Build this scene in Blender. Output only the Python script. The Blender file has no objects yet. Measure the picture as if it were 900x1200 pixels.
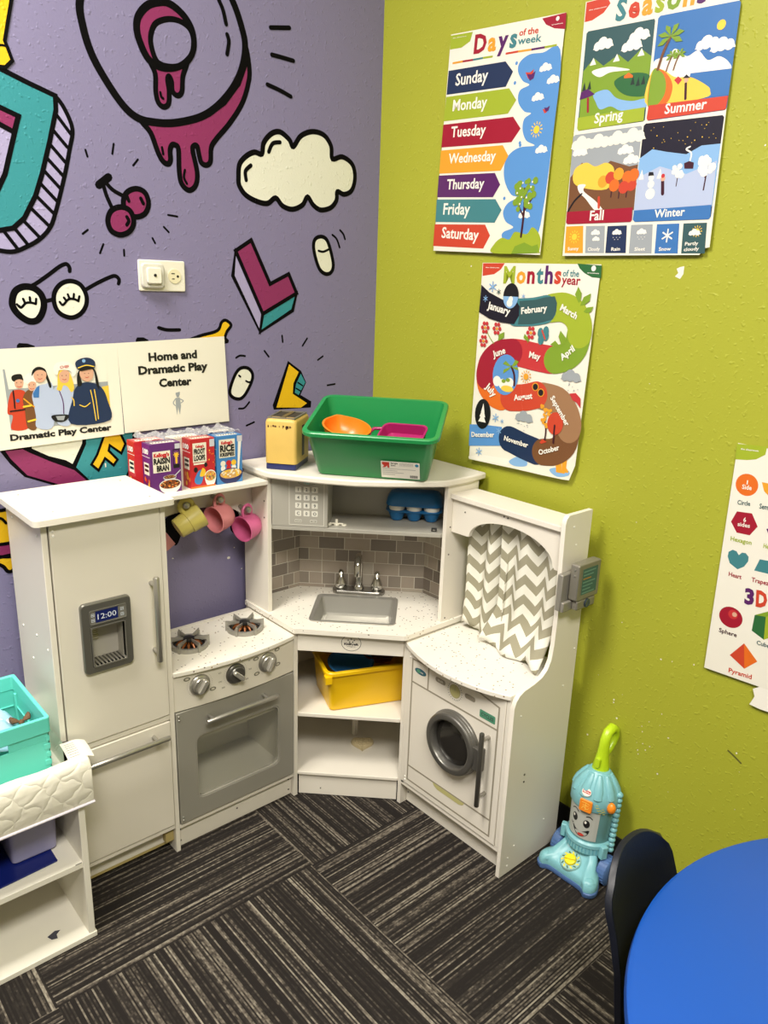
import bpy, math, random
from mathutils import Vector, Matrix
from mathutils.geometry import tessellate_polygon
random.seed(7)
S = bpy.context.scene
COL = S.collection
PI = math.pi
V = Vector

# ---------------------------------------------------------------- camera, world, lights, exposure
cam_d = bpy.data.cameras.new('camera')
cam = bpy.data.objects.new('camera', cam_d)
COL.objects.link(cam)
cam.location = (-1.5374, -1.7849, 1.3765)
cam.rotation_euler = (1.281917, -0.033954, -0.720608)
cam_d.sensor_fit = 'VERTICAL'
cam_d.sensor_height = 24.0
cam_d.lens = 907.65 / 1200 * 24.0
cam_d.clip_start = 0.02
S.camera = cam

world = bpy.data.worlds.new('world')
S.world = world
world.use_nodes = True
bg = world.node_tree.nodes['Background']
bg.inputs['Color'].default_value = (1.0, 0.96, 0.90, 1)
bg.inputs['Strength'].default_value = 0.22

def area(name, loc, sx, sy, power, color=(1.0, 0.95, 0.875)):
    d = bpy.data.lights.new(name, 'AREA')
    d.shape = 'RECTANGLE'; d.size = sx; d.size_y = sy
    d.energy = power; d.color = color
    o = bpy.data.objects.new(name, d); COL.objects.link(o)
    o.location = loc
    return o
area('ceiling_lamp_near', (-1.85, -0.62, 2.86), 1.15, 0.55, 38)
area('added_fill_lamp', (-1.7, -2.4, 2.86), 1.15, 0.55, 42)  # unseen lamp added as fill for the green wall and lower right

S.view_settings.view_transform = 'Standard'
S.view_settings.look = 'None'
S.view_settings.exposure = 1.08
S.view_settings.gamma = 1.0
S.view_settings.use_curve_mapping = False
S.cycles.use_denoising = True
S.cycles.max_bounces = 8

# ---------------------------------------------------------------- materials
def lin(c):
    return tuple(((x / 255) / 12.92 if x / 255 <= 0.04045 else ((x / 255 + 0.055) / 1.055) ** 2.4) for x in c) + (1.0,)
MATS = {}
def mat(name, col, rough=0.5, metal=0.0, spec=0.5, bump=None, var=0.0, vscale=12, trans=0.0, alpha=1.0, coat=0.0):
    if name in MATS: return MATS[name]
    m = bpy.data.materials.new(name); m.use_nodes = True
    nt = m.node_tree; b = nt.nodes['Principled BSDF']
    b.inputs['Base Color'].default_value = lin(col)
    b.inputs['Roughness'].default_value = rough
    b.inputs['Metallic'].default_value = metal
    b.inputs['Specular IOR Level'].default_value = spec
    b.inputs['Transmission Weight'].default_value = trans
    b.inputs['Alpha'].default_value = alpha
    b.inputs['Coat Weight'].default_value = coat
    tc = nt.nodes.new('ShaderNodeTexCoord')
    if var:
        n = nt.nodes.new('ShaderNodeTexNoise'); n.inputs['Scale'].default_value = vscale; n.inputs['Detail'].default_value = 4
        nt.links.new(tc.outputs['Object'], n.inputs['Vector'])
        mp = nt.nodes.new('ShaderNodeMapRange'); mp.inputs['To Min'].default_value = 1 - var; mp.inputs['To Max'].default_value = 1 + var
        nt.links.new(n.outputs['Fac'], mp.inputs['Value'])
        mx = nt.nodes.new('ShaderNodeMix'); mx.data_type = 'RGBA'; mx.blend_type = 'MULTIPLY'; mx.inputs['Factor'].default_value = 1
        mx.inputs[6].default_value = lin(col); nt.links.new(mp.outputs['Result'], mx.inputs[7])
        nt.links.new(mx.outputs[2], b.inputs['Base Color'])
    if bump:
        sc, st, dist = bump
        n = nt.nodes.new('ShaderNodeTexNoise'); n.inputs['Scale'].default_value = sc; n.inputs['Detail'].default_value = 3
        nt.links.new(tc.outputs['Object'], n.inputs['Vector'])
        bp = nt.nodes.new('ShaderNodeBump'); bp.inputs['Strength'].default_value = st; bp.inputs['Distance'].default_value = dist
        nt.links.new(n.outputs['Fac'], bp.inputs['Height']); nt.links.new(bp.outputs['Normal'], b.inputs['Normal'])
    MATS[name] = m
    return m

def wall_paint(name, col, speck=False, rough=0.5):
    """painted orange-peel plaster: fine grain with scattered raised drips"""
    m = mat(name, col, rough, spec=0.35, var=0.04, vscale=3)
    nt = m.node_tree; b = nt.nodes['Principled BSDF']
    tc = [n for n in nt.nodes if n.type == 'TEX_COORD'][0]
    n = nt.nodes.new('ShaderNodeTexNoise'); n.inputs['Scale'].default_value = 190; n.inputs['Detail'].default_value = 3
    n2 = nt.nodes.new('ShaderNodeTexNoise'); n2.inputs['Scale'].default_value = 95; n2.inputs['Detail'].default_value = 1.5
    for x in (n, n2): nt.links.new(tc.outputs['Object'], x.inputs['Vector'])
    r = nt.nodes.new('ShaderNodeMapRange'); r.inputs['From Min'].default_value = 0.60; r.inputs['From Max'].default_value = 0.74
    nt.links.new(n2.outputs['Fac'], r.inputs['Value'])
    a = nt.nodes.new('ShaderNodeMath'); a.operation = 'MULTIPLY_ADD'; a.inputs[1].default_value = 0.45
    nt.links.new(n.outputs['Fac'], a.inputs[0]); nt.links.new(r.outputs['Result'], a.inputs[2])
    bp = nt.nodes.new('ShaderNodeBump'); bp.inputs['Strength'].default_value = 0.45; bp.inputs['Distance'].default_value = 0.0015
    nt.links.new(a.outputs['Value'], bp.inputs['Height']); nt.links.new(bp.outputs['Normal'], b.inputs['Normal'])
    return m

def speckle(name, base, dots, scale=90):
    m = mat(name, base, 0.35)
    nt = m.node_tree; b = nt.nodes['Principled BSDF']
    tc = [n for n in nt.nodes if n.type == 'TEX_COORD'][0]
    v = nt.nodes.new('ShaderNodeTexVoronoi'); v.inputs['Scale'].default_value = scale
    nt.links.new(tc.outputs['Object'], v.inputs['Vector'])
    lt = nt.nodes.new('ShaderNodeMath'); lt.operation = 'LESS_THAN'; lt.inputs[1].default_value = 0.20
    nt.links.new(v.outputs['Distance'], lt.inputs[0])
    sp = nt.nodes.new('ShaderNodeSeparateColor'); nt.links.new(v.outputs['Color'], sp.inputs['Color'])
    gt = nt.nodes.new('ShaderNodeMath'); gt.operation = 'GREATER_THAN'; gt.inputs[1].default_value = 0.45
    nt.links.new(sp.outputs['Red'], gt.inputs[0])
    mu = nt.nodes.new('ShaderNodeMath'); mu.operation = 'MULTIPLY'
    nt.links.new(lt.outputs[0], mu.inputs[0]); nt.links.new(gt.outputs[0], mu.inputs[1])
    cr = nt.nodes.new('ShaderNodeMix'); cr.data_type = 'RGBA'; cr.inputs[6].default_value = lin(dots[0]); cr.inputs[7].default_value = lin(dots[1])
    nt.links.new(sp.outputs['Green'], cr.inputs['Factor'])
    mx = nt.nodes.new('ShaderNodeMix'); mx.data_type = 'RGBA'; mx.inputs[6].default_value = lin(base)
    nt.links.new(mu.outputs[0], mx.inputs['Factor']); nt.links.new(cr.outputs[2], mx.inputs[7])
    nt.links.new(mx.outputs[2], b.inputs['Base Color'])
    return m

def carpet_mat():
    """striped carpet tiles 0.61 m square, quarter-turned like a chessboard"""
    m = mat('carpet', (60, 55, 50), 0.95, spec=0.1)
    nt = m.node_tree; b = nt.nodes['Principled BSDF']; L = nt.links
    N = nt.nodes.new
    def M(op, a, c=None, d=None):
        n = N('ShaderNodeMath'); n.operation = op
        for i, x in enumerate((a, c, d)):
            if x is None: continue
            if isinstance(x, (int, float)): n.inputs[i].default_value = x
            else: L.new(x, n.inputs[i])
        return n.outputs[0]
    tc = [n for n in nt.nodes if n.type == 'TEX_COORD'][0]
    sep = N('ShaderNodeSeparateXYZ'); L.new(tc.outputs['Object'], sep.inputs[0])
    T = 0.6096
    ux = M('DIVIDE', M('ADD', sep.outputs[0], 0.5965), T); uy = M('DIVIDE', M('ADD', sep.outputs[1], 0.5165), T)
    ix = M('FLOOR', ux); iy = M('FLOOR', uy)
    par = M('FLOORED_MODULO', M('ADD', ix, iy), 2.0)          # 0: stripes along y
    across = M('ADD', M('MULTIPLY', M('SUBTRACT', 1.0, par), sep.outputs[0]), M('MULTIPLY', par, sep.outputs[1]))
    along = M('ADD', M('MULTIPLY', M('SUBTRACT', 1.0, par), sep.outputs[1]), M('MULTIPLY', par, sep.outputs[0]))
    seed = M('ADD', M('MULTIPLY', ix, 7.13), M('MULTIPLY', iy, 3.71))
    # tufted row = 3.4 mm; broad bands vary slowly, single rows vary quickly
    def comb(a, c, d):
        n = N('ShaderNodeCombineXYZ')
        for i, x in enumerate((a, c, d)):
            if isinstance(x, (int, float)): n.inputs[i].default_value = x
            else: L.new(x, n.inputs[i])
        return n.outputs[0]
    row = M('FLOOR', M('DIVIDE', across, 0.0033))
    wn = N('ShaderNodeTexWhiteNoise'); wn.noise_dimensions = '2D'; L.new(comb(row, seed, 0), wn.inputs['Vector'])
    n1 = N('ShaderNodeTexNoise'); n1.inputs['Scale'].default_value = 1.0; n1.inputs['Detail'].default_value = 1
    L.new(comb(M('MULTIPLY', across, 55.0), seed, M('MULTIPLY', along, 1.2)), n1.inputs['Vector'])
    n2 = N('ShaderNodeTexNoise'); n2.inputs['Scale'].default_value = 1.0; n2.inputs['Detail'].default_value = 2
    L.new(comb(M('MULTIPLY', row, 3.7), seed, M('MULTIPLY', along, 95.0)), n2.inputs['Vector'])
    n3 = N('ShaderNodeTexNoise'); n3.inputs['Scale'].default_value = 1.0; n3.inputs['Detail'].default_value = 0
    L.new(comb(M('MULTIPLY', row, 1.9), seed, M('MULTIPLY', along, 4.0)), n3.inputs['Vector'])
    s = M('ADD', M('MULTIPLY', wn.outputs['Value'], 0.80), M('MULTIPLY', n1.outputs['Fac'], 0.60))
    s = M('ADD', s, M('MULTIPLY', M('SUBTRACT', n2.outputs['Fac'], 0.5), 0.75))
    s = M('ADD', s, M('MULTIPLY', M('SUBTRACT', n3.outputs['Fac'], 0.5), 0.5))
    rp = N('ShaderNodeValToRGB'); L.new(M('MULTIPLY', s, 0.7), rp.inputs['Fac'])
    e = rp.color_ramp.elements
    e[0].position = 0.40; e[0].color = lin((36, 33, 31))
    e[1].position = 0.90; e[1].color = lin((142, 135, 121))
    k = e.new(0.60); k.color = lin((50, 46, 42))
    k = e.new(0.72); k.color = lin((92, 85, 76))
    L.new(rp.outputs['Color'], b.inputs['Base Color'])
    bp = N('ShaderNodeBump'); bp.inputs['Strength'].default_value = 0.6; bp.inputs['Distance'].default_value = 0.002
    L.new(s, bp.inputs['Height']); L.new(bp.outputs['Normal'], b.inputs['Normal'])
    return m

# ---------------------------------------------------------------- mesh building
ORG = V((0, 0, 0))
def xf(p, M): return M @ V(p)
class MB:
    def __init__(s): s.v = []; s.f = []; s.m = []; s.uv = None
    def add(s, vs, fs, m=0):
        o = len(s.v); s.v += [tuple(v) for v in vs]
        for f in fs: s.f.append(tuple(i + o for i in f)); s.m.append(m)
    def box(s, x0, x1, y0, y1, z0, z1, m=0, M=None):
        vs = [(x, y, z) for z in (z0, z1) for y in (y0, y1) for x in (x0, x1)]
        if M: vs = [M @ V(p) for p in vs]
        s.add(vs, [(0, 2, 3, 1), (4, 5, 7, 6), (0, 1, 5, 4), (2, 6, 7, 3), (0, 4, 6, 2), (1, 3, 7, 5)], m); return s
    def prism(s, pts, fn, w0, w1, m=0):
        n = len(pts); a = [fn(u, v, w0) for u, v in pts] + [fn(u, v, w1) for u, v in pts]
        fs = [tuple(range(n - 1, -1, -1)), tuple(range(n, 2 * n))] + [(i, (i + 1) % n, n + (i + 1) % n, n + i) for i in range(n)]
        s.add(a, fs, m); return s
    def ringwall(s, outer, inner, fn, w0, w1, m=0):
        """flat frame: outer loop with a hole of the same vertex count"""
        n = len(outer); a = []
        for w in (w0, w1):
            for lp in (outer, inner): a += [fn(u, v, w) for u, v in lp]
        fs = []
        for i in range(n):
            j = (i + 1) % n
            fs += [(i, j, n + j, n + i), (2 * n + i, 3 * n + i, 3 * n + j, 2 * n + j), (i, 2 * n + i, 2 * n + j, j), (n + i, n + j, 3 * n + j, 3 * n + i)]
        s.add(a, fs, m); return s
    def loft(s, rings, m=0, cap0=True, cap1=True):
        n = len(rings[0]); vs = [p for r in rings for p in r]; fs = []
        for k in range(len(rings) - 1):
            for i in range(n):
                j = (i + 1) % n
                fs.append((k * n + i, k * n + j, (k + 1) * n + j, (k + 1) * n + i))
        if cap0: fs.append(tuple(range(n - 1, -1, -1)))
        if cap1: fs.append(tuple((len(rings) - 1) * n + i for i in range(n)))
        s.add(vs, fs, m); return s
    def tube(s, path, r, m=0, n=10, closed=False, sx=1.0):
        path = [V(p) for p in path]; rings = []; N = len(path); up = None
        for i, p in enumerate(path):
            if closed: t = path[(i + 1) % N] - path[i - 1]
            else: t = path[min(i + 1, N - 1)] - path[max(i - 1, 0)]
            t.normalize()
            if up is None:
                up = t.orthogonal().normalized()
            up = (up - t * up.dot(t)).normalized()
            b = t.cross(up); rr = r[i] if isinstance(r, (list, tuple)) else r
            rings.append([p + up * (rr * math.cos(a)) + b * (rr * sx * math.sin(a)) for a in [2 * PI * k / n for k in range(n)]])
        if closed:
            rings.append(rings[0]); s.loft(rings, m, False, False)
        else: s.loft(rings, m)
        return s
    def lathe(s, prof, c=(0, 0, 0), axis=(0, 0, 1), m=0, n=24, cap=True):
        ax = V(axis).normalized(); u = ax.orthogonal().normalized(); w = ax.cross(u); c = V(c)
        rings = [[c + ax * h + u * (r * math.cos(a)) + w * (r * math.sin(a)) for a in [2 * PI * k / n for k in range(n)]] for r, h in prof]
        s.loft(rings, m, cap, cap); return s
    def cyl(s, p0, p1, r, m=0, n=14, r1=None):
        p0 = V(p0); p1 = V(p1); d = p1 - p0
        return s.lathe([(r, 0), (r if r1 is None else r1, d.length)], p0, d, m, n)
    def ball(s, c, r, m=0, n=14, sc=(1, 1, 1), M=None):
        k = n // 2; rings = []
        for i in range(1, k):
            t = PI * i / k
            rings.append([V((r * sc[0] * math.sin(t) * math.cos(a), r * sc[1] * math.sin(t) * math.sin(a), -r * sc[2] * math.cos(t))) for a in [2 * PI * j / n for j in range(n)]])
        rings = [[(M @ p if M else p) + V(c) for p in rg] for rg in rings]
        return s.loft(rings, m)
    def build(s, name, mats, parent=None, bev=0, seg=2, smooth=True, ang=38, sub=0, org=None):
        me = bpy.data.meshes.new(name)
        o0 = ORG if org is None else V(org)
        me.from_pydata([tuple(V(p) - o0) for p in s.v], [], s.f); me.validate()
        ms = mats if isinstance(mats, (list, tuple)) else [mats]
        for x in ms: me.materials.append(x)
        if len(me.polygons) == len(s.m): me.polygons.foreach_set('material_index', s.m)
        if s.uv:
            l = me.uv_layers.new(name='UVMap')
            for lp in me.loops: l.data[lp.index].uv = s.uv[lp.vertex_index]
        if smooth:
            me.polygons.foreach_set('use_smooth', [True] * len(me.polygons))
            me.set_sharp_from_angle(angle=math.radians(ang))
        me.update()
        o = bpy.data.objects.new(name, me); COL.objects.link(o)
        if parent is not None: o.parent = parent
        else: o.location = o0
        if bev:
            md = o.modifiers.new('bevel', 'BEVEL'); md.width = bev; md.segments = seg; md.limit_method = 'ANGLE'; md.angle_limit = math.radians(40)
        if sub:
            md = o.modifiers.new('subsurf', 'SUBSURF'); md.levels = sub; md.render_levels = sub
        return o

def recalc(o):
    import bmesh
    b = bmesh.new(); b.from_mesh(o.data); bmesh.ops.recalc_face_normals(b, faces=b.faces); b.to_mesh(o.data); b.free()
    return o

def tag(o, label, cat, group=None):
    o['label'] = label; o['category'] = cat
    if group: o['group'] = group
    return o
def thing(name, loc, label, cat, group=None, rz=0.0, local=False, rot=None):
    """an Empty at the thing's base; its parts are then built in world (or local) coordinates"""
    global ORG
    o = bpy.data.objects.new(name, None); COL.objects.link(o)
    o.location = loc; o.rotation_euler = rot or (0, 0, rz)
    o.empty_display_size = 0.05
    tag(o, label, cat, group)
    ORG = V((0, 0, 0)) if local else V(loc)
    return o
def setorg(p=(0, 0, 0)):
    global ORG
    ORG = V(p)
def struct(o):
    o['kind'] = 'structure'; return o

def rrect(u0, u1, v0, v1, r, k=4):
    pts = []
    for cx, cy, a0 in ((u1 - r, v1 - r, 0), (u0 + r, v1 - r, 90), (u0 + r, v0 + r, 180), (u1 - r, v0 + r, 270)):
        for i in range(k + 1):
            a = math.radians(a0 + 90 * i / k); pts.append((cx + r * math.cos(a), cy + r * math.sin(a)))
    return pts
def ell(cx, cy, rx, ry, n=28, rot=0.0):
    c, s = math.cos(rot), math.sin(rot)
    return [(cx + rx * math.cos(a) * c - ry * math.sin(a) * s, cy + rx * math.cos(a) * s + ry * math.sin(a) * c) for a in [2 * PI * i / n for i in range(n)]]
def smooth(pts, closed=True, k=5):
    n = len(pts); out = []
    rng = range(n) if closed else range(n - 1)
    for i in rng:
        if closed: p0, p1, p2, p3 = pts[i - 1], pts[i], pts[(i + 1) % n], pts[(i + 2) % n]
        else: p0, p1, p2, p3 = pts[max(i - 1, 0)], pts[i], pts[i + 1], pts[min(i + 2, n - 1)]
        for j in range(k):
            t = j / k
            out.append(tuple(0.5 * (2 * b + (c - a) * t + (2 * a - 5 * b + 4 * c - d) * t * t + (3 * b - a - 3 * c + d) * t ** 3) for a, b, c, d in zip(p0, p1, p2, p3)))
    if not closed: out.append(tuple(pts[-1]))
    return out

def resample(loop, n):
    """n points at even steps along a loop, its own corners kept"""
    L_ = [V(p) for p in loop]; d = [0]
    for i in range(len(L_)): d.append(d[-1] + (L_[(i + 1) % len(L_)] - L_[i]).length)
    out = []
    for k in range(n):
        s_ = d[-1] * k / n; i = max(j for j in range(len(L_)) if d[j] <= s_ + 1e-12); f = (s_ - d[i]) / max(1e-9, d[i + 1] - d[i]); out.append(tuple(L_[i].lerp(L_[(i + 1) % len(L_)], f)))
    for p in L_:
        k = min(range(n), key=lambda i: (V(out[i]) - p).length); out[k] = tuple(p)
    return out

TXT = {}
def text_mesh(s, bold=0.0):
    key = (s, bold)
    if key in TXT: return TXT[key]
    cu = bpy.data.curves.new('lettering', 'FONT'); cu.body = s; cu.size = 1.0; cu.resolution_u = 2; cu.offset = bold
    ob = bpy.data.objects.new('lettering', cu)
    me = bpy.data.meshes.new_from_object(ob)
    vs = [(v.co.x, v.co.y) for v in me.vertices]; fs = [tuple(p.vertices) for p in me.polygons]
    bpy.data.objects.remove(ob); bpy.data.meshes.remove(me); bpy.data.curves.remove(cu)
    TXT[key] = (vs, fs); return TXT[key]

class Art(MB):
    """flat print or paint: pt(u, v) lies on a surface, layers stacked 0.25 mm apart"""
    def __init__(s, O=(0, 0, 0), U=(1, 0, 0), W=(0, 0, 1), N=(0, -1, 0), step=0.00025, fn=None):
        super().__init__(); s.O, s.U, s.W, s.N = V(O), V(U), V(W), V(N); s.step = step; s.L = 1; s.fn = fn; s.k = 0
    def P(s, u, v, L):
        d = L * s.step + (s.k % 40) * 0.000003          # every piece a hair above the last, so none are coplanar
        if s.fn: return s.fn(u, v, d)
        return s.O + s.U * u + s.W * v + s.N * d
    def poly(s, pts, m, L=None, sm=False):
        L = s.L if L is None else L
        if sm: pts = smooth(pts)
        s.k += 1
        tri = tessellate_polygon([[V((p[0], p[1], 0)) for p in pts]])
        s.add([s.P(u, v, L) for u, v in pts], [tuple(t) for t in tri], m); return s
    def stroke(s, pts, w, m, L=None, sm=True, closed=False, cap=True):
        L = s.L + 1 if L is None else L
        if sm and len(pts) > 2: pts = smooth(pts, closed)
        n = len(pts); vs = []; fs = []
        ws = w if isinstance(w, (list, tuple)) else None
        for i, p in enumerate(pts):
            a = pts[i - 1] if (closed or i > 0) else p
            b = pts[(i + 1) % n] if (closed or i < n - 1) else p
            d1 = V((p[0] - a[0], p[1] - a[1])); d2 = V((b[0] - p[0], b[1] - p[1]))
            if d1.length < 1e-9: d1 = d2
            if d2.length < 1e-9: d2 = d1
            if d1.length < 1e-9: d1 = d2 = V((1, 0))
            d1.normalize(); d2.normalize(); t = d1 + d2
            t = t.normalized() if t.length > 1e-6 else d1
            k = min(1.6, 1 / max(0.3, t.dot(d1)))
            hw = (w if ws is None else ws[0] + (ws[1] - ws[0]) * i / max(1, n - 1)) / 2 * k
            vs += [(p[0] - t.y * hw, p[1] + t.x * hw), (p[0] + t.y * hw, p[1] - t.x * hw)]
        for i in range(n if closed else n - 1):
            j = (i + 1) % n; s.k += 1
            s.add([s.P(*vs[q], L) for q in (2 * i, 2 * i + 1, 2 * j + 1, 2 * j)], [(0, 1, 2, 3)], m)
        if cap and not closed:
            for p, q in ((pts[0], 0), (pts[-1], 1)):
                r = (w if ws is None else ws[q]) / 2
                e = ell(p[0], p[1], r, r, 8 if r < 0.01 else 20); s.k += 1; s.add([s.P(u, v, L) for u, v in e], [tuple(range(len(e)))], m)
        return s
    def shape(s, pts, m, line, w, L=None, sm=True):
        L = s.L if L is None else L
        p = smooth(pts) if sm else pts
        s.poly(p, m, L); s.stroke(p, w, line, L + 1, sm=False, closed=True); return s
    def disc(s, cx, cy, r, m, L=None, ry=None, n=24):
        L = s.L if L is None else L; s.k += 1
        s.add([s.P(u, v, L) for u, v in ell(cx, cy, r, ry or r, n)], [tuple(range(n))], m); return s
    def text(s, t, u, v, m, width=None, h=None, L=None, rot=0.0, bold=0.02, center=False, shear=0.0, fnt=None):
        L = s.L + 2 if L is None else L
        vs, fs = text_mesh(t, bold)
        if not vs: return s
        x0 = min(p[0] for p in vs); x1 = max(p[0] for p in vs)
        k = width / (x1 - x0) if width else h / 0.73
        kv = h / 0.73 if h else k
        c, q = math.cos(rot), math.sin(rot); out = []
        for x, y in vs:
            a = (x - x0 - ((x1 - x0) / 2 if center else 0)) * k + y * kv * shear; b = y * kv
            uu, vv = u + a * c - b * q, v + a * q + b * c
            if fnt: uu, vv = fnt(uu, vv)
            out.append(s.P(uu, vv, L))
        s.add(out, fs, m); return s

# ---------------------------------------------------------------- colours used in many places
K = mat('black_paint', (6, 5, 7), 0.6, spec=0.08)
WHT = mat('white_print', (232, 228, 215), 0.5)
INK = mat('black_ink', (22, 20, 22), 0.5)
def col(name, c, rough=0.5, **k): return mat(name, c, rough, **k)

# ---------------------------------------------------------------- room shell
purple = wall_paint('purple_wall_paint', (126, 120, 153))
green = wall_paint('green_wall_paint', (160, 163, 48))
mag = wall_paint('magenta_wall_paint', (132, 42, 90))
teal = wall_paint('teal_wall_paint', (50, 136, 143))
wwht = wall_paint('white_wall_paint', (222, 222, 205))
yel = wall_paint('yellow_wall_paint', (225, 180, 24))
lav = wall_paint('pale_lavender_wall_paint', (160, 152, 188))
maroon = wall_paint('maroon_wall_paint', (70, 18, 48))
salmon = wall_paint('salmon_wall_paint', (196, 132, 128))
chip = mat('bare_plaster_chip', (225, 222, 205), 0.8)
X0, Y0, ZC = -4.4, -4.6, 3.0

b = MB(); b.box(X0, 0.1, Y0, 0.1, -0.1, 0)
struct(b.build('floor', carpet_mat(), smooth=False))
b = MB(); b.box(X0, 0.1, Y0, 0.1, ZC, ZC + 0.1)
struct(b.build('ceiling', mat('ceiling_tile', (214, 210, 200), 0.9, bump=(60, 0.3, 0.004)), smooth=False))
outer = mat('beige_wall_paint', (196, 190, 176), 0.6)
b = MB(); b.box(X0 - 0.1, X0, Y0, 0.1, 0, ZC); struct(b.build('wall_far', outer, smooth=False))
b = MB(); b.box(X0, 0.1, Y0 - 0.1, Y0, 0, ZC); struct(b.build('wall_back', outer, smooth=False))

# green wall with flaked paint
g = Art(O=(0, 0, 0), U=(0, -1, 0), N=(-1, 0, 0), step=0.0003)
g.box(0, 0.1, Y0, 0.1, 0, ZC, 0)
g.poly([(.9355,1.4222),(.9424,1.4255),(.9514,1.4273),(.9518,1.4124),(.9459,1.4024),(.9340,1.4072),(.9404,1.4139)], 1)
for r_ in range(46):
    u = random.uniform(0.75, 1.45); v = random.uniform(0.25, 0.9)
    if r_ < 14: u, v = random.gauss(1.02, 0.035), random.gauss(0.37, 0.05)
    if r_ > 36: u, v = random.uniform(0.2, 1.3), random.uniform(0.9, 1.9)
    q = random.uniform(0.0008, 0.0026)
    g.poly([(u + q * random.uniform(0.6, 1.4) * math.cos(a), v + q * random.uniform(0.6, 1.4) * math.sin(a)) for a in [k * PI / 3 for k in range(6)]], 1)
g.stroke([(1.205, 0.436), (1.222, 0.428), (1.235, 0.421)], 0.004, 2, L=1)
struct(g.build('wall_right', [green, chip, mat('scuff', (88, 86, 28), 0.7)], smooth=False))
b = MB(); b.box(-0.006, 0, Y0, 0, 0, 0.075); b.box(-0.011, -0.006, Y0, 0, 0, 0.008)
struct(b.build('baseboard_right', mat('black_rubber', (30, 29, 28), 0.5), bev=0.002))
b = MB(); b.box(X0, -0.012, -0.006, 0, 0, 0.075)
struct(b.build('baseboard_left', MATS['black_rubber'], bev=0.002))

# purple wall with its painted mural
a = Art(step=0.00022)
a.box(X0, 0, 0, 0.1, 0, ZC, 0)
PU, KK, MG, TL, WH, YL, LV, MR, SA, CH = range(10)
# doughnut with dripping icing
don = [(-.8212,1.9067),(-.8184,1.8586),(-.8039,1.8117),(-.7755,1.7658),(-.7402,1.7238),(-.7076,1.7043),(-.6671,1.7017),(-.6189,1.7081),(-.5558,1.7291),(-.5097,1.7596),(-.4689,1.8029),(-.4423,1.8494),(-.4319,1.8981),(-.4404,1.9374),(-.4643,1.9875),(-.5073,2.0407),(-.5612,2.0672),(-.6368,2.0611),(-.7209,2.0256),(-.7921,1.9704)]
drip = [(-.7009,1.7013),(-.6801,1.6782),(-.6645,1.6395),(-.6533,1.6228),(-.6414,1.6190),(-.6349,1.6276),(-.6351,1.6473),(-.6303,1.6593),(-.6223,1.6613),(-.6140,1.6530),(-.6142,1.6089),(-.6092,1.5802),(-.5908,1.5675),(-.5730,1.5801),(-.5680,1.6086),(-.5777,1.6544),(-.5741,1.6654),(-.5658,1.6654),(-.5614,1.6468),(-.5562,1.6314),(-.5434,1.6275),(-.5319,1.6369),(-.5290,1.6668),(-.5152,1.6873),(-.4775,1.7273),(-.4425,1.7753),(-.4245,1.8209),(-.4205,1.8533),(-.4305,1.8984),(-.4423,1.8494),(-.4689,1.8029),(-.5097,1.7596),(-.5558,1.7291),(-.6189,1.7081),(-.6671,1.7017)]
a.shape(drip, MG, KK, 0.0125, L=1)
a.stroke(don, 0.0165, KK, L=3, closed=True)
a.poly([(-.5751,1.7195),(-.5427,1.7378),(-.5061,1.7696),(-.4720,1.8102),(-.4490,1.8508),(-.4373,1.8970),(-.4251,1.8994),(-.4273,1.8573),(-.4458,1.8146),(-.4865,1.7658),(-.5300,1.7334)], KK, L=3)
hole = [(-.6428,1.9433),(-.6719,1.9312),(-.6944,1.9077),(-.7015,1.8830),(-.6958,1.8560),(-.6777,1.8261),(-.6494,1.8159),(-.6136,1.8224),(-.5837,1.8413),(-.5679,1.8690),(-.5691,1.9008),(-.5821,1.9224),(-.6024,1.9372),(-.6243,1.9447)]
a.shape([(-.6744,1.8244),(-.6631,1.7998),(-.6637,1.7654),(-.6590,1.7439),(-.6464,1.7364),(-.6340,1.7453),(-.6316,1.7707),(-.6341,1.7926),(-.6301,1.8007),(-.6246,1.7918),(-.6231,1.7721),(-.6114,1.7650),(-.6000,1.7749),(-.5962,1.8067),(-.5850,1.8385),(-.6136,1.8224),(-.6493,1.8179)], MG, KK, 0.012, L=1)
a.shape(hole, MG, KK, 0.016, L=3)
a.shape([(-.6270,1.9138),(-.6566,1.8994),(-.6693,1.8755),(-.6695,1.8517),(-.6577,1.8251),(-.6315,1.8201),(-.6013,1.8281),(-.5747,1.8529),(-.5674,1.8815),(-.5750,1.9045),(-.5974,1.9153)], PU, KK, 0.012, L=5)
for q in ([(-.3602,1.9531),(-.3052,1.9640)], [(-.3572,1.8957),(-.3250,1.8954),(-.2934,1.8943)], [(-.3707,1.8285),(-.3362,1.8223),(-.3009,1.8132)],
          [(-.4997,1.9795),(-.4894,1.9620),(-.4818,1.9348)], [(-.4798,1.9141),(-.4756,1.8997),(-.4809,1.8732)]):
    a.stroke(q, 0.010, KK, L=4)
for q in ([(-.6548,1.6520),(-.6525,1.6384)], [(-.5997,1.6105),(-.6029,1.5942),(-.5959,1.5816)], [(-.6532,1.7646),(-.6513,1.7565),(-.6467,1.7533)]):
    a.stroke(q, 0.006, KK, L=4)
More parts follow.
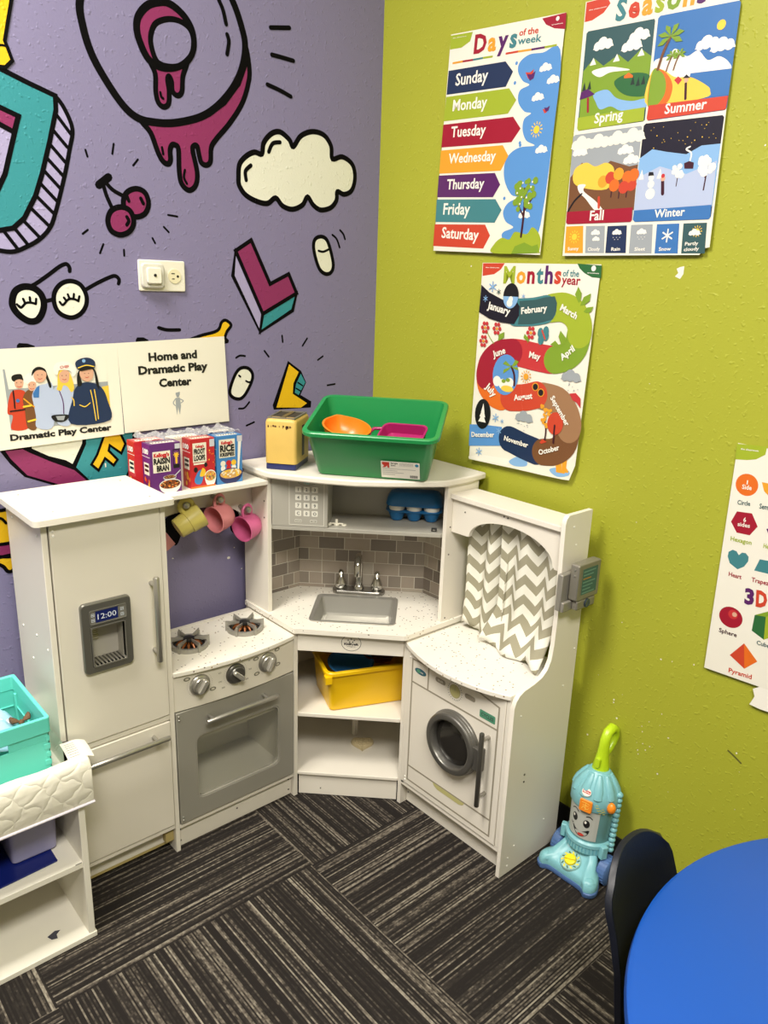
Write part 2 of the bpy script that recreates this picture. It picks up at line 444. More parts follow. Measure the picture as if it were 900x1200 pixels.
# cherries
for q in ([(-.7967,1.5586),(-.7908,1.5368),(-.7791,1.5104)], [(-.7904,1.5640),(-.7749,1.5499),(-.7452,1.5375)]): a.stroke(q, 0.009, KK, L=1)
a.stroke([(-.8071,1.5576),(-.7836,1.5761)], 0.017, KK, L=1)
a.shape([(-.7222,1.5584),(-.7446,1.5479),(-.7537,1.5264),(-.7474,1.5039),(-.7258,1.4985),(-.7039,1.5073),(-.6938,1.5294),(-.7013,1.5520)], MG, KK, 0.012, L=2)
a.shape([(-.7604,1.5168),(-.7831,1.5067),(-.7921,1.4853),(-.7852,1.4649),(-.7642,1.4578),(-.7418,1.4677),(-.7319,1.4882),(-.7392,1.5102)], MG, KK, 0.012, L=4)
for q in ([(-.7124,1.5391),(-.7066,1.5283)], [(-.7478,1.4969),(-.7436,1.4888),(-.7489,1.4799)], [(-.7450,1.5410),(-.7410,1.5309)]): a.stroke(q, 0.008, KK, L=6)
for q in ([(-.8310,1.6250),(-.8277,1.6123)], [(-.7678,1.6448),(-.7722,1.6243)], [(-.7139,1.6198),(-.7256,1.6062)], [(-.6467,1.5088),(-.6232,1.5070)], [(-.6588,1.4818),(-.6468,1.4709)], [(-.6882,1.4552),(-.6822,1.4446)],
          [(-.7585,1.4261),(-.7586,1.4133)], [(-.8054,1.4357),(-.8143,1.4163)], [(-.8382,1.4635),(-.8498,1.4546)]): a.stroke(q, 0.0048, KK, L=1)
# cloud
a.shape([(-.4561,1.6089),(-.4526,1.6393),(-.4334,1.6602),(-.4095,1.6721),(-.3884,1.6709),(-.3823,1.6966),(-.3606,1.7198),(-.3339,1.7280),(-.3058,1.7142),(-.2935,1.6995),(-.2699,1.7274),(-.2333,1.7425),(-.1957,1.7390),(-.1723,1.7157),(-.1673,1.6856),(-.1337,1.6944),(-.0989,1.6795),(-.0886,1.6472),(-.0993,1.6140),(-.1257,1.6014),(-.1488,1.6060),(-.1517,1.5839),(-.1706,1.5639),(-.2040,1.5553),(-.2294,1.5656),(-.2479,1.5837),(-.2639,1.5627),(-.2955,1.5496),(-.3266,1.5551),(-.3479,1.5723),(-.3720,1.5576),(-.4016,1.5589),(-.4352,1.5706),(-.4537,1.5902)], WH, KK, 0.013, L=1)
a.stroke([(-.3340,1.7043),(-.3559,1.6985),(-.3678,1.6780)], 0.010, KK, L=3); a.stroke([(-.4205,1.6407),(-.4360,1.6261),(-.4345,1.6058)], 0.010, KK, L=3)
# capsule below the cloud, and its twin beside the sheet
a.shape([(-.2273,1.4631),(-.2198,1.4821),(-.1975,1.4877),(-.1781,1.4743),(-.1600,1.4232),(-.1642,1.3994),(-.1825,1.3917),(-.2042,1.4015),(-.2192,1.4294)], WH, KK, 0.0105, L=1)
a.stroke([(-.2105,1.4512),(-.1947,1.4494),(-.1767,1.4563)], 0.006, KK, L=3)
for q in ([(-.1637,1.4948),(-.1485,1.4846),(-.1376,1.4635)], [(-.1374,1.5085),(-.1256,1.4989),(-.1194,1.4863)]): a.stroke(q, 0.006, KK, L=1)
a.shape([(-.4586,1.1473),(-.4374,1.1458),(-.4243,1.1309),(-.4274,1.1098),(-.4467,1.0787),(-.4636,1.0671),(-.4833,1.0713),(-.4934,1.0834),(-.4904,1.1020),(-.4753,1.1334)], WH, KK, 0.009, L=1)
a.stroke([(-.4260,1.1120),(-.4354,1.1091),(-.4447,1.1131)], 0.005, KK, L=3); a.stroke([(-.4656,1.1284),(-.4611,1.1248)], 0.005, KK, L=3)
for q in ([(-.4730,1.1743),(-.4612,1.1795),(-.4461,1.1779)], [(-.4675,1.0413),(-.4508,1.0418),(-.4351,1.0563)], [(-.4450,.9937),(-.4210,1.0010)], [(-.3296,1.2283),(-.3276,1.2110)],
          [(-.2465,1.2192),(-.2619,1.1995)], [(-.3861,1.1896),(-.3726,1.1736)], [(-.1915,1.1686),(-.2091,1.1589)], [(-.1739,1.0857),(-.1470,1.0879)]): a.stroke(q, 0.0052, KK, L=1)
a.stroke([(-.6836,1.2529),(-.6625,1.2475),(-.6293,1.2471)], 0.0085, KK, L=1)
# big letter L
a.shape([(-.4685,1.4384),(-.4776,1.3784),(-.3991,1.2385),(-.3903,1.2851)], LV, KK, 0.010, L=1, sm=False)
a.shape([(-.3903,1.2851),(-.2825,1.3390),(-.2954,1.2939),(-.3991,1.2385)], TL, KK, 0.010, L=1, sm=False)
a.shape([(-.4685,1.4384),(-.4226,1.4662),(-.3669,1.3610),(-.3083,1.3878),(-.2825,1.3390),(-.3903,1.2851)], MG, KK, 0.010, L=3, sm=False)
# small yellow L
a.poly([(-.3106,1.1603),(-.2668,1.1311),(-.2494,1.0981),(-.2687,1.0645),(-.2308,1.0433),(-.2322,1.0260),(-.3577,1.0297),(-.3612,1.0420)], KK, L=1)
a.poly([(-.2675,1.1233),(-.2524,1.0983),(-.2747,1.0643),(-.2880,1.0718),(-.2837,1.0958)], TL, L=2)
a.stroke([(-.2778,1.0997),(-.2614,1.0896)], 0.004, KK, L=3); a.stroke([(-.2836,1.0837),(-.2673,1.0748)], 0.004, KK, L=3)
a.poly([(-.3070,1.1507),(-.2749,1.1284),(-.2925,1.0987),(-.2947,1.0692),(-.2460,1.0395),(-.2663,1.0286),(-.3491,1.0351)], YL, L=2)
# banana behind the sheet
a.shape([(-.6060,1.2173),(-.5756,1.2316),(-.5263,1.2436),(-.5133,1.2639),(-.5006,1.2692),(-.4858,1.2572),(-.4982,1.2411),(-.5043,1.2259),(-.5046,1.2150)], YL, KK, 0.008, L=1)
# spectacles with closed eyes
for q, w in (([(-1.0098,1.3094),(-1.0023,1.3301),(-.9859,1.3402),(-.9663,1.3393),(-.9508,1.3276),(-.9451,1.3083),(-.9503,1.2874),(-.9625,1.2718),(-.9793,1.2699),(-.9964,1.2807),(-1.0070,1.2946)], 0.014), ([(-.8845,1.3549),(-.9066,1.3476),(-.9212,1.3288),(-.9229,1.3051),(-.9134,1.2864),(-.8907,1.2770),(-.8695,1.2840),(-.8548,1.3021),(-.8520,1.3248),(-.8629,1.3470)], 0.010)):
    a.shape(q, WH, KK, w, L=1)
for q in ([(-.9421,1.3114),(-.9248,1.3153)], [(-.9694,1.3412),(-.9520,1.3515),(-.9270,1.3688),(-.9052,1.3845),(-.8910,1.3901),(-.8846,1.3836),(-.8846,1.3752)], [(-.8529,1.3369),(-.8265,1.3513),(-.7959,1.3653),(-.7826,1.3685),(-.7744,1.3614),(-.7761,1.3518)]): a.stroke(q, 0.0085, KK, L=1)
for q in ([(-1.0006,1.3045),(-.9931,1.2979),(-.9824,1.3073),(-.9708,1.3081),(-.9621,1.3055)], [(-.9114,1.3103),(-.9050,1.3042),(-.8918,1.3163),(-.8795,1.3165),(-.8702,1.3124)], [(-.9841,1.3070),(-.9872,1.3159)], [(-.9731,1.3087),(-.9734,1.3193)], [(-.9621,1.3058),(-.9605,1.3162)],
          [(-.8967,1.3122),(-.9017,1.3196)], [(-.8893,1.3167),(-.8927,1.3266)], [(-.8812,1.3168),(-.8793,1.3275)], [(-.8709,1.3124),(-.8676,1.3228)], [(-.9947,1.2986),(-.9967,1.3012)]): a.stroke(q, 0.0052, KK, L=3)
a.poly([(-1.0087,1.2204),(-1.0040,1.2244),(-.9870,1.2230),(-.9724,1.2175),(-.9737,1.2031),(-1.0118,1.2043)], KK, L=1); a.poly([(-.7421,1.2264),(-.7390,1.2312),(-.7230,1.2309),(-.7112,1.2250),(-.7121,1.2100),(-.7442,1.2108)], KK, L=1)
# big teal letter with hatched side, upper left
a.poly([(-.8864,1.7200),(-.8702,1.7000),(-.8559,1.6624),(-.8652,1.6209),(-.8814,1.5633),(-.9058,1.4914),(-.9197,1.4618),(-.9422,1.4384),(-.9705,1.4215),(-1.0021,1.4099),(-1.0482,1.4153),(-1.0427,1.4683),(-.9660,1.5166),(-.9228,1.6054)], LV, L=1)
a.stroke([(-.8864,1.7200),(-.8702,1.7000),(-.8559,1.6624),(-.8652,1.6209),(-.8814,1.5633),(-.9058,1.4914),(-.9197,1.4618),(-.9422,1.4384),(-.9705,1.4215),(-1.0021,1.4099),(-1.0482,1.4153)], 0.009, KK, L=3)
for q in ([(-.8871,1.6850),(-.8596,1.6513)], [(-.8964,1.6547),(-.8694,1.6254)], [(-.9067,1.6283),(-.8764,1.5960)], [(-.9152,1.6012),(-.8833,1.5687)], [(-.9232,1.5759),(-.8901,1.5420)], [(-.9322,1.5495),(-.8983,1.5152)], [(-.9433,1.5250),(-.9081,1.4912)],
          [(-.9545,1.4984),(-.9195,1.4649)], [(-.9722,1.4734),(-.9398,1.4394)], [(-.9911,1.4571),(-.9658,1.4239)], [(-1.0112,1.4481),(-.9885,1.4162)]): a.stroke(q, 0.0075, KK, L=3)
a.shape([(-1.0462,1.7715),(-.9893,1.7511),(-.9371,1.7345),(-.8864,1.7200),(-.8873,1.6932),(-.9049,1.6327),(-.9262,1.5671),(-.9435,1.5229),(-.9696,1.4779),(-.9933,1.4569),(-1.0194,1.4509),(-1.0809,1.4531)], TL, KK, 0.010, L=4, sm=False)
a.shape([(-1.0427,1.6966),(-.9963,1.6813),(-.9633,1.6708),(-.9994,1.5593),(-1.0183,1.5244),(-1.0620,1.5162)], LV, KK, 0.010, L=6, sm=False)
a.shape([(-1.0427,1.6966),(-.9963,1.6813),(-.9633,1.6708),(-.9743,1.6398),(-.9994,1.6500),(-1.0461,1.6652)], MG, KK, 0.010, L=8, sm=False)
a.shape([(-1.0019,1.8986),(-.9537,1.8990),(-.9567,1.8760),(-.9761,1.8022),(-.9650,1.7698),(-.9787,1.7557),(-1.0052,1.7528),(-1.0213,1.7876)], YL, KK, 0.007, L=8, sm=False)
a.stroke([(-1.0018,1.7858),(-.9851,1.7928),(-.9746,1.7930)], 0.004, KK, L=10)
# large shape with the letter F, behind the sheets and the fridge
a.poly([(-1.1029,1.0269),(-1.0652,.9947),(-1.0472,.9639),(-1.0198,.9310),(-.9606,.9039),(-.9502,.8910),(-.8797,.8804),(-.7841,.8984),(-.7581,.9314),(-.7531,1.0156),(-.9898,1.0382),(-1.0602,1.0449)], KK, L=1)
a.poly([(-1.0547,.9946),(-1.0185,.9943),(-1.0049,.9850),(-.9634,.9604),(-.9266,.9413),(-.9094,.9321),(-.8813,.9023),(-.8877,.8816),(-.9426,.8898),(-.9509,.9053),(-1.0140,.9342),(-1.0453,.9759)], MG, L=2)
a.poly([(-.9990,.9936),(-.9898,1.0382),(-.8814,1.0278),(-.8873,.9923),(-.9125,.9475),(-.9272,.9583),(-.9642,.9724)], WH, L=2)
a.poly([(-.8766,1.0274),(-.7616,1.0164),(-.7652,1.0000),(-.7674,.9368),(-.7877,.9019),(-.8048,.8777),(-.8635,.8779),(-.8770,.9050),(-.9049,.9384),(-.8774,.9912)], TL, L=2)
a.shape([(-.8691,.9404),(-.8541,.9620),(-.8357,1.0031),(-.8203,1.0220),(-.7960,1.0114),(-.7836,.9810),(-.7952,.9588),(-.8223,.9819),(-.8256,.9690),(-.8055,.9449),(-.8160,.9320),(-.8356,.9515),(-.8532,.9242)], YL, KK, 0.006, L=3, sm=False)
a.poly([(-.8377,.9393),(-.8343,.9401),(-.8341,.9305),(-.8367,.9296)], WH, L=5)
a.shape([(-1.1303,.8644),(-1.0785,.8625),(-1.0611,.8584),(-1.0397,.8165),(-1.0541,.7806),(-1.0866,.7819),(-1.1377,.7954)], YL, KK, 0.008, L=1)
a.shape([(-1.1379,.7935),(-1.0862,.7851),(-1.0504,.7819),(-1.0531,.7538),(-1.0891,.7565),(-1.1402,.7721)], MG, KK, 0.008, L=3)
a.shape([(-1.1103,.7578),(-1.0892,.7553),(-1.0640,.7548),(-1.0470,.7401),(-1.0656,.7193),(-1.0766,.7189),(-1.0844,.7318),(-1.0976,.7429)], YL, KK, 0.008, L=3)
a.stroke([(-1.0904,.8496),(-1.0769,.8433),(-1.0691,.8319)], 0.006, KK, L=5)
# arch of the mural seen through the open back of the toy stove
a.poly([(-.7006,.7568),(-.6886,.7761),(-.6429,.8040),(-.6008,.8116),(-.5501,.8072),(-.5103,.7897),(-.4780,.7580),(-.4410,.6974),(-.4417,.6622),(-.4961,.7019),(-.5058,.7267),(-.5446,.7281),(-.5802,.7362),(-.6034,.7419),(-.6382,.7380),(-.6587,.7017),(-.6701,.7003),(-.6801,.7241)], KK, L=1, sm=True)
a.poly([(-.6215,.7733),(-.5980,.7839),(-.5667,.7842),(-.5312,.7708),(-.5032,.7490),(-.5277,.7496),(-.5674,.7639),(-.5987,.7657)], MR, L=2, sm=True)
a.poly([(-.7119,.7482),(-.6922,.7409),(-.6655,.7023),(-.6874,.6885),(-.7154,.6805)], SA, L=3)
for q, r_ in (([(-.5096,.6299),(-.5088,.6297)], 0.006), ([(-.4909,.6564),(-.4905,.6563)], 0.0022), ([(-.4686,.5889),(-.4682,.5888)], 0.0025), ([(-.6748,.6634),(-.6744,.6633)], 0.0025)):
    a.poly([(q[0][0] + r_ * random.uniform(0.6, 1.3) * math.cos(t), q[0][1] + r_ * random.uniform(0.5, 1.0) * math.sin(t)) for t in [k * PI / 4 for k in range(8)]], CH, L=1)
struct(a.build('wall_left', [purple, K, mag, teal, wwht, yel, lav, maroon, salmon, chip], smooth=False))

# ceiling troffers (above the frame; the second one is added for fill light)
for i, (x, y) in enumerate(((-1.85, -0.62), (-1.7, -2.4))):
    t = thing('ceiling_light', (x, y, ZC), ['long white ceiling troffer over the play kitchen', 'added fill-light troffer, unseen, over the middle of the room'][i], 'ceiling light', 'ceiling troffers')
    b = MB(); b.ringwall(rrect(x - 0.62, x + 0.62, y - 0.32, y + 0.32, 0.01), rrect(x - 0.57, x + 0.57, y - 0.27, y + 0.27, 0.01), lambda u, v, w: (u, v, w), ZC - 0.03, ZC)
    b.build('frame', mat('white_enamel', (225, 222, 214), 0.4), t, smooth=False)
    em = bpy.data.materials.get('lit_diffuser')
    if not em:
        em = mat('lit_diffuser', (255, 245, 225), 0.5)
        em.node_tree.nodes['Principled BSDF'].inputs['Emission Color'].default_value = (1, 0.93, 0.8, 1)
        em.node_tree.nodes['Principled BSDF'].inputs['Emission Strength'].default_value = 3.0
    b = MB(); b.box(x - 0.57, x + 0.57, y - 0.27, y + 0.27, ZC - 0.015, ZC - 0.008)
    b.build('diffuser', em, t, smooth=False)
setorg()

# ---------------------------------------------------------------- printed sheets and posters
def tline(A, t, p, m, h=None, L=None, bold=0.02):
    (u0, v0), (u1, v1) = p[0], p[1]
    A.text(t, u0, v0, m, width=math.hypot(u1 - u0, v1 - v0), h=h, L=L, rot=math.atan2(v1 - v0, u1 - u0), bold=bold)
def ctext(A, t, cols, p, h, L=None, bold=0.035):
    """letters in turning colours between two baseline points"""
    ws = []
    for ch in t:
        vs, _ = text_mesh(ch, bold); ws.append(max(q[0] for q in vs) - min(q[0] for q in vs))
    gap = 0.09; tot = sum(ws) + gap * (len(t) - 1)
    (u0, v0), (u1, v1) = p; x = 0
    for i, ch in enumerate(t):
        f = x / tot; A.text(ch, u0 + (u1 - u0) * f, v0 + (v1 - v0) * f, cols[i % len(cols)], width=ws[i] / tot * math.hypot(u1 - u0, v1 - v0), h=h, L=L, rot=math.atan2(v1 - v0, u1 - u0), bold=bold)
        x += ws[i] + gap
def sheet(A, q, m, d=0.0):
    """the paper itself: a thin slab with the four given corners"""
    n = len(q); f = [A.P(u, v, 0) for u, v in q]; bk = [p - A.N * 0.0006 for p in f]
    A.add(f + bk, [tuple(range(n)), tuple(range(2 * n - 1, n - 1, -1))] + [(i, (i + 1) % n, n + (i + 1) % n, n + i) for i in range(n)], m)
PC = dict(paper=(226, 222, 205), navy=(33, 48, 78), lime=(152, 168, 42), red=(152, 24, 44), orange=(219, 152, 42), plum=(84, 32, 92), teal=(62, 122, 126), rust=(192, 66, 42), sky=(86, 140, 196), white=(232, 228, 214), ink=(25, 24, 26),
          leaf=(120, 150, 40), brown=(112, 74, 44), night=(26, 24, 34), snow=(172, 184, 208), ltan=(150, 112, 78), green=(44, 98, 52), dteal=(52, 84, 84), gray=(150, 156, 158), yellow=(236, 196, 60), sea=(58, 110, 168), pine=(36, 52, 40),
          flame=(214, 104, 32), lblue=(128, 170, 210), sand=(226, 190, 70), crim=(186, 50, 52), dark=(60, 20, 30), skin=(206, 160, 132))
PM = {k: mat('print_' + k, v, 0.32, spec=0.4) for k, v in PC.items()}
PL = list(PM.values()); PI_ = {k: i for i, k in enumerate(PM)}
def pc(k): return PI_[k]
def poster_art(off=0.004, lean=0.0, zc=0.0):
    """print surface on the green wall; u runs to the viewer's right; lean lets the lower edge stand off"""
    return Art(step=0.00016, fn=lambda u, v, w: V((-(off + lean * (zc - v)) - w, -u, v)), N=(-1, 0, 0))
def finish(A, name, label, cat, group=None):
    vs = [V(p) for p in A.v]; c = sum(vs, V()) / len(vs)
    used = sorted(set(A.m)); A.m = [used.index(i) for i in A.m]
    o = A.build(name, [PL[i] for i in used], smooth=False, org=c)
    return tag(o, label, cat, group)
def cloud(A, u, v, w, k, L):
    for dx, dy, r in ((-0.30, 0.02, 0.17), (-0.05, 0.10, 0.24), (0.24, 0.04, 0.19)): A.disc(u + dx * w, v + dy * w, r * w, k, L, n=14)
    A.poly([(u - 0.5 * w, v - 0.08 * w), (u + 0.5 * w, v - 0.08 * w), (u + 0.42 * w, v + 0.06 * w), (u - 0.42 * w, v + 0.06 * w)], k, L)
def tree(A, u, v, h, trunk, crown, L, spread=0.3, n=9, dot=0.11):
    A.stroke([(u, v), (u + 0.02 * h, v + 0.5 * h), (u - 0.01 * h, v + 0.9 * h)], h * 0.05, trunk, L)
    A.stroke([(u, v + 0.4 * h), (u - 0.2 * h, v + 0.7 * h)], h * 0.03, trunk, L); A.stroke([(u, v + 0.45 * h), (u + 0.22 * h, v + 0.75 * h)], h * 0.03, trunk, L)
    rr = random.Random(int(abs(u * 1e4)))
    for k in range(n): A.disc(u + rr.uniform(-spread, spread) * h, v + rr.uniform(0.5, 1.05) * h, dot * h * rr.uniform(0.8, 1.3), crown, L + 1, n=9)
def snowflake(A, u, v, r, k, L):
    for i in range(3):
        t = PI * i / 3 + PI / 6; A.stroke([(u - r * math.cos(t), v - r * math.sin(t)), (u + r * math.cos(t), v + r * math.sin(t))], r * 0.22, k, L, cap=False)
def sun(A, u, v, r, L, core='yellow'):
    A.disc(u, v, r * 0.5, pc(core), L, n=14)
    for i in range(12):
        t = PI * i / 6; A.stroke([(u + 0.65 * r * math.cos(t), v + 0.65 * r * math.sin(t)), (u + r * math.cos(t), v + r * math.sin(t))], r * 0.13, pc(core), L, cap=False)

# --- days of the week
A = poster_art(0.004, 0.012, 1.96)
sheet(A, [(.2586,1.9641),(.6032,1.9441),(.5938,1.4490),(.2400,1.4602)], pc('paper'))
A.poly([(.2581,1.9619),(.3315,1.9568),(.3246,1.9379),(.2967,1.9289),(.2580,1.9313)], pc('lime')); A.poly([(.5391,1.9448),(.6040,1.9438),(.6049,1.9120),(.5750,1.9190),(.5511,1.9308)], pc('red'))
A.disc(*[(.5820,1.9366),(.5820,1.9366)][0], 0.0045, pc('white'), 2); tline(A, 'spreadsheets', [(.5670,1.9263),(.5974,1.9242)], pc('white'), h=0.002); tline(A, 'the classroom', [(.2652,1.9541),(.3111,1.9508)], pc('white'), h=0.0018)
ctext(A, 'Days', [pc('red'), pc('orange'), pc('plum'), pc('teal')], [(.3383,1.9097),(.4709,1.9016)], 0.040)
tline(A, 'of the', [(.4765,1.9220),(.5317,1.9181)], pc('rust'), h=0.0135); tline(A, 'week', [(.4739,1.9049),(.5422,1.8998)], pc('teal'), h=0.0155)
for k, (c0, q) in enumerate((('orange', [(.2697,1.8994),(.3044,1.8980)]), ('red', [(.3044,1.8980),(.3383,1.8959)]), ('teal', [(.3383,1.8959),(.3700,1.8948)]), ('lime', [(.3700,1.8948),(.4011,1.8929)]),
                  ('rust', [(.4405,1.8920),(.4776,1.8904)]), ('orange', [(.4776,1.8904),(.5160,1.8878)]), ('plum', [(.5160,1.8878),(.5532,1.8860)]), ('lime', [(.5532,1.8860),(.5861,1.8848)]))): A.stroke(q, 0.0042, pc(c0), 2, cap=False)
A.poly([(.5965,1.8742),(.5491,1.8762),(.5117,1.8787),(.4856,1.8675),(.4821,1.8487),(.4988,1.8268),(.5186,1.8162),(.4920,1.8082),(.4900,1.7848),(.5102,1.7625),(.5307,1.7562),(.5120,1.7465),(.5101,1.7228),(.5237,1.6998),(.5493,1.6870),(.5050,1.6870),(.4745,1.6734),(.4630,1.6494),(.4688,1.6155),(.4930,1.5846),(.5189,1.5791),(.4854,1.5681),(.4710,1.5474),(.4816,1.5255),(.5065,1.5119),(.4780,1.5023),(.4732,1.4910),(.4924,1.4777),(.5785,1.4767),(.6005,1.7478)], pc('sky'), 1, sm=True)
for q in [(.4757,1.8668),(.4756,1.8262),(.5051,1.6967),(.4715,1.5781),(.5068,1.6917)]: A.disc(q[0], q[1], 0.004, pc('sky'), 1, n=12)
for q in [(.5613,1.8427),(.5853,1.8151),(.5468,1.7853),(.5701,1.6747),(.5371,1.5365)]: cloud(A, q[0], q[1], 0.036, pc('white'), 2)
sun(A, *[(.5510,1.7201),(.5510,1.7201)][0], 0.017, 3)
for q, k in (([(.5173,1.8372),(.5713,1.7567)], 'rust'), ([(.5222,1.8327),(.5752,1.7593)], 'plum')):
    for (u, v), r_ in zip(q, (0.0105, 0.007)): A.poly([(u - r_ * 1.2, v + r_ * 0.6), (u, v + r_ * 0.4), (u + r_ * 1.1, v + r_ * 0.9), (u + r_ * 0.7, v - r_ * 0.5), (u - r_ * 0.3, v - r_ * 0.8)], pc(k), 3)
A.poly([(.4502,1.4534),(.4507,1.4738),(.4734,1.4884),(.4976,1.4846),(.5134,1.5015),(.5484,1.4957),(.5636,1.5105),(.5814,1.5001),(.5924,1.4807),(.5906,1.4580),(.5834,1.4530)], pc('lime'), 4, sm=True)
A.poly([(.5070,1.4515),(.5169,1.4688),(.5448,1.4771),(.5683,1.4683),(.5846,1.4724),(.5906,1.4580),(.5834,1.4530)], pc('leaf'), 5)
(tu, tv) = [(.5331,1.4900),(.5331,1.4900)][0]; tree(A, tu, tv, 0.118, pc('dark'), pc('leaf'), 5, 0.24, 30, 0.055)
for q in range(9): A.disc(tu + random.uniform(-0.024, 0.026), tv + random.uniform(0.07, 0.12), 0.0022, pc('white'), 8, n=8)
for nm, k, q, tq in (('Sunday', 'navy', [(.2579,1.8844),(.4421,1.8760),(.4673,1.8510),(.4488,1.8221),(.2556,1.8312)], [(.2844,1.8476),(.3905,1.8432)]), ('Monday', 'lime', [(.2547,1.8262),(.4595,1.8174),(.4839,1.7896),(.4617,1.7636),(.2511,1.7711)], [(.2800,1.7912),(.3936,1.7857)]),
              ('Tuesday', 'red', [(.2503,1.7633),(.4786,1.7551),(.5040,1.7274),(.4797,1.7008),(.2477,1.7106)], [(.2796,1.7314),(.3957,1.7256)]), ('Wednesday', 'orange', [(.2469,1.7035),(.4535,1.6967),(.4735,1.6718),(.4532,1.6409),(.2456,1.6488)], [(.2766,1.6707),(.4342,1.6651)]),
              ('Thursday', 'plum', [(.2446,1.6443),(.4357,1.6371),(.4552,1.6096),(.4351,1.5825),(.2431,1.5922)], [(.2761,1.6096),(.4035,1.6049)]), ('Friday', 'teal', [(.2421,1.5867),(.4440,1.5777),(.4658,1.5519),(.4469,1.5239),(.2421,1.5317)], [(.2686,1.5495),(.3622,1.5461)]),
              ('Saturday', 'rust', [(.2397,1.5262),(.4165,1.5204),(.4351,1.4943),(.4156,1.4643),(.2381,1.4721)], [(.2675,1.4926),(.3973,1.4842)])):
    A.poly(q, pc(k), 2); tline(A, nm, tq, pc('white'), L=4)
finish(A, 'poster', 'days of the week poster with seven coloured arrow banners on the green wall', 'poster')

# --- seasons
A = poster_art(0.004, 0.010, 1.95)
sheet(A, [(.6518,1.9534),(.9882,1.9422),(1.0030,1.4628),(.9945,1.4613),(.9842,1.4485),(.6569,1.4470)], pc('paper'))
A.poly([(.6539,1.9521),(.7046,1.9513),(.7134,1.9386),(.6991,1.9244),(.6726,1.9157),(.6538,1.9157)], pc('rust'))
tline(A, 'the classroom', [(.6617,1.9352),(.7052,1.9335)], pc('white'), h=0.002)
ctext(A, 'Seasons', [pc('teal'), pc('rust'), pc('orange'), pc('lime'), pc('leaf'), pc('orange'), pc('plum')], [(.7289,1.9036),(.9259,1.8991)], 0.040)
def panel(q, k, foot, fk):
    A.poly(q, pc(k), 1); A.poly(foot, pc(fk), 6)
panel([(.6657,1.8966),(.8197,1.8902),(.8219,1.8865),(.8261,1.7084),(.8222,1.7061),(.6670,1.7055),(.6625,1.7105),(.6615,1.8931)], 'dteal', [(.6618,1.7316),(.8226,1.7325),(.8237,1.7073),(.6660,1.7056),(.6625,1.7105)], 'lime')
A.poly([(.6630,1.8212),(.6868,1.8427),(.7125,1.8244),(.7465,1.8399),(.7710,1.8221),(.7984,1.8415),(.8237,1.8238),(.8232,1.7697),(.6647,1.7698)], pc('leaf'), 2)
A.poly([(.6629,1.7994),(.7228,1.8157),(.8207,1.8041),(.8241,1.7282),(.6651,1.7290)], pc('leaf'), 3)
A.poly([(.6959,1.7730),(.7280,1.7773),(.7533,1.7582),(.7903,1.7478),(.8221,1.7478),(.8229,1.7311),(.7704,1.7319),(.7416,1.7440),(.7161,1.7414),(.7027,1.7576)], pc('lblue'), 4, sm=True)
A.poly([(.7442,1.7913),(.7785,1.8003),(.8244,1.7900),(.8244,1.7558),(.7845,1.7576),(.7559,1.7720)], pc('green'), 4, sm=True)
A.poly([(.6854,1.8179),(.7221,1.8208),(.7545,1.8143),(.7776,1.8066),(.7328,1.8093),(.7059,1.8040)], pc('white'), 4, sm=True)
for q in [(.6859,1.8357),(.7430,1.8336),(.7994,1.8346)]: A.poly([(q[0] - 0.008, q[1] - 0.006), (q[0] + 0.008, q[1] - 0.006), (q[0], q[1] + 0.008)], pc('white'), 3)
for q in [(.6700,1.7897),(.6832,1.7907),(.8002,1.7812),(.8121,1.7822),(.7876,1.7851)]: A.poly([(q[0] - 0.005, q[1] - 0.007), (q[0] + 0.005, q[1] - 0.007), (q[0], q[1] + 0.010)], pc('pine'), 5)
for q in [(.7074,1.8625),(.7909,1.8644),(.7760,1.8487)]: cloud(A, q[0], q[1], 0.05, pc('white'), 3)
A.poly([(.6613,1.7666),(.6633,1.7811),(.6801,1.7853),(.6988,1.7726),(.6822,1.7690)], pc('plum'), 6); A.stroke([(.6826,1.7660),(.6859,1.7406)], 0.005, pc('red'), 6)
A.poly([(.7657,1.7973),(.7756,1.8021),(.7861,1.7957),(.7867,1.7914),(.7663,1.7930)], pc('flame'), 5)
panel([(.8324,1.8930),(.9897,1.8866),(.9931,1.8829),(.9962,1.7104),(.9924,1.7063),(.8350,1.7060),(.8309,1.7107),(.8280,1.8893)], 'sea', [(.8309,1.7343),(.9958,1.7303),(.9950,1.7086),(.9923,1.7070),(.8332,1.7069),(.8301,1.7108)], 'rust')
A.poly([(.8303,1.8127),(.8598,1.8179),(.8741,1.8287),(.9003,1.8113),(.9224,1.8173),(.9444,1.7977),(.9661,1.8006),(.9863,1.7879),(.9873,1.7733),(.9060,1.7745),(.8338,1.7716)], pc('white'), 2, sm=True)
A.poly([(.9130,1.7801),(.9940,1.7760),(.9956,1.7316),(.9357,1.7330),(.9087,1.7577)], pc('sea'), 3)
A.poly([(.8274,1.7929),(.8509,1.7961),(.8818,1.7781),(.9140,1.7734),(.9474,1.7555),(.9582,1.7443),(.9472,1.7328),(.8294,1.7331)], pc('sand'), 4, sm=True)
A.poly([(.8303,1.7959),(.8510,1.7954),(.8725,1.7761),(.8789,1.7552),(.8685,1.7330),(.8294,1.7331)], pc('flame'), 5, sm=True); A.poly([(.8303,1.7959),(.8489,1.7930),(.8623,1.7743),(.8634,1.7506),(.8495,1.7333),(.8294,1.7331)], pc('leaf'), 6, sm=True)
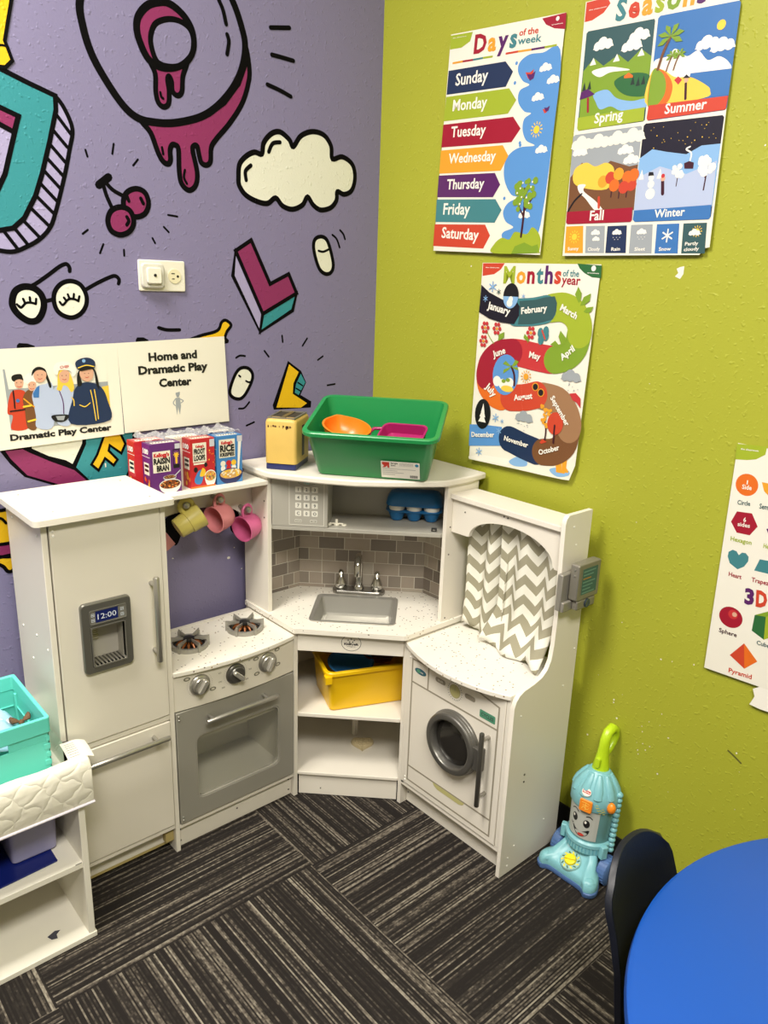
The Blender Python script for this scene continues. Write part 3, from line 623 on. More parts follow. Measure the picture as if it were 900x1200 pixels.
def palm(A, u, v, h, L):
    A.stroke([(u, v), (u + 0.12 * h, v + 0.45 * h), (u + 0.30 * h, v + 0.85 * h)], h * 0.09, pc('brown'), L)
    for t in (15, 60, 115, 160, 205, -25):
        t = math.radians(t); A.poly([(u + 0.3 * h, v + 0.85 * h), (u + 0.3 * h + 0.3 * h * math.cos(t + 0.3), v + 0.85 * h + 0.3 * h * math.sin(t + 0.3)), (u + 0.3 * h + 0.46 * h * math.cos(t), v + 0.82 * h + 0.4 * h * math.sin(t)), (u + 0.3 * h + 0.26 * h * math.cos(t - 0.3), v + 0.85 * h + 0.26 * h * math.sin(t - 0.3))], pc('leaf'), L + 1)
palm(A, *[(.8416,1.7975),(.8416,1.7975)][0], 0.064, 8); palm(A, *[(.8605,1.7913),(.8605,1.7913)][0], 0.030, 8); palm(A, *[(.8758,1.7916),(.8758,1.7916)][0], 0.030, 8)
A.disc(*[(.9619,1.8531),(.9619,1.8531)][0], 0.0085, pc('yellow'), 3)
for q in [(.9402,1.8238),(.9709,1.8154)]: cloud(A, q[0], q[1], 0.05, pc('white'), 3)
A.stroke([(.9062,1.7633),(.9096,1.7364)], 0.005, pc('dark'), 6); A.disc(*[(.9061,1.7693),(.9061,1.7693)][0], 0.0045, pc('skin'), 6); A.poly([(.8983,1.7737),(.9053,1.7792),(.9142,1.7720)], pc('ink'), 7)
A.poly([(.8802,1.7730),(.8881,1.7785),(.8972,1.7712),(.8904,1.7636)], pc('crim'), 6)
panel([(.6591,1.6980),(.8190,1.6987),(.8221,1.6948),(.8253,1.5190),(.8214,1.5146),(.6627,1.5145),(.6591,1.5186),(.6536,1.6940)], 'gray', [(.6575,1.5403),(.8228,1.5429),(.8246,1.5175),(.8214,1.5146),(.6627,1.5145),(.6582,1.5178)], 'red')
A.poly([(.6569,1.6113),(.6842,1.6402),(.7214,1.6146),(.7560,1.6382),(.8034,1.6235),(.8225,1.6257),(.8262,1.5376),(.6587,1.5386)], pc('brown'), 2, sm=False)
A.poly([(.6661,1.6262),(.6941,1.6394),(.7194,1.6299),(.7471,1.6352),(.7678,1.6188),(.7542,1.5823),(.6751,1.5946)], pc('sand'), 3, sm=True)
for q in [(.7605,1.6044),(.7799,1.6105),(.8018,1.6031),(.8164,1.6065),(.7719,1.5887),(.7955,1.5836),(.8129,1.5877),(.7427,1.5981)]: A.disc(q[0], q[1], 0.0125, pc(random.choice(['flame', 'rust', 'orange'])), 4, n=12)
for q in [(.7670,1.5702),(.7859,1.5670),(.8039,1.5683)]: A.stroke([(q[0], q[1] - 0.004), (q[0], q[1] + 0.022)], 0.0028, pc('dark'), 3)
A.poly([(.6801,1.5943),(.6998,1.5946),(.6966,1.5817),(.7285,1.5607),(.7503,1.5406),(.7312,1.5406),(.7035,1.5658),(.6849,1.5800)], pc('white'), 5, sm=True)
A.stroke([(.7374,1.5664),(.7400,1.5464)], 0.006, pc('rust'), 6); A.stroke([(.6595,1.5402),(.6742,1.5618),(.6923,1.5765)], 0.004, pc('ink'), 5)
for q in [(.6798,1.6748),(.7231,1.6745),(.7691,1.6759),(.8046,1.6775)]: cloud(A, q[0], q[1], 0.058, pc('paper'), 3)
for q in [(.7902,1.6537),(.6767,1.6599),(.8063,1.6342)]: cloud(A, q[0], q[1], 0.04, pc('white'), 3)
panel([(.8297,1.7017),(.9901,1.6982),(.9936,1.6946),(.9967,1.5191),(.9928,1.5144),(.8322,1.5143),(.8271,1.5189),(.8251,1.6980)], 'night', [(.8272,1.5368),(.9947,1.5405),(.9961,1.5177),(.9928,1.5144),(.8322,1.5143),(.8271,1.5189)], 'sea')
A.poly([(.8244,1.6363),(.8514,1.6518),(.8860,1.6438),(.9275,1.6360),(.9567,1.6490),(.9945,1.6488),(.9960,1.5377),(.8267,1.5338)], pc('lblue'), 2, sm=False)
A.poly([(.8261,1.6000),(.8732,1.6182),(.9331,1.5998),(.9919,1.6192),(.9952,1.5377),(.8267,1.5338)], pc('snow'), 3)
for q in range(26):
    (u0, v0), (u1, v1) = [(.8428,1.6525),(.9874,1.6920)]; A.disc(random.uniform(u0, u1), random.uniform(v0, v1), random.choice([0.0008, 0.0012]), pc('yellow'), 2, n=6)
for q, r_ in zip([(.8595,1.5676),(.8585,1.5857),(.8576,1.5979)], (0.0105, 0.0075, 0.006)): A.disc(q[0], q[1], r_, pc('white'), 5, n=16)
A.poly([(.8502,1.6020),(.8508,1.6092),(.8603,1.6085),(.8630,1.6019)], pc('ink'), 6)
A.stroke([(.8842,1.5891),(.8877,1.5661)], 0.007, pc('dark'), 5); A.disc(*[(.8842,1.5947),(.8842,1.5947)][0], 0.005, pc('skin'), 6); A.disc(*[(.8835,1.5998),(.8835,1.5998)][0], 0.004, pc('crim'), 6)
for q, h in zip([(.9147,1.5787),(.9734,1.5683),(.8355,1.5958)], (0.036, 0.055, 0.0)):
    if h: tree(A, q[0], q[1], h, pc('dark'), pc('white'), 4, 0.26, 12, 0.13)
for q in [(.8344,1.6031),(.8756,1.6024)]: A.poly([(q[0] - 0.006, q[1] - 0.007), (q[0] + 0.006, q[1] - 0.007), (q[0], q[1] + 0.012)], pc('white'), 4)
A.poly([(.9253,1.6197),(.9351,1.6231),(.9459,1.6195),(.9460,1.6085),(.9276,1.6099)], pc('dark'), 4); A.stroke([(.9373,1.6243),(.9376,1.6372),(.9261,1.6450),(.9334,1.6491)], 0.003, pc('white'), 4)
for nm, tq in (('Spring', [(.7054,1.7155),(.7743,1.7164)]), ('Summer', [(.8688,1.7145),(.9556,1.7134)]), ('Fall', [(.7201,1.5207),(.7548,1.5212)]), ('Winter', [(.8757,1.5210),(.9418,1.5231)])): tline(A, nm, tq, pc('white'), L=8)
for i, (nm, k, q, tq) in enumerate((('Sunny', 'orange', [(.6592,1.5097),(.7047,1.5101),(.7111,1.4526),(.6620,1.4528)], [(.6696,1.4585),(.6992,1.4591)]), ('Cloudy', 'gray', [(.7118,1.5092),(.7603,1.5087),(.7659,1.4525),(.7171,1.4526)], [(.7234,1.4574),(.7546,1.4580)]),
       ('Rain', 'navy', [(.7671,1.5077),(.8142,1.5080),(.8193,1.4524),(.7688,1.4525)], [(.7833,1.4571),(.8047,1.4578)]), ('Sleet', 'gray', [(.8241,1.5085),(.8741,1.5086),(.8799,1.4514),(.8267,1.4516)], [(.8395,1.4569),(.8642,1.4575)]),
       ('Snow', 'sea', [(.8836,1.5083),(.9328,1.5084),(.9382,1.4513),(.8868,1.4514)], [(.8955,1.4566),(.9224,1.4572)]), ('Partly', 'dteal', [(.9417,1.5082),(.9907,1.5082),(.9952,1.4512),(.9456,1.4513)], [(.9514,1.4664),(.9792,1.4676)]))):
    A.poly(q, pc(k), 1); tline(A, nm, tq, pc('white'), h=0.0072 if i < 5 else 0.0066, L=4)
    u = sum(p[0] for p in q) / 4; v = sum(p[1] for p in q) / 4 + 0.006
    if i == 0: sun(A, u, v, 0.014, 3)
    elif i == 4: snowflake(A, u, v, 0.013, pc('white'), 3)
    elif i == 5: sun(A, u + 0.004, v + 0.007, 0.011, 2); cloud(A, u, v + 0.003, 0.026, pc('white'), 3)
    else:
        cloud(A, u, v + 0.007, 0.024, pc('white'), 3)
        if i == 1: cloud(A, u + 0.003, v - 0.006, 0.02, pc('white'), 3)
        else:
            for j in range(5): A.disc(u - 0.008 + 0.004 * j, v - 0.002 - 0.004 * (j % 2), 0.0009, pc('white'), 3, n=6)
tline(A, 'cloudy', [(.9507,1.4556),(.9824,1.4576)], pc('white'), h=0.0066, L=4)
finish(A, 'poster', 'four seasons poster with weather icons along the bottom, highest on the green wall', 'poster')

# --- months of the year
A = poster_art(0.004, 0.022, 1.43)
sheet(A, [(.4121,1.4308),(.7589,1.4292),(.7533,.9765),(.7410,.9385),(.7239,.9370),(.6632,.9350),(.5829,.9340),(.4195,.9295)], pc('paper'))
def mroad(k, pts, L, w=0.0655): A.stroke(pts, w, pc(k), L)
A.poly([(.4135,1.4297),(.4842,1.4301),(.4734,1.4156),(.4528,1.4040),(.4151,1.3992)], pc('rust')); A.poly([(.6960,1.4306),(.7603,1.4270),(.7619,1.4003),(.7389,1.4015),(.7176,1.4102),(.7035,1.4203)], pc('green'))
A.disc(*[(.7404,1.4207),(.7404,1.4207)][0], 0.006, pc('white'), 2); tline(A, 'spreadsheets', [(.7252,1.4103),(.7558,1.4091)], pc('white'), h=0.0025); tline(A, 'the classroom', [(.4229,1.4187),(.4682,1.4183)], pc('white'), h=0.0025)
ctext(A, 'Months', [pc('lime'), pc('orange'), pc('red'), pc('teal'), pc('plum'), pc('rust')], [(.4846,1.3841),(.6566,1.3873)], 0.040)
tline(A, 'of the', [(.6596,1.4026),(.7042,1.4021)], pc('teal'), h=0.015); tline(A, 'year', [(.6584,1.3856),(.7096,1.3844)], pc('red'), h=0.021)
mroad('teal', [(.5353,1.3160),(.5820,1.3196),(.6155,1.3257),(.6209,1.3273)], 11); mroad('lime', [(.6372,1.3307),(.6722,1.3340),(.7029,1.3218),(.7203,1.2993),(.7241,1.2782)], 10); mroad('leaf', [(.7228,1.2803),(.7174,1.2475),(.6963,1.2252),(.6648,1.2143)], 9); mroad('crim', [(.6511,1.2130),(.6052,1.2156),(.5636,1.2201),(.5333,1.2207)], 7)
mroad('red', [(.5333,1.2207),(.4937,1.2135),(.4641,1.1906),(.4555,1.1654),(.4555,1.1517)], 8); mroad('flame', [(.4556,1.1507),(.4635,1.1295),(.4880,1.1113),(.5109,1.1059)], 6); mroad('rust', [(.5419,1.1090),(.5869,1.1158),(.6211,1.1263)], 9)
mroad('ltan', [(.6386,1.1257),(.6843,1.1206),(.7119,1.0980),(.7248,1.0725),(.7249,1.0588)], 8); mroad('brown', [(.7241,1.0564),(.7174,1.0215),(.6905,.9988),(.6575,.9918)], 7); mroad('navy', [(.6367,.9894),(.5939,.9964),(.5572,1.0047),(.5484,1.0057)], 6)
A.poly([(.4158,1.3778),(.4444,1.3600),(.4898,1.3441),(.5323,1.3439),(.5444,1.3309),(.5456,1.3092),(.5323,1.2879),(.4891,1.2900),(.4505,1.2971),(.4149,1.3109)], pc('night'), 14, sm=False)
A.poly([(.6450,1.3578),(.6533,1.3431),(.6534,1.3236),(.6457,1.3058),(.6187,1.2976),(.5852,1.2911),(.5443,1.2882),(.5470,1.3184),(.5420,1.3430),(.5903,1.3480),(.6177,1.3547)], pc('dteal'), 13)
A.poly([(.4131,1.0221),(.4633,1.0289),(.5228,1.0323),(.5327,.9855),(.4751,.9753),(.4162,.9649)], pc('sky'), 5)
for nm, tq in (('January', [(.4418,1.3216),(.5156,1.3086)]), ('February', [(.5523,1.3132),(.6280,1.3241)]), ('March', [(.6637,1.3284),(.7107,1.3094)]), ('April', [(.6857,1.2140),(.7183,1.2411)]), ('May', [(.5880,1.2131),(.6220,1.2103)]), ('June', [(.4764,1.2024),(.5152,1.2173)]),
         ('July', [(.4566,1.1262),(.4876,1.1019)]), ('August', [(.5554,1.1045),(.6117,1.1166)]), ('September', [(.6638,1.1244),(.7177,1.0641)]), ('October', [(.6491,.9835),(.7070,1.0070)]), ('November', [(.5350,1.0009),(.6122,.9947)]), ('December', [(.4249,.9909),(.5026,1.0030)])): tline(A, nm, tq, pc('white'), L=19, bold=0.03)
q = [(.5144,1.3541),(.5383,1.3550),(.5153,1.3464),(.5126,1.3372)]; r_ = q[1][0] - q[0][0]
A.disc(*q[0], r_, pc('ink'), 16, ry=r_ * 1.25); A.poly([(q[0][0] + r_ * math.cos(t), q[0][1] + 1.25 * r_ * math.sin(t)) for t in [PI + 0.05 + (PI - 0.1) * k / 12 for k in range(13)]], pc('lblue'), 17); A.disc(*q[3], 0.009, pc('white'), 18, n=14); A.disc(*q[2], 0.007, pc('white'), 18, n=14)
for q, r_ in zip([(.4532,1.3742),(.4744,1.3624),(.4331,1.3447),(.5531,1.3546),(.5003,1.0527),(.5226,1.0471),(.5150,1.0211),(.4540,.9561)], (0.013, 0.007, 0.008, 0.006, 0.011, 0.006, 0.009, 0.011)): snowflake(A, q[0], q[1], r_, pc('dteal' if q[1] > 1.33 and r_ > 0.0065 and q[0] > 0.47 else 'lblue'), 14)
for q in ([(.7129,1.3456),(.7002,1.3640),(.7069,1.3810),(.7180,1.3667),(.7176,1.3499)], [(.7173,1.3394),(.7242,1.3586),(.7423,1.3675),(.7414,1.3509),(.7288,1.3420)], [(.7282,1.3273),(.7371,1.3370),(.7530,1.3393),(.7485,1.3275),(.7362,1.3243)], [(.6789,1.2475),(.6678,1.2677),(.6715,1.2820),(.6884,1.2670),(.6873,1.2538)], [(.6747,1.2462),(.6596,1.2583),(.6469,1.2484),(.6668,1.2434)], [(.4886,1.2453),(.4860,1.2593),(.5038,1.2676),(.5040,1.2535)], [(.5781,1.2498),(.5654,1.2580),(.5673,1.2673),(.5800,1.2591)]): A.poly(q, pc('leaf'), 13)
for q in [(.4399,1.2742),(.4379,1.2405),(.4789,1.2739),(.5863,1.2709)]:
    for k in range(6): A.disc(q[0] + 0.0095 * math.cos(k * PI / 3), q[1] + 0.0115 * math.sin(k * PI / 3), 0.005, pc('crim'), 13, n=8)
    A.disc(*q, 0.004, pc('orange'), 14, n=8)
for q in ([(.4473,1.2637),(.4583,1.2502),(.4724,1.2370)], [(.4823,1.2647),(.4877,1.2547),(.4861,1.2451)], [(.5848,1.2626),(.5795,1.2477)]): A.stroke(q, 0.0022, pc('leaf'), 12)
for q in [(.6148,1.2728),(.6301,1.2775),(.6177,1.2569),(.6312,1.2673)]: A.disc(*q, 0.0085, pc('teal'), 13, ry=0.012, n=12)
A.stroke([(.6187,1.2785),(.6299,1.2596)], 0.004, pc('rust'), 14)
q = [(.5195,1.1635),(.5608,1.1680),(.5292,1.1300)]; r_ = q[1][0] - q[0][0]
A.disc(*q[0], r_, pc('sky'), 13, ry=r_ * 1.22); A.disc(*q[2], 0.02, pc('sand'), 14, ry=0.008)
for qq in [(.4942,1.1453),(.5137,1.1403),(.5351,1.1451)]: A.disc(*qq, 0.013, pc('white'), 13, n=14)
palm(A, *[(.5502,1.1412),(.5502,1.1412)][0], 0.001, 14); A.stroke([(.5509,1.1413),(.5483,1.1657),(.5370,1.1858)], 0.006, pc('dark'), 15)
for qq in ([(.5370,1.1858),(.5172,1.1981),(.5086,1.1901),(.5215,1.1866)], [(.5370,1.1858),(.5473,1.2033),(.5586,1.1996),(.5489,1.1884)], [(.5357,1.1857),(.5132,1.1762),(.5118,1.1656),(.5287,1.1769)], [(.5370,1.1858),(.5565,1.1854),(.5596,1.1787),(.5467,1.1806)]): A.poly(qq, pc('leaf'), 16)
for qq in [(.5161,1.1478),(.5294,1.1517)]: A.disc(*qq, 0.007, pc('leaf'), 15, ry=0.005, n=10)
sun(A, *[(.5843,1.1663),(.5843,1.1663)][0], 0.016, 13, 'orange')
for q in [(.7156,1.1772),(.5914,1.0639)]:
    cloud(A, q[0], q[1], 0.058, pc('gray'), 12)
    for j in range(9): A.disc(q[0] + random.uniform(-0.022, 0.022), q[1] - random.uniform(0.012, 0.03), 0.0013, pc('gray'), 12, n=6)
A.poly([(.7157,1.1415),(.7330,1.1450),(.7476,1.1344),(.7504,1.1125),(.7384,1.1233),(.7260,1.1280)], pc('crim'), 13, sm=False)
for q in [(.6161,1.1452),(.6342,1.1335)]: A.disc(*q, 0.010, pc('orange'), 14, n=16); A.disc(*q, 0.0078, pc('ink'), 15, n=16)
for q in range(26):
    (u0, v0), (u1, v1) = [(.6403,1.0500),(.6729,1.1039)]; A.disc(random.uniform(u0, u1), random.uniform(v0, v1), 0.004, pc('orange'), 14, n=8)
A.disc(*[(.6853,1.0664),(.6853,1.0664)][0], 0.023, pc('rust'), 15, ry=0.027)
A.stroke([(.6600,1.0200),(.6604,1.0461),(.6535,1.0709)], 0.004, pc('dark'), 14); A.stroke([(.6863,1.0198),(.6847,1.0617)], 0.005, pc('dark'), 16); A.poly([(.6457,1.0137),(.6532,1.0236),(.6671,1.0188),(.6517,1.0114)], pc('rust'), 15)
q = [(.4560,1.0562),(.4827,1.0601),(.4558,1.0232)]; r_ = q[1][0] - q[0][0]; A.disc(*q[0], r_, pc('ink'), 13, ry=r_ * 1.45)
for dv, w_ in ((0.016, 0.006), (0.004, 0.010), (-0.009, 0.013)): A.poly([(q[0][0] - w_, q[0][1] + dv - 0.012), (q[0][0] + w_, q[0][1] + dv - 0.012), (q[0][0], q[0][1] + dv + 0.012)], pc('white'), 14)
A.stroke([(.4549,1.0332),(.4554,1.0206)], 0.003, pc('ink'), 14)
A.poly([(.5555,.9495),(.5848,.9676),(.6098,.9624),(.6114,.9480),(.5752,.9408)], pc('lblue'), 2, sm=True); A.poly([(.6818,.9522),(.7034,.9623),(.7370,.9610),(.7374,.9493),(.7060,.9404)], pc('lblue'), 2, sm=True)
for q in ([(.6960,.9861),(.7123,.9906),(.7181,.9572),(.7276,.9567),(.7271,.9519),(.7020,.9506)], [(.7145,.9910),(.7296,.9938),(.7297,.9666),(.7372,.9596),(.7366,.9557),(.7185,.9539)]): A.poly(q, pc('orange'), 3)
A.poly([(.4174,.9362),(.4574,.9489),(.5611,.9556),(.5503,.9384),(.4192,.9312)], pc('white'), 1, sm=False)
finish(A, 'poster', 'months of the year poster with a winding coloured path of month names', 'poster')

# --- shapes (runs out of the frame)
A = poster_art(0.004, 0.006, 1.09)
sheet(A, [(1.1187,1.0938),(1.2914,1.0922),(1.3220,.6129),(1.1275,.6043)], pc('paper'))
P5 = pc('paper')
A.poly([(1.1171,1.0924),(1.1754,1.0964),(1.1747,1.0805),(1.1591,1.0685),(1.1420,1.0638),(1.1187,1.0608)], pc('lime')); tline(A, 'the classroom', [(1.1262,1.0821),(1.1609,1.0839)], pc('white'), h=0.0035)
q = [(1.1498,1.0149),(1.1721,1.0183)]; A.disc(*q[0], q[1][0] - q[0][0], pc('flame')); tline(A, '1', [(1.1491,1.0161),(1.1514,1.0162)], pc('white'), h=0.0085); tline(A, 'Side', [(1.1418,1.0052),(1.1607,1.0065)], pc('white'), h=0.0095)
A.poly([(1.1774,1.0264),(1.2227,1.0267),(1.2233,1.0114),(1.2146,1.0003),(1.1972,1.0009),(1.1847,1.0096)], pc('orange'))
tline(A, 'Circle', [(1.1381,.9721),(1.1634,.9748)], pc('dteal'), h=0.0095); tline(A, 'Semicircle', [(1.1815,.9740),(1.2230,.9767)], pc('dteal'), h=0.0105)
A.poly([(1.1396,.9576),(1.1694,.9607),(1.1847,.9371),(1.1724,.9157),(1.1463,.9145),(1.1313,.9339)], pc('red')); tline(A, '6', [(1.1555,.9400),(1.1609,.9405)], pc('white'), h=0.0095); tline(A, 'sides', [(1.1457,.9289),(1.1703,.9310)], pc('white'), h=0.0085)
A.poly([(1.2017,.9368),(1.2197,.9462),(1.2311,.9306),(1.2169,.9127)], pc('plum')); tline(A, 'Hexagon', [(1.1367,.8953),(1.1792,.8974)], pc('lime'), h=0.0095); tline(A, 'Heptagon', [(1.2025,.8982),(1.2366,.8994)], pc('lime'), h=0.0095)
A.poly([(1.1606,.8396),(1.1431,.8477),(1.1367,.8607),(1.1370,.8707),(1.1444,.8773),(1.1526,.8762),(1.1584,.8695),(1.1634,.8764),(1.1711,.8776),(1.1780,.8718),(1.1787,.8623),(1.1726,.8492)], pc('teal'), sm=False)
A.poly([(1.2001,.8730),(1.2405,.8770),(1.2539,.8502),(1.1932,.8472)], pc('teal')); tline(A, 'Heart', [(1.1452,.8208),(1.1716,.8217)], pc('red'), h=0.0095); tline(A, 'Trapezoid', [(1.1918,.8232),(1.2407,.8263)], pc('red'), h=0.0095)
tline(A, '3', [(1.1856,.7748),(1.2047,.7769)], pc('plum'), h=0.032, bold=0.05); tline(A, 'D', [(1.2084,.7767),(1.2302,.7793)], pc('rust'), h=0.033, bold=0.05)
q = [(1.1642,.7347),(1.1887,.7421),(1.1678,.7422)]; A.disc(*q[0], q[1][0] - q[0][0], pc('red'), ry=0.0225); A.disc(*q[2], 0.010, pc('crim'), 2); A.disc(*[(1.1709,.7433),(1.1709,.7433)][0], 0.005, pc('skin'), 3)
tline(A, 'Sphere', [(1.1453,.6950),(1.1830,.6968)], pc('dark'), h=0.0095)
A.poly([(1.2101,.7563),(1.2317,.7601),(1.2360,.7116),(1.2099,.7219)], pc('green')); A.poly([(1.2317,.7601),(1.2581,.7769),(1.2654,.7354),(1.2360,.7116)], pc('lime')); A.poly([(1.2101,.7563),(1.2365,.7742),(1.2581,.7769),(1.2317,.7601)], pc('leaf')); tline(A, 'Cube', [(1.2239,.6968),(1.2496,.6983)], pc('dteal'), h=0.0095)
A.poly([(1.1999,.6895),(1.1757,.6532),(1.2094,.6356)], pc('rust')); A.poly([(1.1999,.6895),(1.2318,.6611),(1.2094,.6356)], pc('flame')); tline(A, 'Pyramid', [(1.1795,.6156),(1.2273,.6192)], pc('rust'), h=0.0105)
finish(A, 'poster', 'geometric shapes chart cut by the picture edge, lowest on the green wall', 'poster')
A = Art(step=0.0003, fn=lambda u, v, w: V((-0.006 - w - 0.015 * max(0, 0.66 - v), -u, v)), N=(-1, 0, 0))
sheet(A, [(1.2332,.5998),(1.2651,.6256),(1.2757,.5642),(1.2553,.5625),(1.2322,.5636),(1.2393,.5847)], pc('white'))
finish(A, 'paper_scrap', 'torn scrap of white paper taped under the shapes chart', 'paper')

# --- two printed sheets on the purple wall
def wall_sheet(off=0.003, lean=0.02, zc=1.23):
    return Art(step=0.0002, fn=lambda u, v, w: V((u, -(off + lean * (zc - v)) - w, v)), N=(0, -1, 0))
A = wall_sheet()
sheet(A, [(-1.0500,1.2131),(-.7906,1.2194),(-.7879,1.0065),(-1.0719,.9974)], pc('paper'))
CR = '0 400 6.4286'
A.poly([(-1.0436,1.1707),(-.8191,1.1909),(-.8167,1.0425),(-1.0404,1.0394)], pc('gray'), 1); A.poly([(-1.0396,1.1711),(-.8191,1.1909),(-.8184,1.1330),(-1.0358,1.1280)], pc('paper'), 2); A.poly([(-.8333,1.1216),(-.8174,1.1237),(-.8169,1.0488),(-.8323,1.0470)], pc('sand'), 2)
def kid(body, bk, face, hair, hk, L):
    A.poly(body, pc(bk), L, sm=True); A.poly(hair, pc(hk), L + 1, sm=True); A.poly(face, pc('skin'), L + 2, sm=True)
    c = (sum(p[0] for p in face) / len(face), sum(p[1] for p in face) / len(face))
    for d in (-0.0045, 0.0045): A.disc(c[0] + d, c[1] + 0.003, 0.0011, pc('dark'), L + 3, n=6)
    A.stroke([(c[0] - 0.004, c[1] - 0.005), (c[0], c[1] - 0.0065), (c[0] + 0.004, c[1] - 0.005)], 0.0012, pc('crim'), L + 3)
kid([(-1.0280,1.1246),(-1.0377,1.1081),(-1.0435,1.0769),(-1.0333,1.0703),(-1.0388,1.0416),(-1.0043,1.0413),(-1.0035,1.0795),(-1.0016,1.1143),(-1.0089,1.1249)], 'rust', [(-1.0221,1.1442),(-1.0218,1.1328),(-1.0141,1.1281),(-1.0069,1.1319),(-1.0048,1.1447),(-1.0135,1.1481)], [(-1.0280,1.1531),(-1.0220,1.1584),(-1.0084,1.1592),(-1.0050,1.1519),(-1.0058,1.1433),(-1.0248,1.1444)], 'ink', 2)
A.stroke([(-1.0275,1.1246),(-1.0273,1.1045),(-1.0276,1.0872)], 0.003, pc('ink'), 5); A.stroke([(-1.0377,1.0808),(-1.0074,1.0827)], 0.003, pc('ink'), 5); A.disc(*[(-1.0201,1.1026),(-1.0201,1.1026)][0], 0.004, pc('sea'), 5, n=10)
kid([(-.9995,1.1228),(-1.0093,1.1061),(-1.0076,1.0798),(-1.0055,1.0429),(-.9859,1.0410),(-.9800,1.1070),(-.9869,1.1235)], 'brown', [(-.9954,1.1370),(-.9955,1.1269),(-.9898,1.1217),(-.9816,1.1261),(-.9793,1.1390),(-.9879,1.1424)], [(-1.0042,1.1461),(-.9976,1.1572),(-.9876,1.1610),(-.9780,1.1534),(-.9768,1.1418),(-.9967,1.1371)], 'white', 4)
A.stroke([(-1.0074,1.1060),(-.9965,1.0950),(-.9874,1.0870)], 0.003, pc('orange'), 7); A.stroke([(-1.0096,1.0887),(-.9941,1.0905)], 0.004, pc('yellow'), 7); A.stroke([(-1.0029,1.0559),(-.9871,1.0590)], 0.004, pc('yellow'), 7)
kid([(-.9779,1.1302),(-.9892,1.1135),(-.9883,1.0930),(-.9859,1.0663),(-.9859,1.0410),(-.9498,1.0422),(-.9436,1.1311),(-.9605,1.1350)], 'snow', [(-.9826,1.1550),(-.9789,1.1433),(-.9700,1.1391),(-.9597,1.1437),(-.9550,1.1580),(-.9634,1.1656),(-.9761,1.1648)], [(-.9863,1.1538),(-.9829,1.1665),(-.9712,1.1732),(-.9575,1.1683),(-.9530,1.1550),(-.9465,1.1313),(-.9512,1.1272),(-.9589,1.1524),(-.9778,1.1620)], 'ink', 6)
A.poly([(-.9785,1.1288),(-.9720,1.1328),(-.9758,1.1067),(-.9869,1.1075),(-.9875,1.1163)], pc('sea'), 9)
kid([(-.9321,1.1304),(-.9446,1.1194),(-.9567,1.0966),(-.9573,1.0728),(-.9408,1.0625),(-.9394,1.0442),(-.9113,1.0432),(-.9001,1.1076),(-.9029,1.1287)], 'snow', [(-.9277,1.1552),(-.9269,1.1405),(-.9186,1.1350),(-.9085,1.1395),(-.9058,1.1586),(-.9162,1.1635)], [(-.9299,1.1568),(-.9336,1.1305),(-.9358,1.1218),(-.9273,1.1183),(-.9205,1.1298),(-.9120,1.1263),(-.9041,1.1138),(-.8972,1.1254),(-.9037,1.1555),(-.9173,1.1679)], 'sand', 8)
A.poly([(-.9385,1.1572),(-.9387,1.1718),(-.9278,1.1815),(-.9074,1.1816),(-.8922,1.1698),(-.8903,1.1564),(-.8984,1.1479),(-.9032,1.1614),(-.9264,1.1640),(-.9316,1.1540)], pc('white'), 12, sm=True); tline(A, 'CHEF', [(-.9247,1.1674),(-.9050,1.1686)], pc('crim'), h=0.006, L=14)
A.poly([(-.9517,1.0649),(-.9170,1.0641),(-.9178,1.0544),(-.9302,1.0488),(-.9475,1.0525)], pc('ink'), 12, sm=True); A.stroke([(-.9308,1.1185),(-.9249,1.0943),(-.9257,1.0672)], 0.002, pc('plum'), 12); A.poly([(-.9437,1.0627),(-.9231,1.0622),(-.9269,1.0522),(-.9401,1.0534)], pc('gray'), 13)
kid([(-.8786,1.1333),(-.8945,1.1222),(-.9021,1.1017),(-.9122,1.0433),(-.8214,1.0429),(-.8229,1.0900),(-.8335,1.1185),(-.8543,1.1320)], 'navy', [(-.8820,1.1590),(-.8794,1.1424),(-.8662,1.1357),(-.8541,1.1426),(-.8515,1.1605),(-.8670,1.1657)], [(-.8840,1.1605),(-.8895,1.1279),(-.8788,1.1303),(-.8799,1.1544),(-.8520,1.1621),(-.8468,1.1285),(-.8399,1.1174),(-.8488,1.1649)], 'ink', 10)
A.poly([(-.8906,1.1786),(-.8774,1.1876),(-.8592,1.1887),(-.8461,1.1798),(-.8488,1.1649),(-.8668,1.1687),(-.8852,1.1636)], pc('navy'), 15, sm=True); A.stroke([(-.8849,1.1671),(-.8665,1.1723),(-.8491,1.1686)], 0.0022, pc('yellow'), 16); A.disc(*[(-.8712,1.1823),(-.8712,1.1823)][0], 0.004, pc('lblue'), 16, n=10); A.poly([(-.8845,1.1650),(-.8667,1.1702),(-.8510,1.1674),(-.8519,1.1636),(-.8795,1.1597)], pc('ink'), 16)
for q in ([(-.8884,1.0840),(-.8766,1.0792),(-.8644,1.0868)], [(-.9050,1.1019),(-.9011,1.0956),(-.9011,1.0835)], [(-.8610,1.1156),(-.8574,1.0894),(-.8538,1.0458)], [(-.8523,1.1166),(-.8497,1.0889),(-.8480,1.0484)]): A.stroke(q, 0.0022, pc('sand'), 14)
tline(A, 'Dramatic Play Center', [(-1.0439,1.0172),(-.8176,1.0197)], pc('ink'), h=0.0135, L=4, bold=0.045)
finish(A, 'sign', 'paper sign with a photo of children in costumes on the purple wall', 'sign')
A = wall_sheet()
A.L = 1
sheet(A, [(-.7906,1.2194),(-.5080,1.2298),(-.5015,1.0120),(-.7857,1.0083)], pc('paper'))
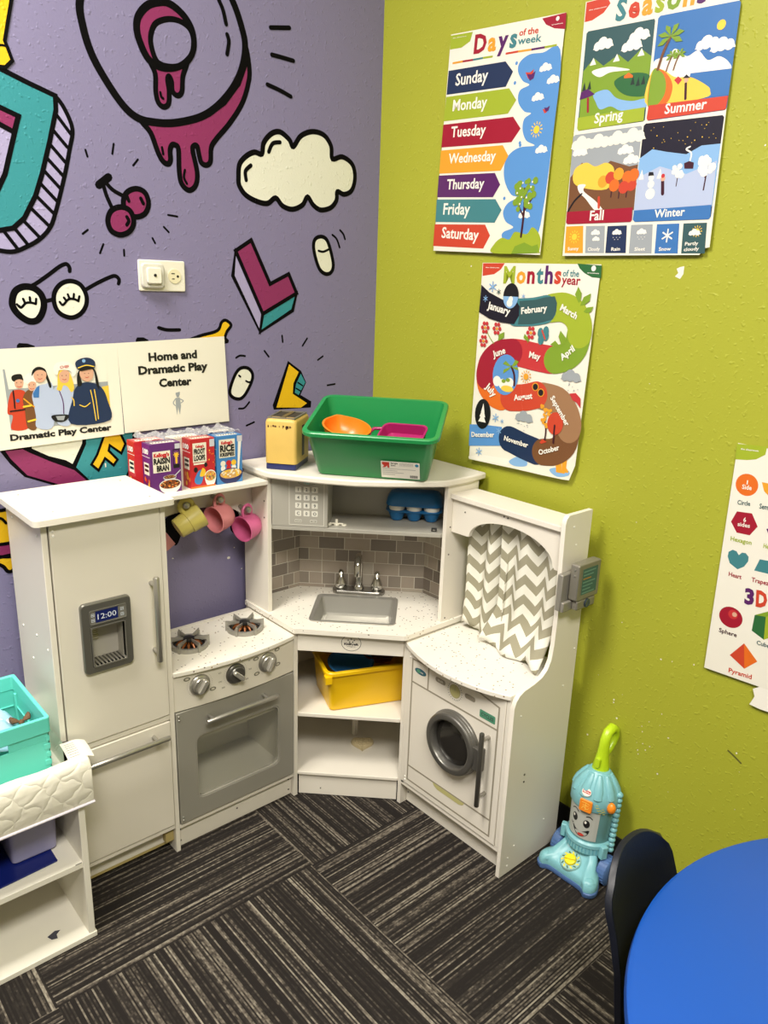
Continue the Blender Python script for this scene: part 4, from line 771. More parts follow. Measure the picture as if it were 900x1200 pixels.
def serif(A, t, p, h, m):
    """heavy slab-serif lettering: bold letters with short bars at head and foot of the stems"""
    (u0, v0), (u1, v1) = p; vs, fs = text_mesh(t, 0.045); x0 = min(q[0] for q in vs); x1 = max(q[0] for q in vs)
    k = math.hypot(u1 - u0, v1 - v0) / (x1 - x0); r = math.atan2(v1 - v0, u1 - u0)
    A.text(t, u0, v0, m, width=math.hypot(u1 - u0, v1 - v0), h=h, L=3, rot=r, bold=0.045)
    kv = h / 0.73; x = 0
    for ch in t:
        if ch == ' ': continue
    low = [q for q in vs if abs(q[1]) < 0.05]
    low.sort(); groups = []
    for q in low:
        if groups and q[0] - groups[-1][1] < 0.035: groups[-1][1] = q[0]
        else: groups.append([q[0], q[0]])
    for g0, g1 in groups:
        if 0.06 < g1 - g0 < 0.24:
            c = (g0 + g1) / 2 - x0; w = (g1 - g0) / 2 + 0.05
            A.poly([(u0 + (c - w) * k * math.cos(r), v0 + (c - w) * k * math.sin(r)), (u0 + (c + w) * k * math.cos(r), v0 + (c + w) * k * math.sin(r)), (u0 + (c + w) * k * math.cos(r), v0 + (c + w) * k * math.sin(r) + 0.09 * kv), (u0 + (c - w) * k * math.cos(r), v0 + (c - w) * k * math.sin(r) + 0.09 * kv)], m, 3)
serif(A, 'Home and', [(-.7149,1.1755),(-.5868,1.1790)], 0.0195, pc('ink')); serif(A, 'Dramatic Play', [(-.7425,1.1450),(-.5585,1.1488)], 0.0195, pc('ink')); serif(A, 'Center', [(-.6920,1.1129),(-.6051,1.1135)], 0.0195, pc('ink'))
A.poly([(-.6506,1.0830),(-.6391,1.0836),(-.6369,1.0628),(-.6410,1.0402),(-.6448,1.0599),(-.6488,1.0402),(-.6509,1.0603)], pc('gray'), 2); A.disc(*[(-.6442,1.0882),(-.6442,1.0882)][0], 0.0042, pc('gray'), 2); A.poly([(-.6500,1.0957),(-.6384,1.0978),(-.6388,1.0900),(-.6495,1.0900)], pc('gray'), 3)
A.stroke([(-.6515,1.0803),(-.6573,1.0715),(-.6523,1.0640)], 0.0025, pc('gray'), 2); A.stroke([(-.6377,1.0793),(-.6302,1.0745),(-.6366,1.0700)], 0.0025, pc('gray'), 2)
finish(A, 'sign', 'paper sign reading Home and Dramatic Play Center with a tiny cook figure', 'sign')

# --- outlet with a plugged-in night light
IV = mat('ivory_plastic', (226, 222, 205), 0.3)
t = thing('wall_outlet', (-0.671, 0, 1.372), 'ivory two-socket wall outlet mounted sideways on the purple wall', 'outlet')
b = MB(); b.prism(rrect(-0.729, -0.612, 1.337, 1.407, 0.004), lambda u, v, w: (u, w, v), -0.006, -0.0002); b.build('cover_plate', IV, t, bev=0.002)
A = Art(O=(-0.640, -0.0062, 1.372), step=0.0008); A.prism(ell(0, 0, 0.0165, 0.0165), lambda u, v, w: (-0.640 + u, w, 1.372 + v), -0.0075, -0.006, 0)
for du, dv, w_, h_ in ((-0.004, 0.006, 0.009, 0.0022), (-0.004, -0.006, 0.007, 0.0022)): A.poly(rrect(du - w_ / 2, du + w_ / 2, dv - h_ / 2, dv + h_ / 2, 0.0004), 1, L=2)
A.disc(0.008, 0, 0.003, 1, L=2); A.build('socket', [mat('socket_plastic', (222, 214, 178), 0.35), INK], t)
b = MB(); b.cyl((-0.6685, -0.0055, 1.372), (-0.6685, -0.0075, 1.372), 0.002); b.build('screw', mat('steel', (150, 148, 140), 0.3, 1.0), t)
t = thing('night_light', (-0.698, -0.006, 1.372), 'square white plug-in night light in the wall outlet', 'night light')
b = MB(); b.prism(rrect(-0.726, -0.669, 1.344, 1.400, 0.010), lambda u, v, w: (u, w, v), -0.016, -0.0065); b.build('diffuser', mat('frosted_plastic', (205, 202, 190), 0.3), t, bev=0.003)
b = MB(); b.prism(rrect(-0.716, -0.680, 1.354, 1.390, 0.005), lambda u, v, w: (u, w, v), -0.024, -0.016); b.build('housing', IV, t, bev=0.002)
b = MB(); b.cyl((-0.697, -0.0238, 1.373), (-0.697, -0.0252, 1.373), 0.0035); b.build('light_sensor', INK, t)
setorg()

# ---------------------------------------------------------------- toy kitchen: shared materials
WB = mat('white_laminate', (226, 220, 206), 0.38, spec=0.4)
DOORW = mat('offwhite_door', (218, 212, 197), 0.42)
GREYP = mat('grey_painted_board', (142, 139, 128), 0.45)
MWG = mat('pale_grey_board', (160, 157, 146), 0.45)
SIL = mat('silver_plastic', (168, 165, 156), 0.30, 0.75)
DSIL = mat('dark_silver_plastic', (98, 96, 90), 0.32, 0.7)
CHR = mat('chrome', (205, 203, 198), 0.12, 1.0)
SCR = mat('screw_cap', (235, 232, 222), 0.35)
HOLE = mat('screw_hole', (80, 76, 68), 0.6)
DARK = mat('dark_plastic', (34, 33, 32), 0.4)
SPK = speckle('speckled_worktop', (232, 227, 214), ((110, 108, 108), (150, 118, 70)), 95)
RAWW = mat('raw_particle_board', (176, 158, 100), 0.8)
def yfn(u, v, w): return (u, w, v)
def xfn(u, v, w): return (w, -u, v)
def zfn(u, v, w): return (u, v, w)
def caps(b, pts, n, m, r=0.0032):
    for p in pts:
        p = V(p); b.lathe([(r, -0.001), (r, 0.0008), (r * 0.6, 0.0016)], p, n, m, 10)
def bar_handle(name, parent, p0, p1, out, r, posts, m=None, bm=None):
    """round bar on two stand-offs"""
    p0, p1, out = V(p0), V(p1), V(out); b = MB(); d = (p1 - p0)
    b.lathe([(r * 0.8, 0), (r, r * 0.3), (r, d.length - r * 0.3), (r * 0.8, d.length)], p0, d, 0, 16)
    for f in posts:
        q = p0 + d * f; b.cyl(q, q - out, r * 0.75, 1 if bm else 0)
    return b.build(name, [m or SIL] + ([bm] if bm else []), parent)

F = -0.27
# ---------------------------------------------------------------- toy refrigerator
t = thing('toy_refrigerator', (-0.95, -0.16, 0), 'tall white toy refrigerator with a grey ice dispenser in its door', 'toy refrigerator')
b = MB(); b.box(-1.0795, -1.0675, F, -0.05, 0, 0.9); b.box(-0.8305, -0.8188, F, -0.05, 0, 0.9)
b.box(-1.0675, -0.8305, -0.056, -0.05, 0.02, 0.9); b.box(-1.0675, -0.8305, F + 0.001, -0.056, 0.374, 0.387); b.box(-1.0675, -0.8305, F + 0.001, -0.056, 0.070, 0.082)
b.box(-1.0675, -0.8305, F + 0.028, F + 0.040, 0.022, 0.070); b.box(-1.0675, -0.8305, F + 0.0285, F + 0.0395, 0.014, 0.022, 2); b.box(-0.852, -0.8306, F + 0.012, F + 0.03, 0.030, 0.058, 2)
caps(b, [(-1.0795, y, z) for y in (-0.245, -0.09) for z in (0.62, 0.09, 0.87)] + [(-1.0795, -0.18, 0.63), (-1.0795, -0.14, 0.56)], (-1, 0, 0), 1)
b.build('cabinet_body', [WB, SCR, RAWW], t, bev=0.001)
b = MB(); b.prism([(-1.0975, -0.04), (-1.0975, -0.281), (-1.094, -0.288), (-1.087, -0.2915), (-0.811, -0.2915), (-0.8045, -0.288), (-0.8045, -0.04)], zfn, 0.9, 0.914, 0)
for p in ((-1.06, -0.08), (-1.045, -0.245), (-0.835, -0.08), (-0.84, -0.245)): b.cyl((p[0], p[1], 0.913), (p[0], p[1], 0.9145), 0.0022, 1)
b.build('top_board', [WB, HOLE], t, bev=0.0025)
b = MB(); b.ringwall(resample(rrect(-1.0645, -0.8325, 0.3895, 0.8985, 0.001, 1), 64), resample(rrect(-1.0015, -0.9285, 0.5715, 0.662, 0.003, 2), 64), yfn, F - 0.003, F + 0.010)
caps(b, [(-1.0575, F - 0.003, z) for z in (0.883, 0.873, 0.405, 0.396)], (0, -1, 0), 1)
dr = b.build('upper_door', [DOORW, SCR], t, bev=0.0012, smooth=False)
bar_handle('door_handle', dr, (-0.8605, F - 0.030, 0.5475), (-0.8605, F - 0.030, 0.7485), (0, -0.027, 0), 0.0068, (0.10, 0.90))
b = MB(); b.box(-1.0645, -0.8325, F - 0.003, F + 0.010, 0.0845, 0.3715)
dw = b.build('lower_door', DOORW, t, bev=0.0012)
bar_handle('door_handle', dw, (-1.050, F - 0.030, 0.3475), (-0.8465, F - 0.030, 0.3475), (0, -0.027, 0), 0.0062, (0.10, 0.86))
# ice and water dispenser
u0, u1, v0, v1 = -1.0205, -0.9135, 0.557, 0.717
y1, y0 = F - 0.003, F - 0.014
b = MB(); b.ringwall(rrect(u0, u1, v0, v1, 0.009), rrect(-1.0025, -0.9275, 0.5705, 0.663, 0.004), yfn, y0, y1)
ds = b.build('dispenser_frame', mat('dark_gunmetal_plastic', (112, 110, 102), 0.33, 0.55), t, bev=0.0025)
b = MB(); b.ringwall(rrect(-1.0025, -0.9275, 0.5705, 0.663, 0.004), rrect(-1.000, -0.930, 0.573, 0.6605, 0.003), yfn, y0 - 0.0012, y1); b.ringwall(rrect(-1.0035, -0.9235, 0.6685, 0.7005, 0.003), rrect(-1.002, -0.925, 0.670, 0.699, 0.002), yfn, y0 - 0.0012, y0 + 0.001)
b.build('bright_trim', SIL, ds)
b = MB(); yb = F + 0.028
b.box(-1.0, -0.93, yb, yb + 0.002, 0.573, 0.661); b.box(-1.002, -1.0, y0 + 0.001, yb, 0.573, 0.661); b.box(-0.93, -0.928, y0 + 0.001, yb, 0.573, 0.661); b.box(-1.0, -0.93, y0 + 0.001, yb, 0.571, 0.573, 1)
for k in range(9): b.box(-0.998 + k * 0.008, -0.9945 + k * 0.008, y0 + 0.001, yb, 0.573, 0.5745, 2)
b.build('cavity', [mat('cavity_grey', (176, 172, 160), 0.4, 0.1), DSIL, SIL], ds, smooth=False)
b = MB(); b.box(-0.995, -0.974, yb - 0.004, yb, 0.617, 0.659)
for k in range(8): b.box(-0.9945, -0.9745, yb - 0.0055, yb - 0.004, 0.620 + k * 0.0048, 0.6225 + k * 0.0048, 1)
b.build('ice_lever', [mat('lever_beige', (150, 143, 118), 0.5), mat('lever_ridge', (190, 184, 160), 0.5)], ds, smooth=False)
A = Art(O=(0, y0 - 0.0002, 0), step=0.0003)
A.poly(rrect(-1.002, -0.925, 0.670, 0.699, 0.002), 0, 0); A.poly([(-0.991, 0.672), (-0.9425, 0.672), (-0.9425, 0.6975), (-0.991, 0.6975)], 1, 1)
A.text('12:00', -0.9865, 0.6785, 2, width=0.040, h=0.0125, L=2, bold=0.0)
for uu in (-0.9965, -0.9335):
    for vv in (0.690, 0.678): A.stroke([(uu - 0.003, vv - 0.003), (uu + 0.003, vv - 0.003), (uu + 0.003, vv + 0.003), (uu - 0.003, vv + 0.003)], 0.0008, 2, 1, sm=False, closed=True); A.stroke([(uu - 0.0015, vv), (uu + 0.0015, vv)], 0.0012, 2, 1)
A.build('clock_display', [mat('display_grey', (112, 110, 102), 0.4), mat('display_blue', (24, 34, 92), 0.3), mat('display_digits', (214, 222, 235), 0.4)], ds, smooth=False)

# ---------------------------------------------------------------- toy stove
t = thing('toy_stove', (-0.65, -0.16, 0), 'white toy stove with two burners, three knobs and a grey oven door', 'toy stove')
b = MB()
b.box(-0.8185, -0.4785, F + 0.014, F + 0.026, 0.002, 0.062); b.box(-0.8185, -0.4785, F + 0.002, -0.06, 0.062, 0.072)
caps(b, [(x, F + 0.014, z) for x in (-0.812, -0.487) for z in (0.018, 0.050)] + [(-0.65, F + 0.014, 0.035)], (0, -1, 0), 1, 0.0025)
b.box(-0.8185, -0.4785, -0.056, -0.05, 0.06, 0.478); b.box(-0.8185, -0.4785, -0.066, -0.052, 0.478, 0.492)
b.build('cabinet_body', [WB, HOLE], t, bev=0.001)
b = MB(); b.box(-0.804, -0.494, F + 0.012, -0.06, 0.082, 0.094); b.box(-0.806, -0.804, F + 0.012, -0.06, 0.082, 0.376); b.box(-0.494, -0.492, F + 0.012, -0.06, 0.082, 0.376); b.box(-0.804, -0.494, -0.06, -0.058, 0.082, 0.376); b.box(-0.806, -0.492, F + 0.012, -0.06, 0.374, 0.376); b.box(-0.804, -0.494, F + 0.012, F + 0.022, 0.285, 0.30)
b.build('oven_cavity', mat('oven_grey', (206, 202, 188), 0.45), t, smooth=False)
def bow(x): return -0.272 - 0.019 * (1 - ((x + 0.6485) / 0.17) ** 2)
b = MB(); xs = [-0.8185 + 0.34 * k / 20 for k in range(21)]
b.prism([(x, bow(x) - 0.001) for x in xs] + [(-0.4785, -0.066), (-0.8185, -0.066)], zfn, 0.4795, 0.491)
b.build('worktop', SPK, t, bev=0.0015)
def kfront(x): return -0.268 - 0.012 * (1 - ((x + 0.6485) / 0.17) ** 2)
b = MB(); b.prism([(x, kfront(x)) for x in xs] + [(-0.4785, -0.25), (-0.8185, -0.25)], zfn, 0.3865, 0.4795)
cp = b.build('control_panel', DOORW, t, bev=0.0008)
A = Art(step=0.0003, fn=lambda u, v, w: V((u, kfront(u) - w, v)))
for cx, pts in ((-0.754, ((-0.031, 0.022), (0.033, -0.022))), (-0.566, ((-0.034, 0.020), (0.032, 0.024), (-0.032, -0.022), (0.034, -0.018)))):
    for dx, dz in pts:
        A.disc(cx + dx, 0.4435 + dz, 0.0085, 0, 1, ry=0.0052); A.disc(cx + dx, 0.4435 + dz, 0.0045, 1, 2, ry=0.0026)
for cx in (-0.754, -0.6595, -0.566):
    for k in range(40):
        q = 2 * PI * k / 40; A.disc(cx + 0.0315 * math.cos(q), 0.4435 + 0.0315 * math.sin(q), 0.0007, 0, 1, n=6)
for k, (dx, dz, s_) in enumerate(((-0.042, 0.012, 'LO'), (-0.042, -0.012, 'ON'), (0.040, 0.020, 'HI'), (0.042, -0.004, '350'), (0.032, -0.028, '400'), (-0.034, -0.030, '200'))): A.text(s_, -0.6595 + dx, 0.4435 + dz, 0, h=0.0042, L=1, center=True)
A.build('dial_marks', [mat('dial_grey', (120, 116, 100), 0.5), mat('dial_light', (205, 198, 180), 0.5)], cp, smooth=False)
for i, (cx, rt) in enumerate(((-0.754, -35), (-0.6595, 45), (-0.566, -25))):
    y = kfront(cx); b = MB(); b.lathe([(0.0265, 0), (0.0265, 0.003), (0.0245, 0.006), (0.021, 0.0075), (0.021, 0.012), (0.019, 0.014)], (cx, y, 0.4435), (0, -1, 0), 0, 28)
    k = b.build('knob', SIL if i != 1 else DSIL, t)
    c, q = math.cos(math.radians(rt)), math.sin(math.radians(rt)); g = rrect(-0.006, 0.006, -0.0185, 0.0185, 0.0055)
    b = MB(); b.prism([(cx + a * c - d * q, 0.4435 + a * q + d * c) for a, d in g], yfn, y - 0.0235, y - 0.013); b.build('grip', mat('bright_silver', (205, 202, 192), 0.25, 0.7), k, bev=0.002)
# oven door with clear window
b = MB(); n0 = rrect(-0.8165, -0.4825, 0.0765, 0.3835, 0.002, 6); n1 = rrect(-0.7685, -0.5255, 0.128, 0.306, 0.020, 6)
b.ringwall(n0, n1, yfn, F - 0.003, F + 0.009)
caps(b, [(-0.8095, F - 0.003, z) for z in (0.374, 0.364, 0.094, 0.085)], (0, -1, 0), 1, 0.003)
od = b.build('oven_door', [GREYP, SIL], t, bev=0.0012)
b = MB(); b.ringwall(rrect(-0.7680, -0.5260, 0.1285, 0.3055, 0.0195, 6), rrect(-0.7655, -0.5285, 0.131, 0.303, 0.018, 6), yfn, F - 0.002, F + 0.008); b.build('window_trim', mat('clear_plastic_edge', (170, 166, 154), 0.2, 0.2), od)
pane = mat('clear_plastic', (235, 235, 228), 0.05); pn = pane.node_tree
if len(pn.nodes) < 5:
    tr = pn.nodes.new('ShaderNodeBsdfTransparent'); tr.inputs[0].default_value = (0.93, 0.93, 0.91, 1); mxs = pn.nodes.new('ShaderNodeMixShader'); mxs.inputs[0].default_value = 0.05
    pn.links.new(tr.outputs[0], mxs.inputs[1]); pn.links.new(pn.nodes['Principled BSDF'].outputs[0], mxs.inputs[2]); pn.links.new(mxs.outputs[0], [n for n in pn.nodes if n.type == 'OUTPUT_MATERIAL'][0].inputs[0])
b = MB(); b.prism(rrect(-0.7650, -0.5290, 0.1315, 0.3025, 0.018, 6), yfn, F + 0.002, F + 0.0035); b.build('window_pane', pane, od)
bar_handle('door_handle', od, (-0.7505, F - 0.030, 0.3515), (-0.5475, F - 0.030, 0.3515), (0, -0.027, 0), 0.0058, (0.09, 0.86))
# burners: ring, black cap, copper flames, six-arm grate
for bx in (-0.7215, -0.5615):
    by, bz = -0.165, 0.491
    b = MB(); b.ringwall(ell(bx, by, 0.047, 0.047, 36), ell(bx, by, 0.040, 0.040, 36), zfn, bz, bz + 0.011); b.prism(ell(bx, by, 0.041, 0.041, 36), zfn, bz, bz + 0.0025, 1)
    bu = b.build('burner', [mat('grate_silver', (160, 157, 148), 0.38, 0.4), DARK], t)
    b = MB()
    for k in range(6):
        q = PI / 6 + k * PI / 3 + 0.05; c, s_ = math.cos(q), math.sin(q)
        M = Matrix.Translation((bx, by, bz)) @ Matrix.Rotation(q, 4, 'Z')
        b.box(0.0425, 0.0500, -0.0030, 0.0030, 0, 0.022, 0, M); b.prism([(0.012, 0.019), (0.012, 0.0235), (0.0500, 0.0270), (0.0500, 0.014), (0.044, 0.014)], lambda u, v, w, M=M: M @ V((u, w, v)), -0.0011, 0.0011)
    b.build('grate', MATS['grate_silver'], bu, smooth=False)
    b = MB(); b.lathe([(0.006, 0), (0.006, 0.012), (0.014, 0.015), (0.014, 0.021), (0.008, 0.0235)], (bx, by, bz + 0.002), (0, 0, 1), 0, 20); b.build('burner_cap', DARK, bu)
    b = MB()
    for k in range(12):
        q = k * PI / 6; p = V((bx + 0.012 * math.cos(q), by + 0.012 * math.sin(q), bz + 0.013)); e = V((bx + 0.031 * math.cos(q), by + 0.031 * math.sin(q), bz + 0.003)); b.tube([p, p.lerp(e, 0.5) + V((0, 0, 0.003)), e], [0.0022, 0.0040, 0.0022], 0, 8)
    b.build('flame_ring', mat('copper_flame', (132, 76, 34), 0.35, 0.4), bu)
# hutch over the stove
b = MB(); arch = [(-0.8185, 0.868), (-0.8185, 0.768), (-0.792, 0.768)]
arch += [(-0.6485 - 0.138 * math.cos(PI * k / 16), 0.768 + 0.044 * math.sin(PI * k / 16)) for k in range(17)] + [(-0.505, 0.768), (-0.4785, 0.768), (-0.4785, 0.868)]
b.prism(arch, yfn, -0.075, -0.063); caps(b, [(-0.648, -0.075, 0.850), (-0.665, -0.075, 0.848)], (0, -1, 0), 1, 0.0022)
b.build('peg_board', [WB, HOLE], t, bev=0.001)
b = MB(); b.box(-0.8185, -0.4785, -0.155, -0.035, 0.868, 0.8785); b.build('top_shelf', WB, t, bev=0.001)
for (px, pz) in ((-0.689, 0.838), (-0.595, 0.8375), (-0.5145, 0.7975)):
    b = MB(); b.lathe([(0.0058, 0), (0.0058, 0.032), (0.0048, 0.034), (0.0048, 0.0355), (0.0075, 0.037), (0.009, 0.041), (0.0075, 0.0455), (0.003, 0.0475)], (px, -0.0745, pz), (0, -1, 0), 0, 16); b.build('peg', SIL, t)

# ---------------------------------------------------------------- toy sink unit in the corner
t = thing('toy_sink_cabinet', (-0.25, -0.25, 0), 'white corner toy sink cabinet with brick backsplash, faucet and microwave shelf', 'toy sink')
s2 = 1 / math.sqrt(2)
def kfn(c):   # 45-degree front: u runs to the viewer's right from the diagonal, w is depth towards the room corner
    return lambda u, v, w: ((c / 2 + u * s2) + w * s2, (c / 2 - u * s2) + w * s2, v)
def sym(pts): return pts + [(y, x) for x, y in reversed(pts)]
b = MB()
side = [(0.270, 0), (0.270, 0.498), (0.150, 0.498), (0.150, 0.886), (0.035, 0.886), (0.035, 0)]      # u = distance from the wall
b.prism(side, lambda u, v, w: (w, -u, v), -0.478, -0.466); b.prism(side, lambda u, v, w: (-u, w, v), -0.478, -0.466)
k0 = kfn(-0.734)
b.prism([(-0.136, 0.002), (0.136, 0.002), (0.136, 0.067), (-0.136, 0.067)], k0, 0.004, 0.014)
caps(b, [k0(-0.075, 0.022, 0.004)], (-s2, -s2, 0), 1, 0.002)
b.prism([(-0.1385, 0.4445), (0.1385, 0.4445), (0.1385, 0.498), (-0.1385, 0.498)], kfn(-0.742), 0.0, 0.010)
b.box(-0.466, -0.035, -0.041, -0.035, 0.06, 0.886); b.box(-0.041, -0.035, -0.466, -0.041, 0.06, 0.886)
b.box(-0.232, -0.220, -0.232, -0.220, 0.075, 0.248)
caps(b, [(-0.478, -0.135, z) for z in (0.82, 0.775)], (-1, 0, 0), 1, 0.0022); caps(b, [(-0.135, -0.478, z) for z in (0.775, 0.70, 0.52)] + [(-0.06, -0.478, 0.515)], (0, -1, 0), 1, 0.0022)
b.build('cabinet_body', [WB, HOLE], t, bev=0.0008, smooth=False)
inner = [(-0.466, -0.041), (-0.466, -0.2735), (-0.2735, -0.466), (-0.041, -0.466), (-0.041, -0.041)]
b = MB(); b.prism(inner, zfn, 0.248, 0.2585); b.build('shelf', WB, t, bev=0.001)
b = MB(); b.prism(inner, zfn, 0.067, 0.0755); b.build('shelf', WB, t, bev=0.001)
# maker's round mark on the apron
A = Art(step=0.0003, fn=lambda u, v, w: V(kfn(-0.742)(u, v, -w)))
A.stroke(ell(0.002, 0.4745, 0.0255, 0.0225, 32), 0.0012, 0, 1, closed=True, sm=False)
for du, dv in ((0, 0.0115), (-0.008, 0.008), (0.008, 0.008), (-0.004, 0.003), (0.004, 0.003)):
    A.poly([(0.002 + du + (0.0028 if k % 2 == 0 else 0.0012) * math.sin(k * PI / 5), 0.4745 + dv + (0.0028 if k % 2 == 0 else 0.0012) * math.cos(k * PI / 5)) for k in range(10)], 0, 1)
A.text('KidKraft', 0.002, 0.4685, 0, width=0.037, h=0.0062, L=1, center=True, bold=0.05); A.text('imagine', 0.002, 0.4635, 0, width=0.022, h=0.0022, L=1, center=True)
A.build('round_mark', INK, t, smooth=False)
# counter with basin cut-out
cu, cv = V((s2, -s2, 0)), V((s2, s2, 0))
def cn(u, d): p = cv * (-d) + cu * u; return (p.x, p.y)
basin = rrect(-0.110, 0.104, 0.308, 0.478, 0.012, 5)
out = []
per = [(-0.480, -0.278), (-0.2845, -0.4825), (-0.278, -0.484), (-0.041, -0.484), (-0.041, -0.041), (-0.484, -0.041), (-0.484, -0.278)]
def hit(p, q):   # where the ray from the basin centre through q leaves the counter outline
    o = V((p[0], p[1])); d = V((q[0] - p[0], q[1] - p[1])); best = None
    for i in range(len(per)):
        a_, b_ = V(per[i]), V(per[(i + 1) % len(per)]); e = b_ - a_; den = d.x * e.y - d.y * e.x
        if abs(den) < 1e-12: continue
        w = a_ - o; tt = (w.x * e.y - w.y * e.x) / den; ss = (w.x * d.y - w.y * d.x) / den
        if tt > 0 and -1e-6 <= ss <= 1 + 1e-6 and (best is None or tt < best): best = tt
    return (o.x + d.x * best, o.y + d.y * best)
bc = cn(-0.003, 0.393); loop = [cn(u, d) for u, d in basin]
dense = []
for i in range(len(loop)):
    p, q = V(loop[i]), V(loop[(i + 1) % len(loop)]); n = max(1, int((q - p).length / 0.006))
    for k in range(n): dense.append(tuple(p.lerp(q, k / n)))
# put outline corners exactly on rays
outl = [hit(bc, p) for p in dense]
for c in per:
    j = min(range(len(outl)), key=lambda i: (V(outl[i]) - V(c)).length); outl[j] = c
b = MB(); b.ringwall(outl, dense, zfn, 0.498, 0.511); b.build('counter', SPK, t, smooth=False)
def brect(m, z, r=0.012): return [V((*cn(u, d), z)) for u, d in rrect(-0.110 - m, 0.104 + m, 0.308 - m, 0.478 + m, r, 5)]
b = MB(); b.loft([brect(0.008, 0.5115, 0.016), brect(0.008, 0.514, 0.016), brect(0.003, 0.515, 0.013), brect(-0.004, 0.511, 0.010), brect(-0.012, 0.466, 0.010), brect(-0.020, 0.462, 0.008)], 0, False, True); b.lathe([(0.012, 0), (0.012, 0.001)], (*bc, 0.4622), (0, 0, 1), 1, 18)
b.build('basin', [mat('brushed_steel', (186, 184, 176), 0.36, 0.7), CHR], t, ang=50)
# faucet
fc = V((*cn(-0.004, 0.272), 0.511)); b = MB()
b.prism([cn(-0.004 + u, 0.272 + d) for u, d in rrect(-0.076, 0.076, -0.021, 0.021, 0.0205, 6)], zfn, 0.511, 0.524)
fb = b.build('faucet', mat('satin_nickel', (158, 156, 150), 0.26, 0.9), t, bev=0.004)
b = MB(); toward = -cv; path = [fc + V((0, 0, 0.012)), fc + V((0, 0, 0.09))]
for k in range(1, 10):
    q = PI * k / 10; path.append(fc + V((0, 0, 0.09 + 0.030 * math.sin(q))) + toward * (0.030 * (1 - math.cos(q))))
path.append(fc + toward * 0.06 + V((0, 0, 0.075)))
b.tube(path, 0.0105, 0, 16); b.lathe([(0.015, 0), (0.015, 0.008), (0.011, 0.014)], fc + V((0, 0, 0.012)), (0, 0, 1), 0, 18); b.build('spout', CHR, fb)
for s_ in (-1, 1):
    p = fc + cu * (s_ * 0.052) + V((0, 0, 0.012)); b = MB(); b.lathe([(0.013, 0), (0.0165, 0.006), (0.016, 0.018), (0.010, 0.034), (0.0065, 0.040), (0.0075, 0.045), (0.0085, 0.050), (0.005, 0.056), (0.001, 0.058)], p, (0, 0, 1), 0, 18); b.build('tap_handle', CHR, fb)
# brick-tile backsplash: printed panel on three faces
TM = [mat('tile_%s' % n, c, 0.35, var=0.10, vscale=25) for n, c in (('warm', (158, 146, 132)), ('mid', (138, 128, 116)), ('dark', (118, 108, 98)), ('pale', (172, 163, 148)))] + [mat('grout', (205, 200, 186), 0.7)]
b = MB(); pts = [(-0.466, -0.043), (-0.300, -0.043), (-0.043, -0.300), (-0.043, -0.466)]
zlo, zhi, ch = 0.511, 0.7465, 0.0365; rt = random.Random(11)
for i in range(3):
    p, q = V((*pts[i], 0)), V((*pts[i + 1], 0)); d = q - p; ln = d.length; d.normalize(); nn = V((-d.y, d.x, 0)); nn = nn if nn.dot(V((-1, -1, 0))) > 0 else -nn
    f = lambda u, v, w, p=p, d=d, nn=nn: p + d * u + V((0, 0, v)) + nn * w
    b.prism([(0, zlo), (ln, zlo), (ln, zhi), (0, zhi)], f, -0.002, 0.0012, 4)
    row = 0; z = zlo - 0.026
    while z < zhi:
        x = -rt.uniform(0, 0.05); tall = row % 2 == 0
        while x < ln:
            w_ = (0.075 if tall else 0.0385) * rt.choice([1, 1, 1.0]); a0, a1 = max(0.0005, x + 0.001), min(ln - 0.0005, x + w_ - 0.001); z0, z1 = max(zlo + 0.0003, z + 0.001), min(zhi, z + ch - 0.001)
            if a1 - a0 > 0.002 and z1 - z0 > 0.002: b.prism([(a0, z0), (a1, z0), (a1, z1), (a0, z1)], f, 0.0012, 0.0017, rt.choice([0, 0, 1, 1, 2, 3]))
            x += w_
        z += ch; row += 1
b.build('backsplash', TM, t, smooth=False)
# microwave shelf, microwave box with keypad, upper back panel, top board
up = [(-0.466, -0.043), (-0.466, -0.157), (-0.157, -0.466), (-0.043, -0.466), (-0.043, -0.043)]
b = MB(); b.prism(up, zfn, 0.7465, 0.757); caps(b, [], (0, 0, 1), 0); b.build('microwave_shelf', MWG, t, bev=0.001)
km = kfn(-0.624)
b = MB(); b.prism([(-0.224, 0.757), (0.224, 0.757), (0.224, 0.886), (-0.224, 0.886)], kfn(-0.424), 0, 0.006); b.build('upper_back_panel', MWG, t, smooth=False)
b = MB(); b.prism([(-0.2215, 0.7575), (-0.0755, 0.7575), (-0.0755, 0.8855), (-0.2215, 0.8855)], km, 0.0, 0.10)
mw = b.build('microwave', MWG, t, bev=0.001)
A = Art(step=0.0003, fn=lambda u, v, w: V(km(u, v, -w)))
ku0, ku1 = -0.1755, -0.0850
A.stroke([(ku0, 0.884), (ku0, 0.763), (ku1, 0.763), (ku1, 0.884)], 0.0012, 1, 1, sm=False)
A.disc((ku0 + ku1) / 2, 0.8775, 0.023, 2, 1, ry=0.0085); A.disc((ku0 + ku1) / 2, 0.8775, 0.0222, 0, 2, ry=0.0077); A.text('1:23', (ku0 + ku1) / 2, 0.873, 3, h=0.0065, L=3, center=True)
keys = ['1', '2', '3', '4', '5', '6', '7', '8', '9', 'C', '0', 'O']
for r_ in range(4):
    for c in range(3):
        u, v = ku0 + 0.0235 + c * 0.0215, 0.858 - r_ * 0.0213; A.poly(rrect(u - 0.008, u + 0.008, v - 0.0075, v + 0.0075, 0.002), 1, 1); A.text(keys[r_ * 3 + c], u, v - 0.004, 2, h=0.0085, L=2, center=True)
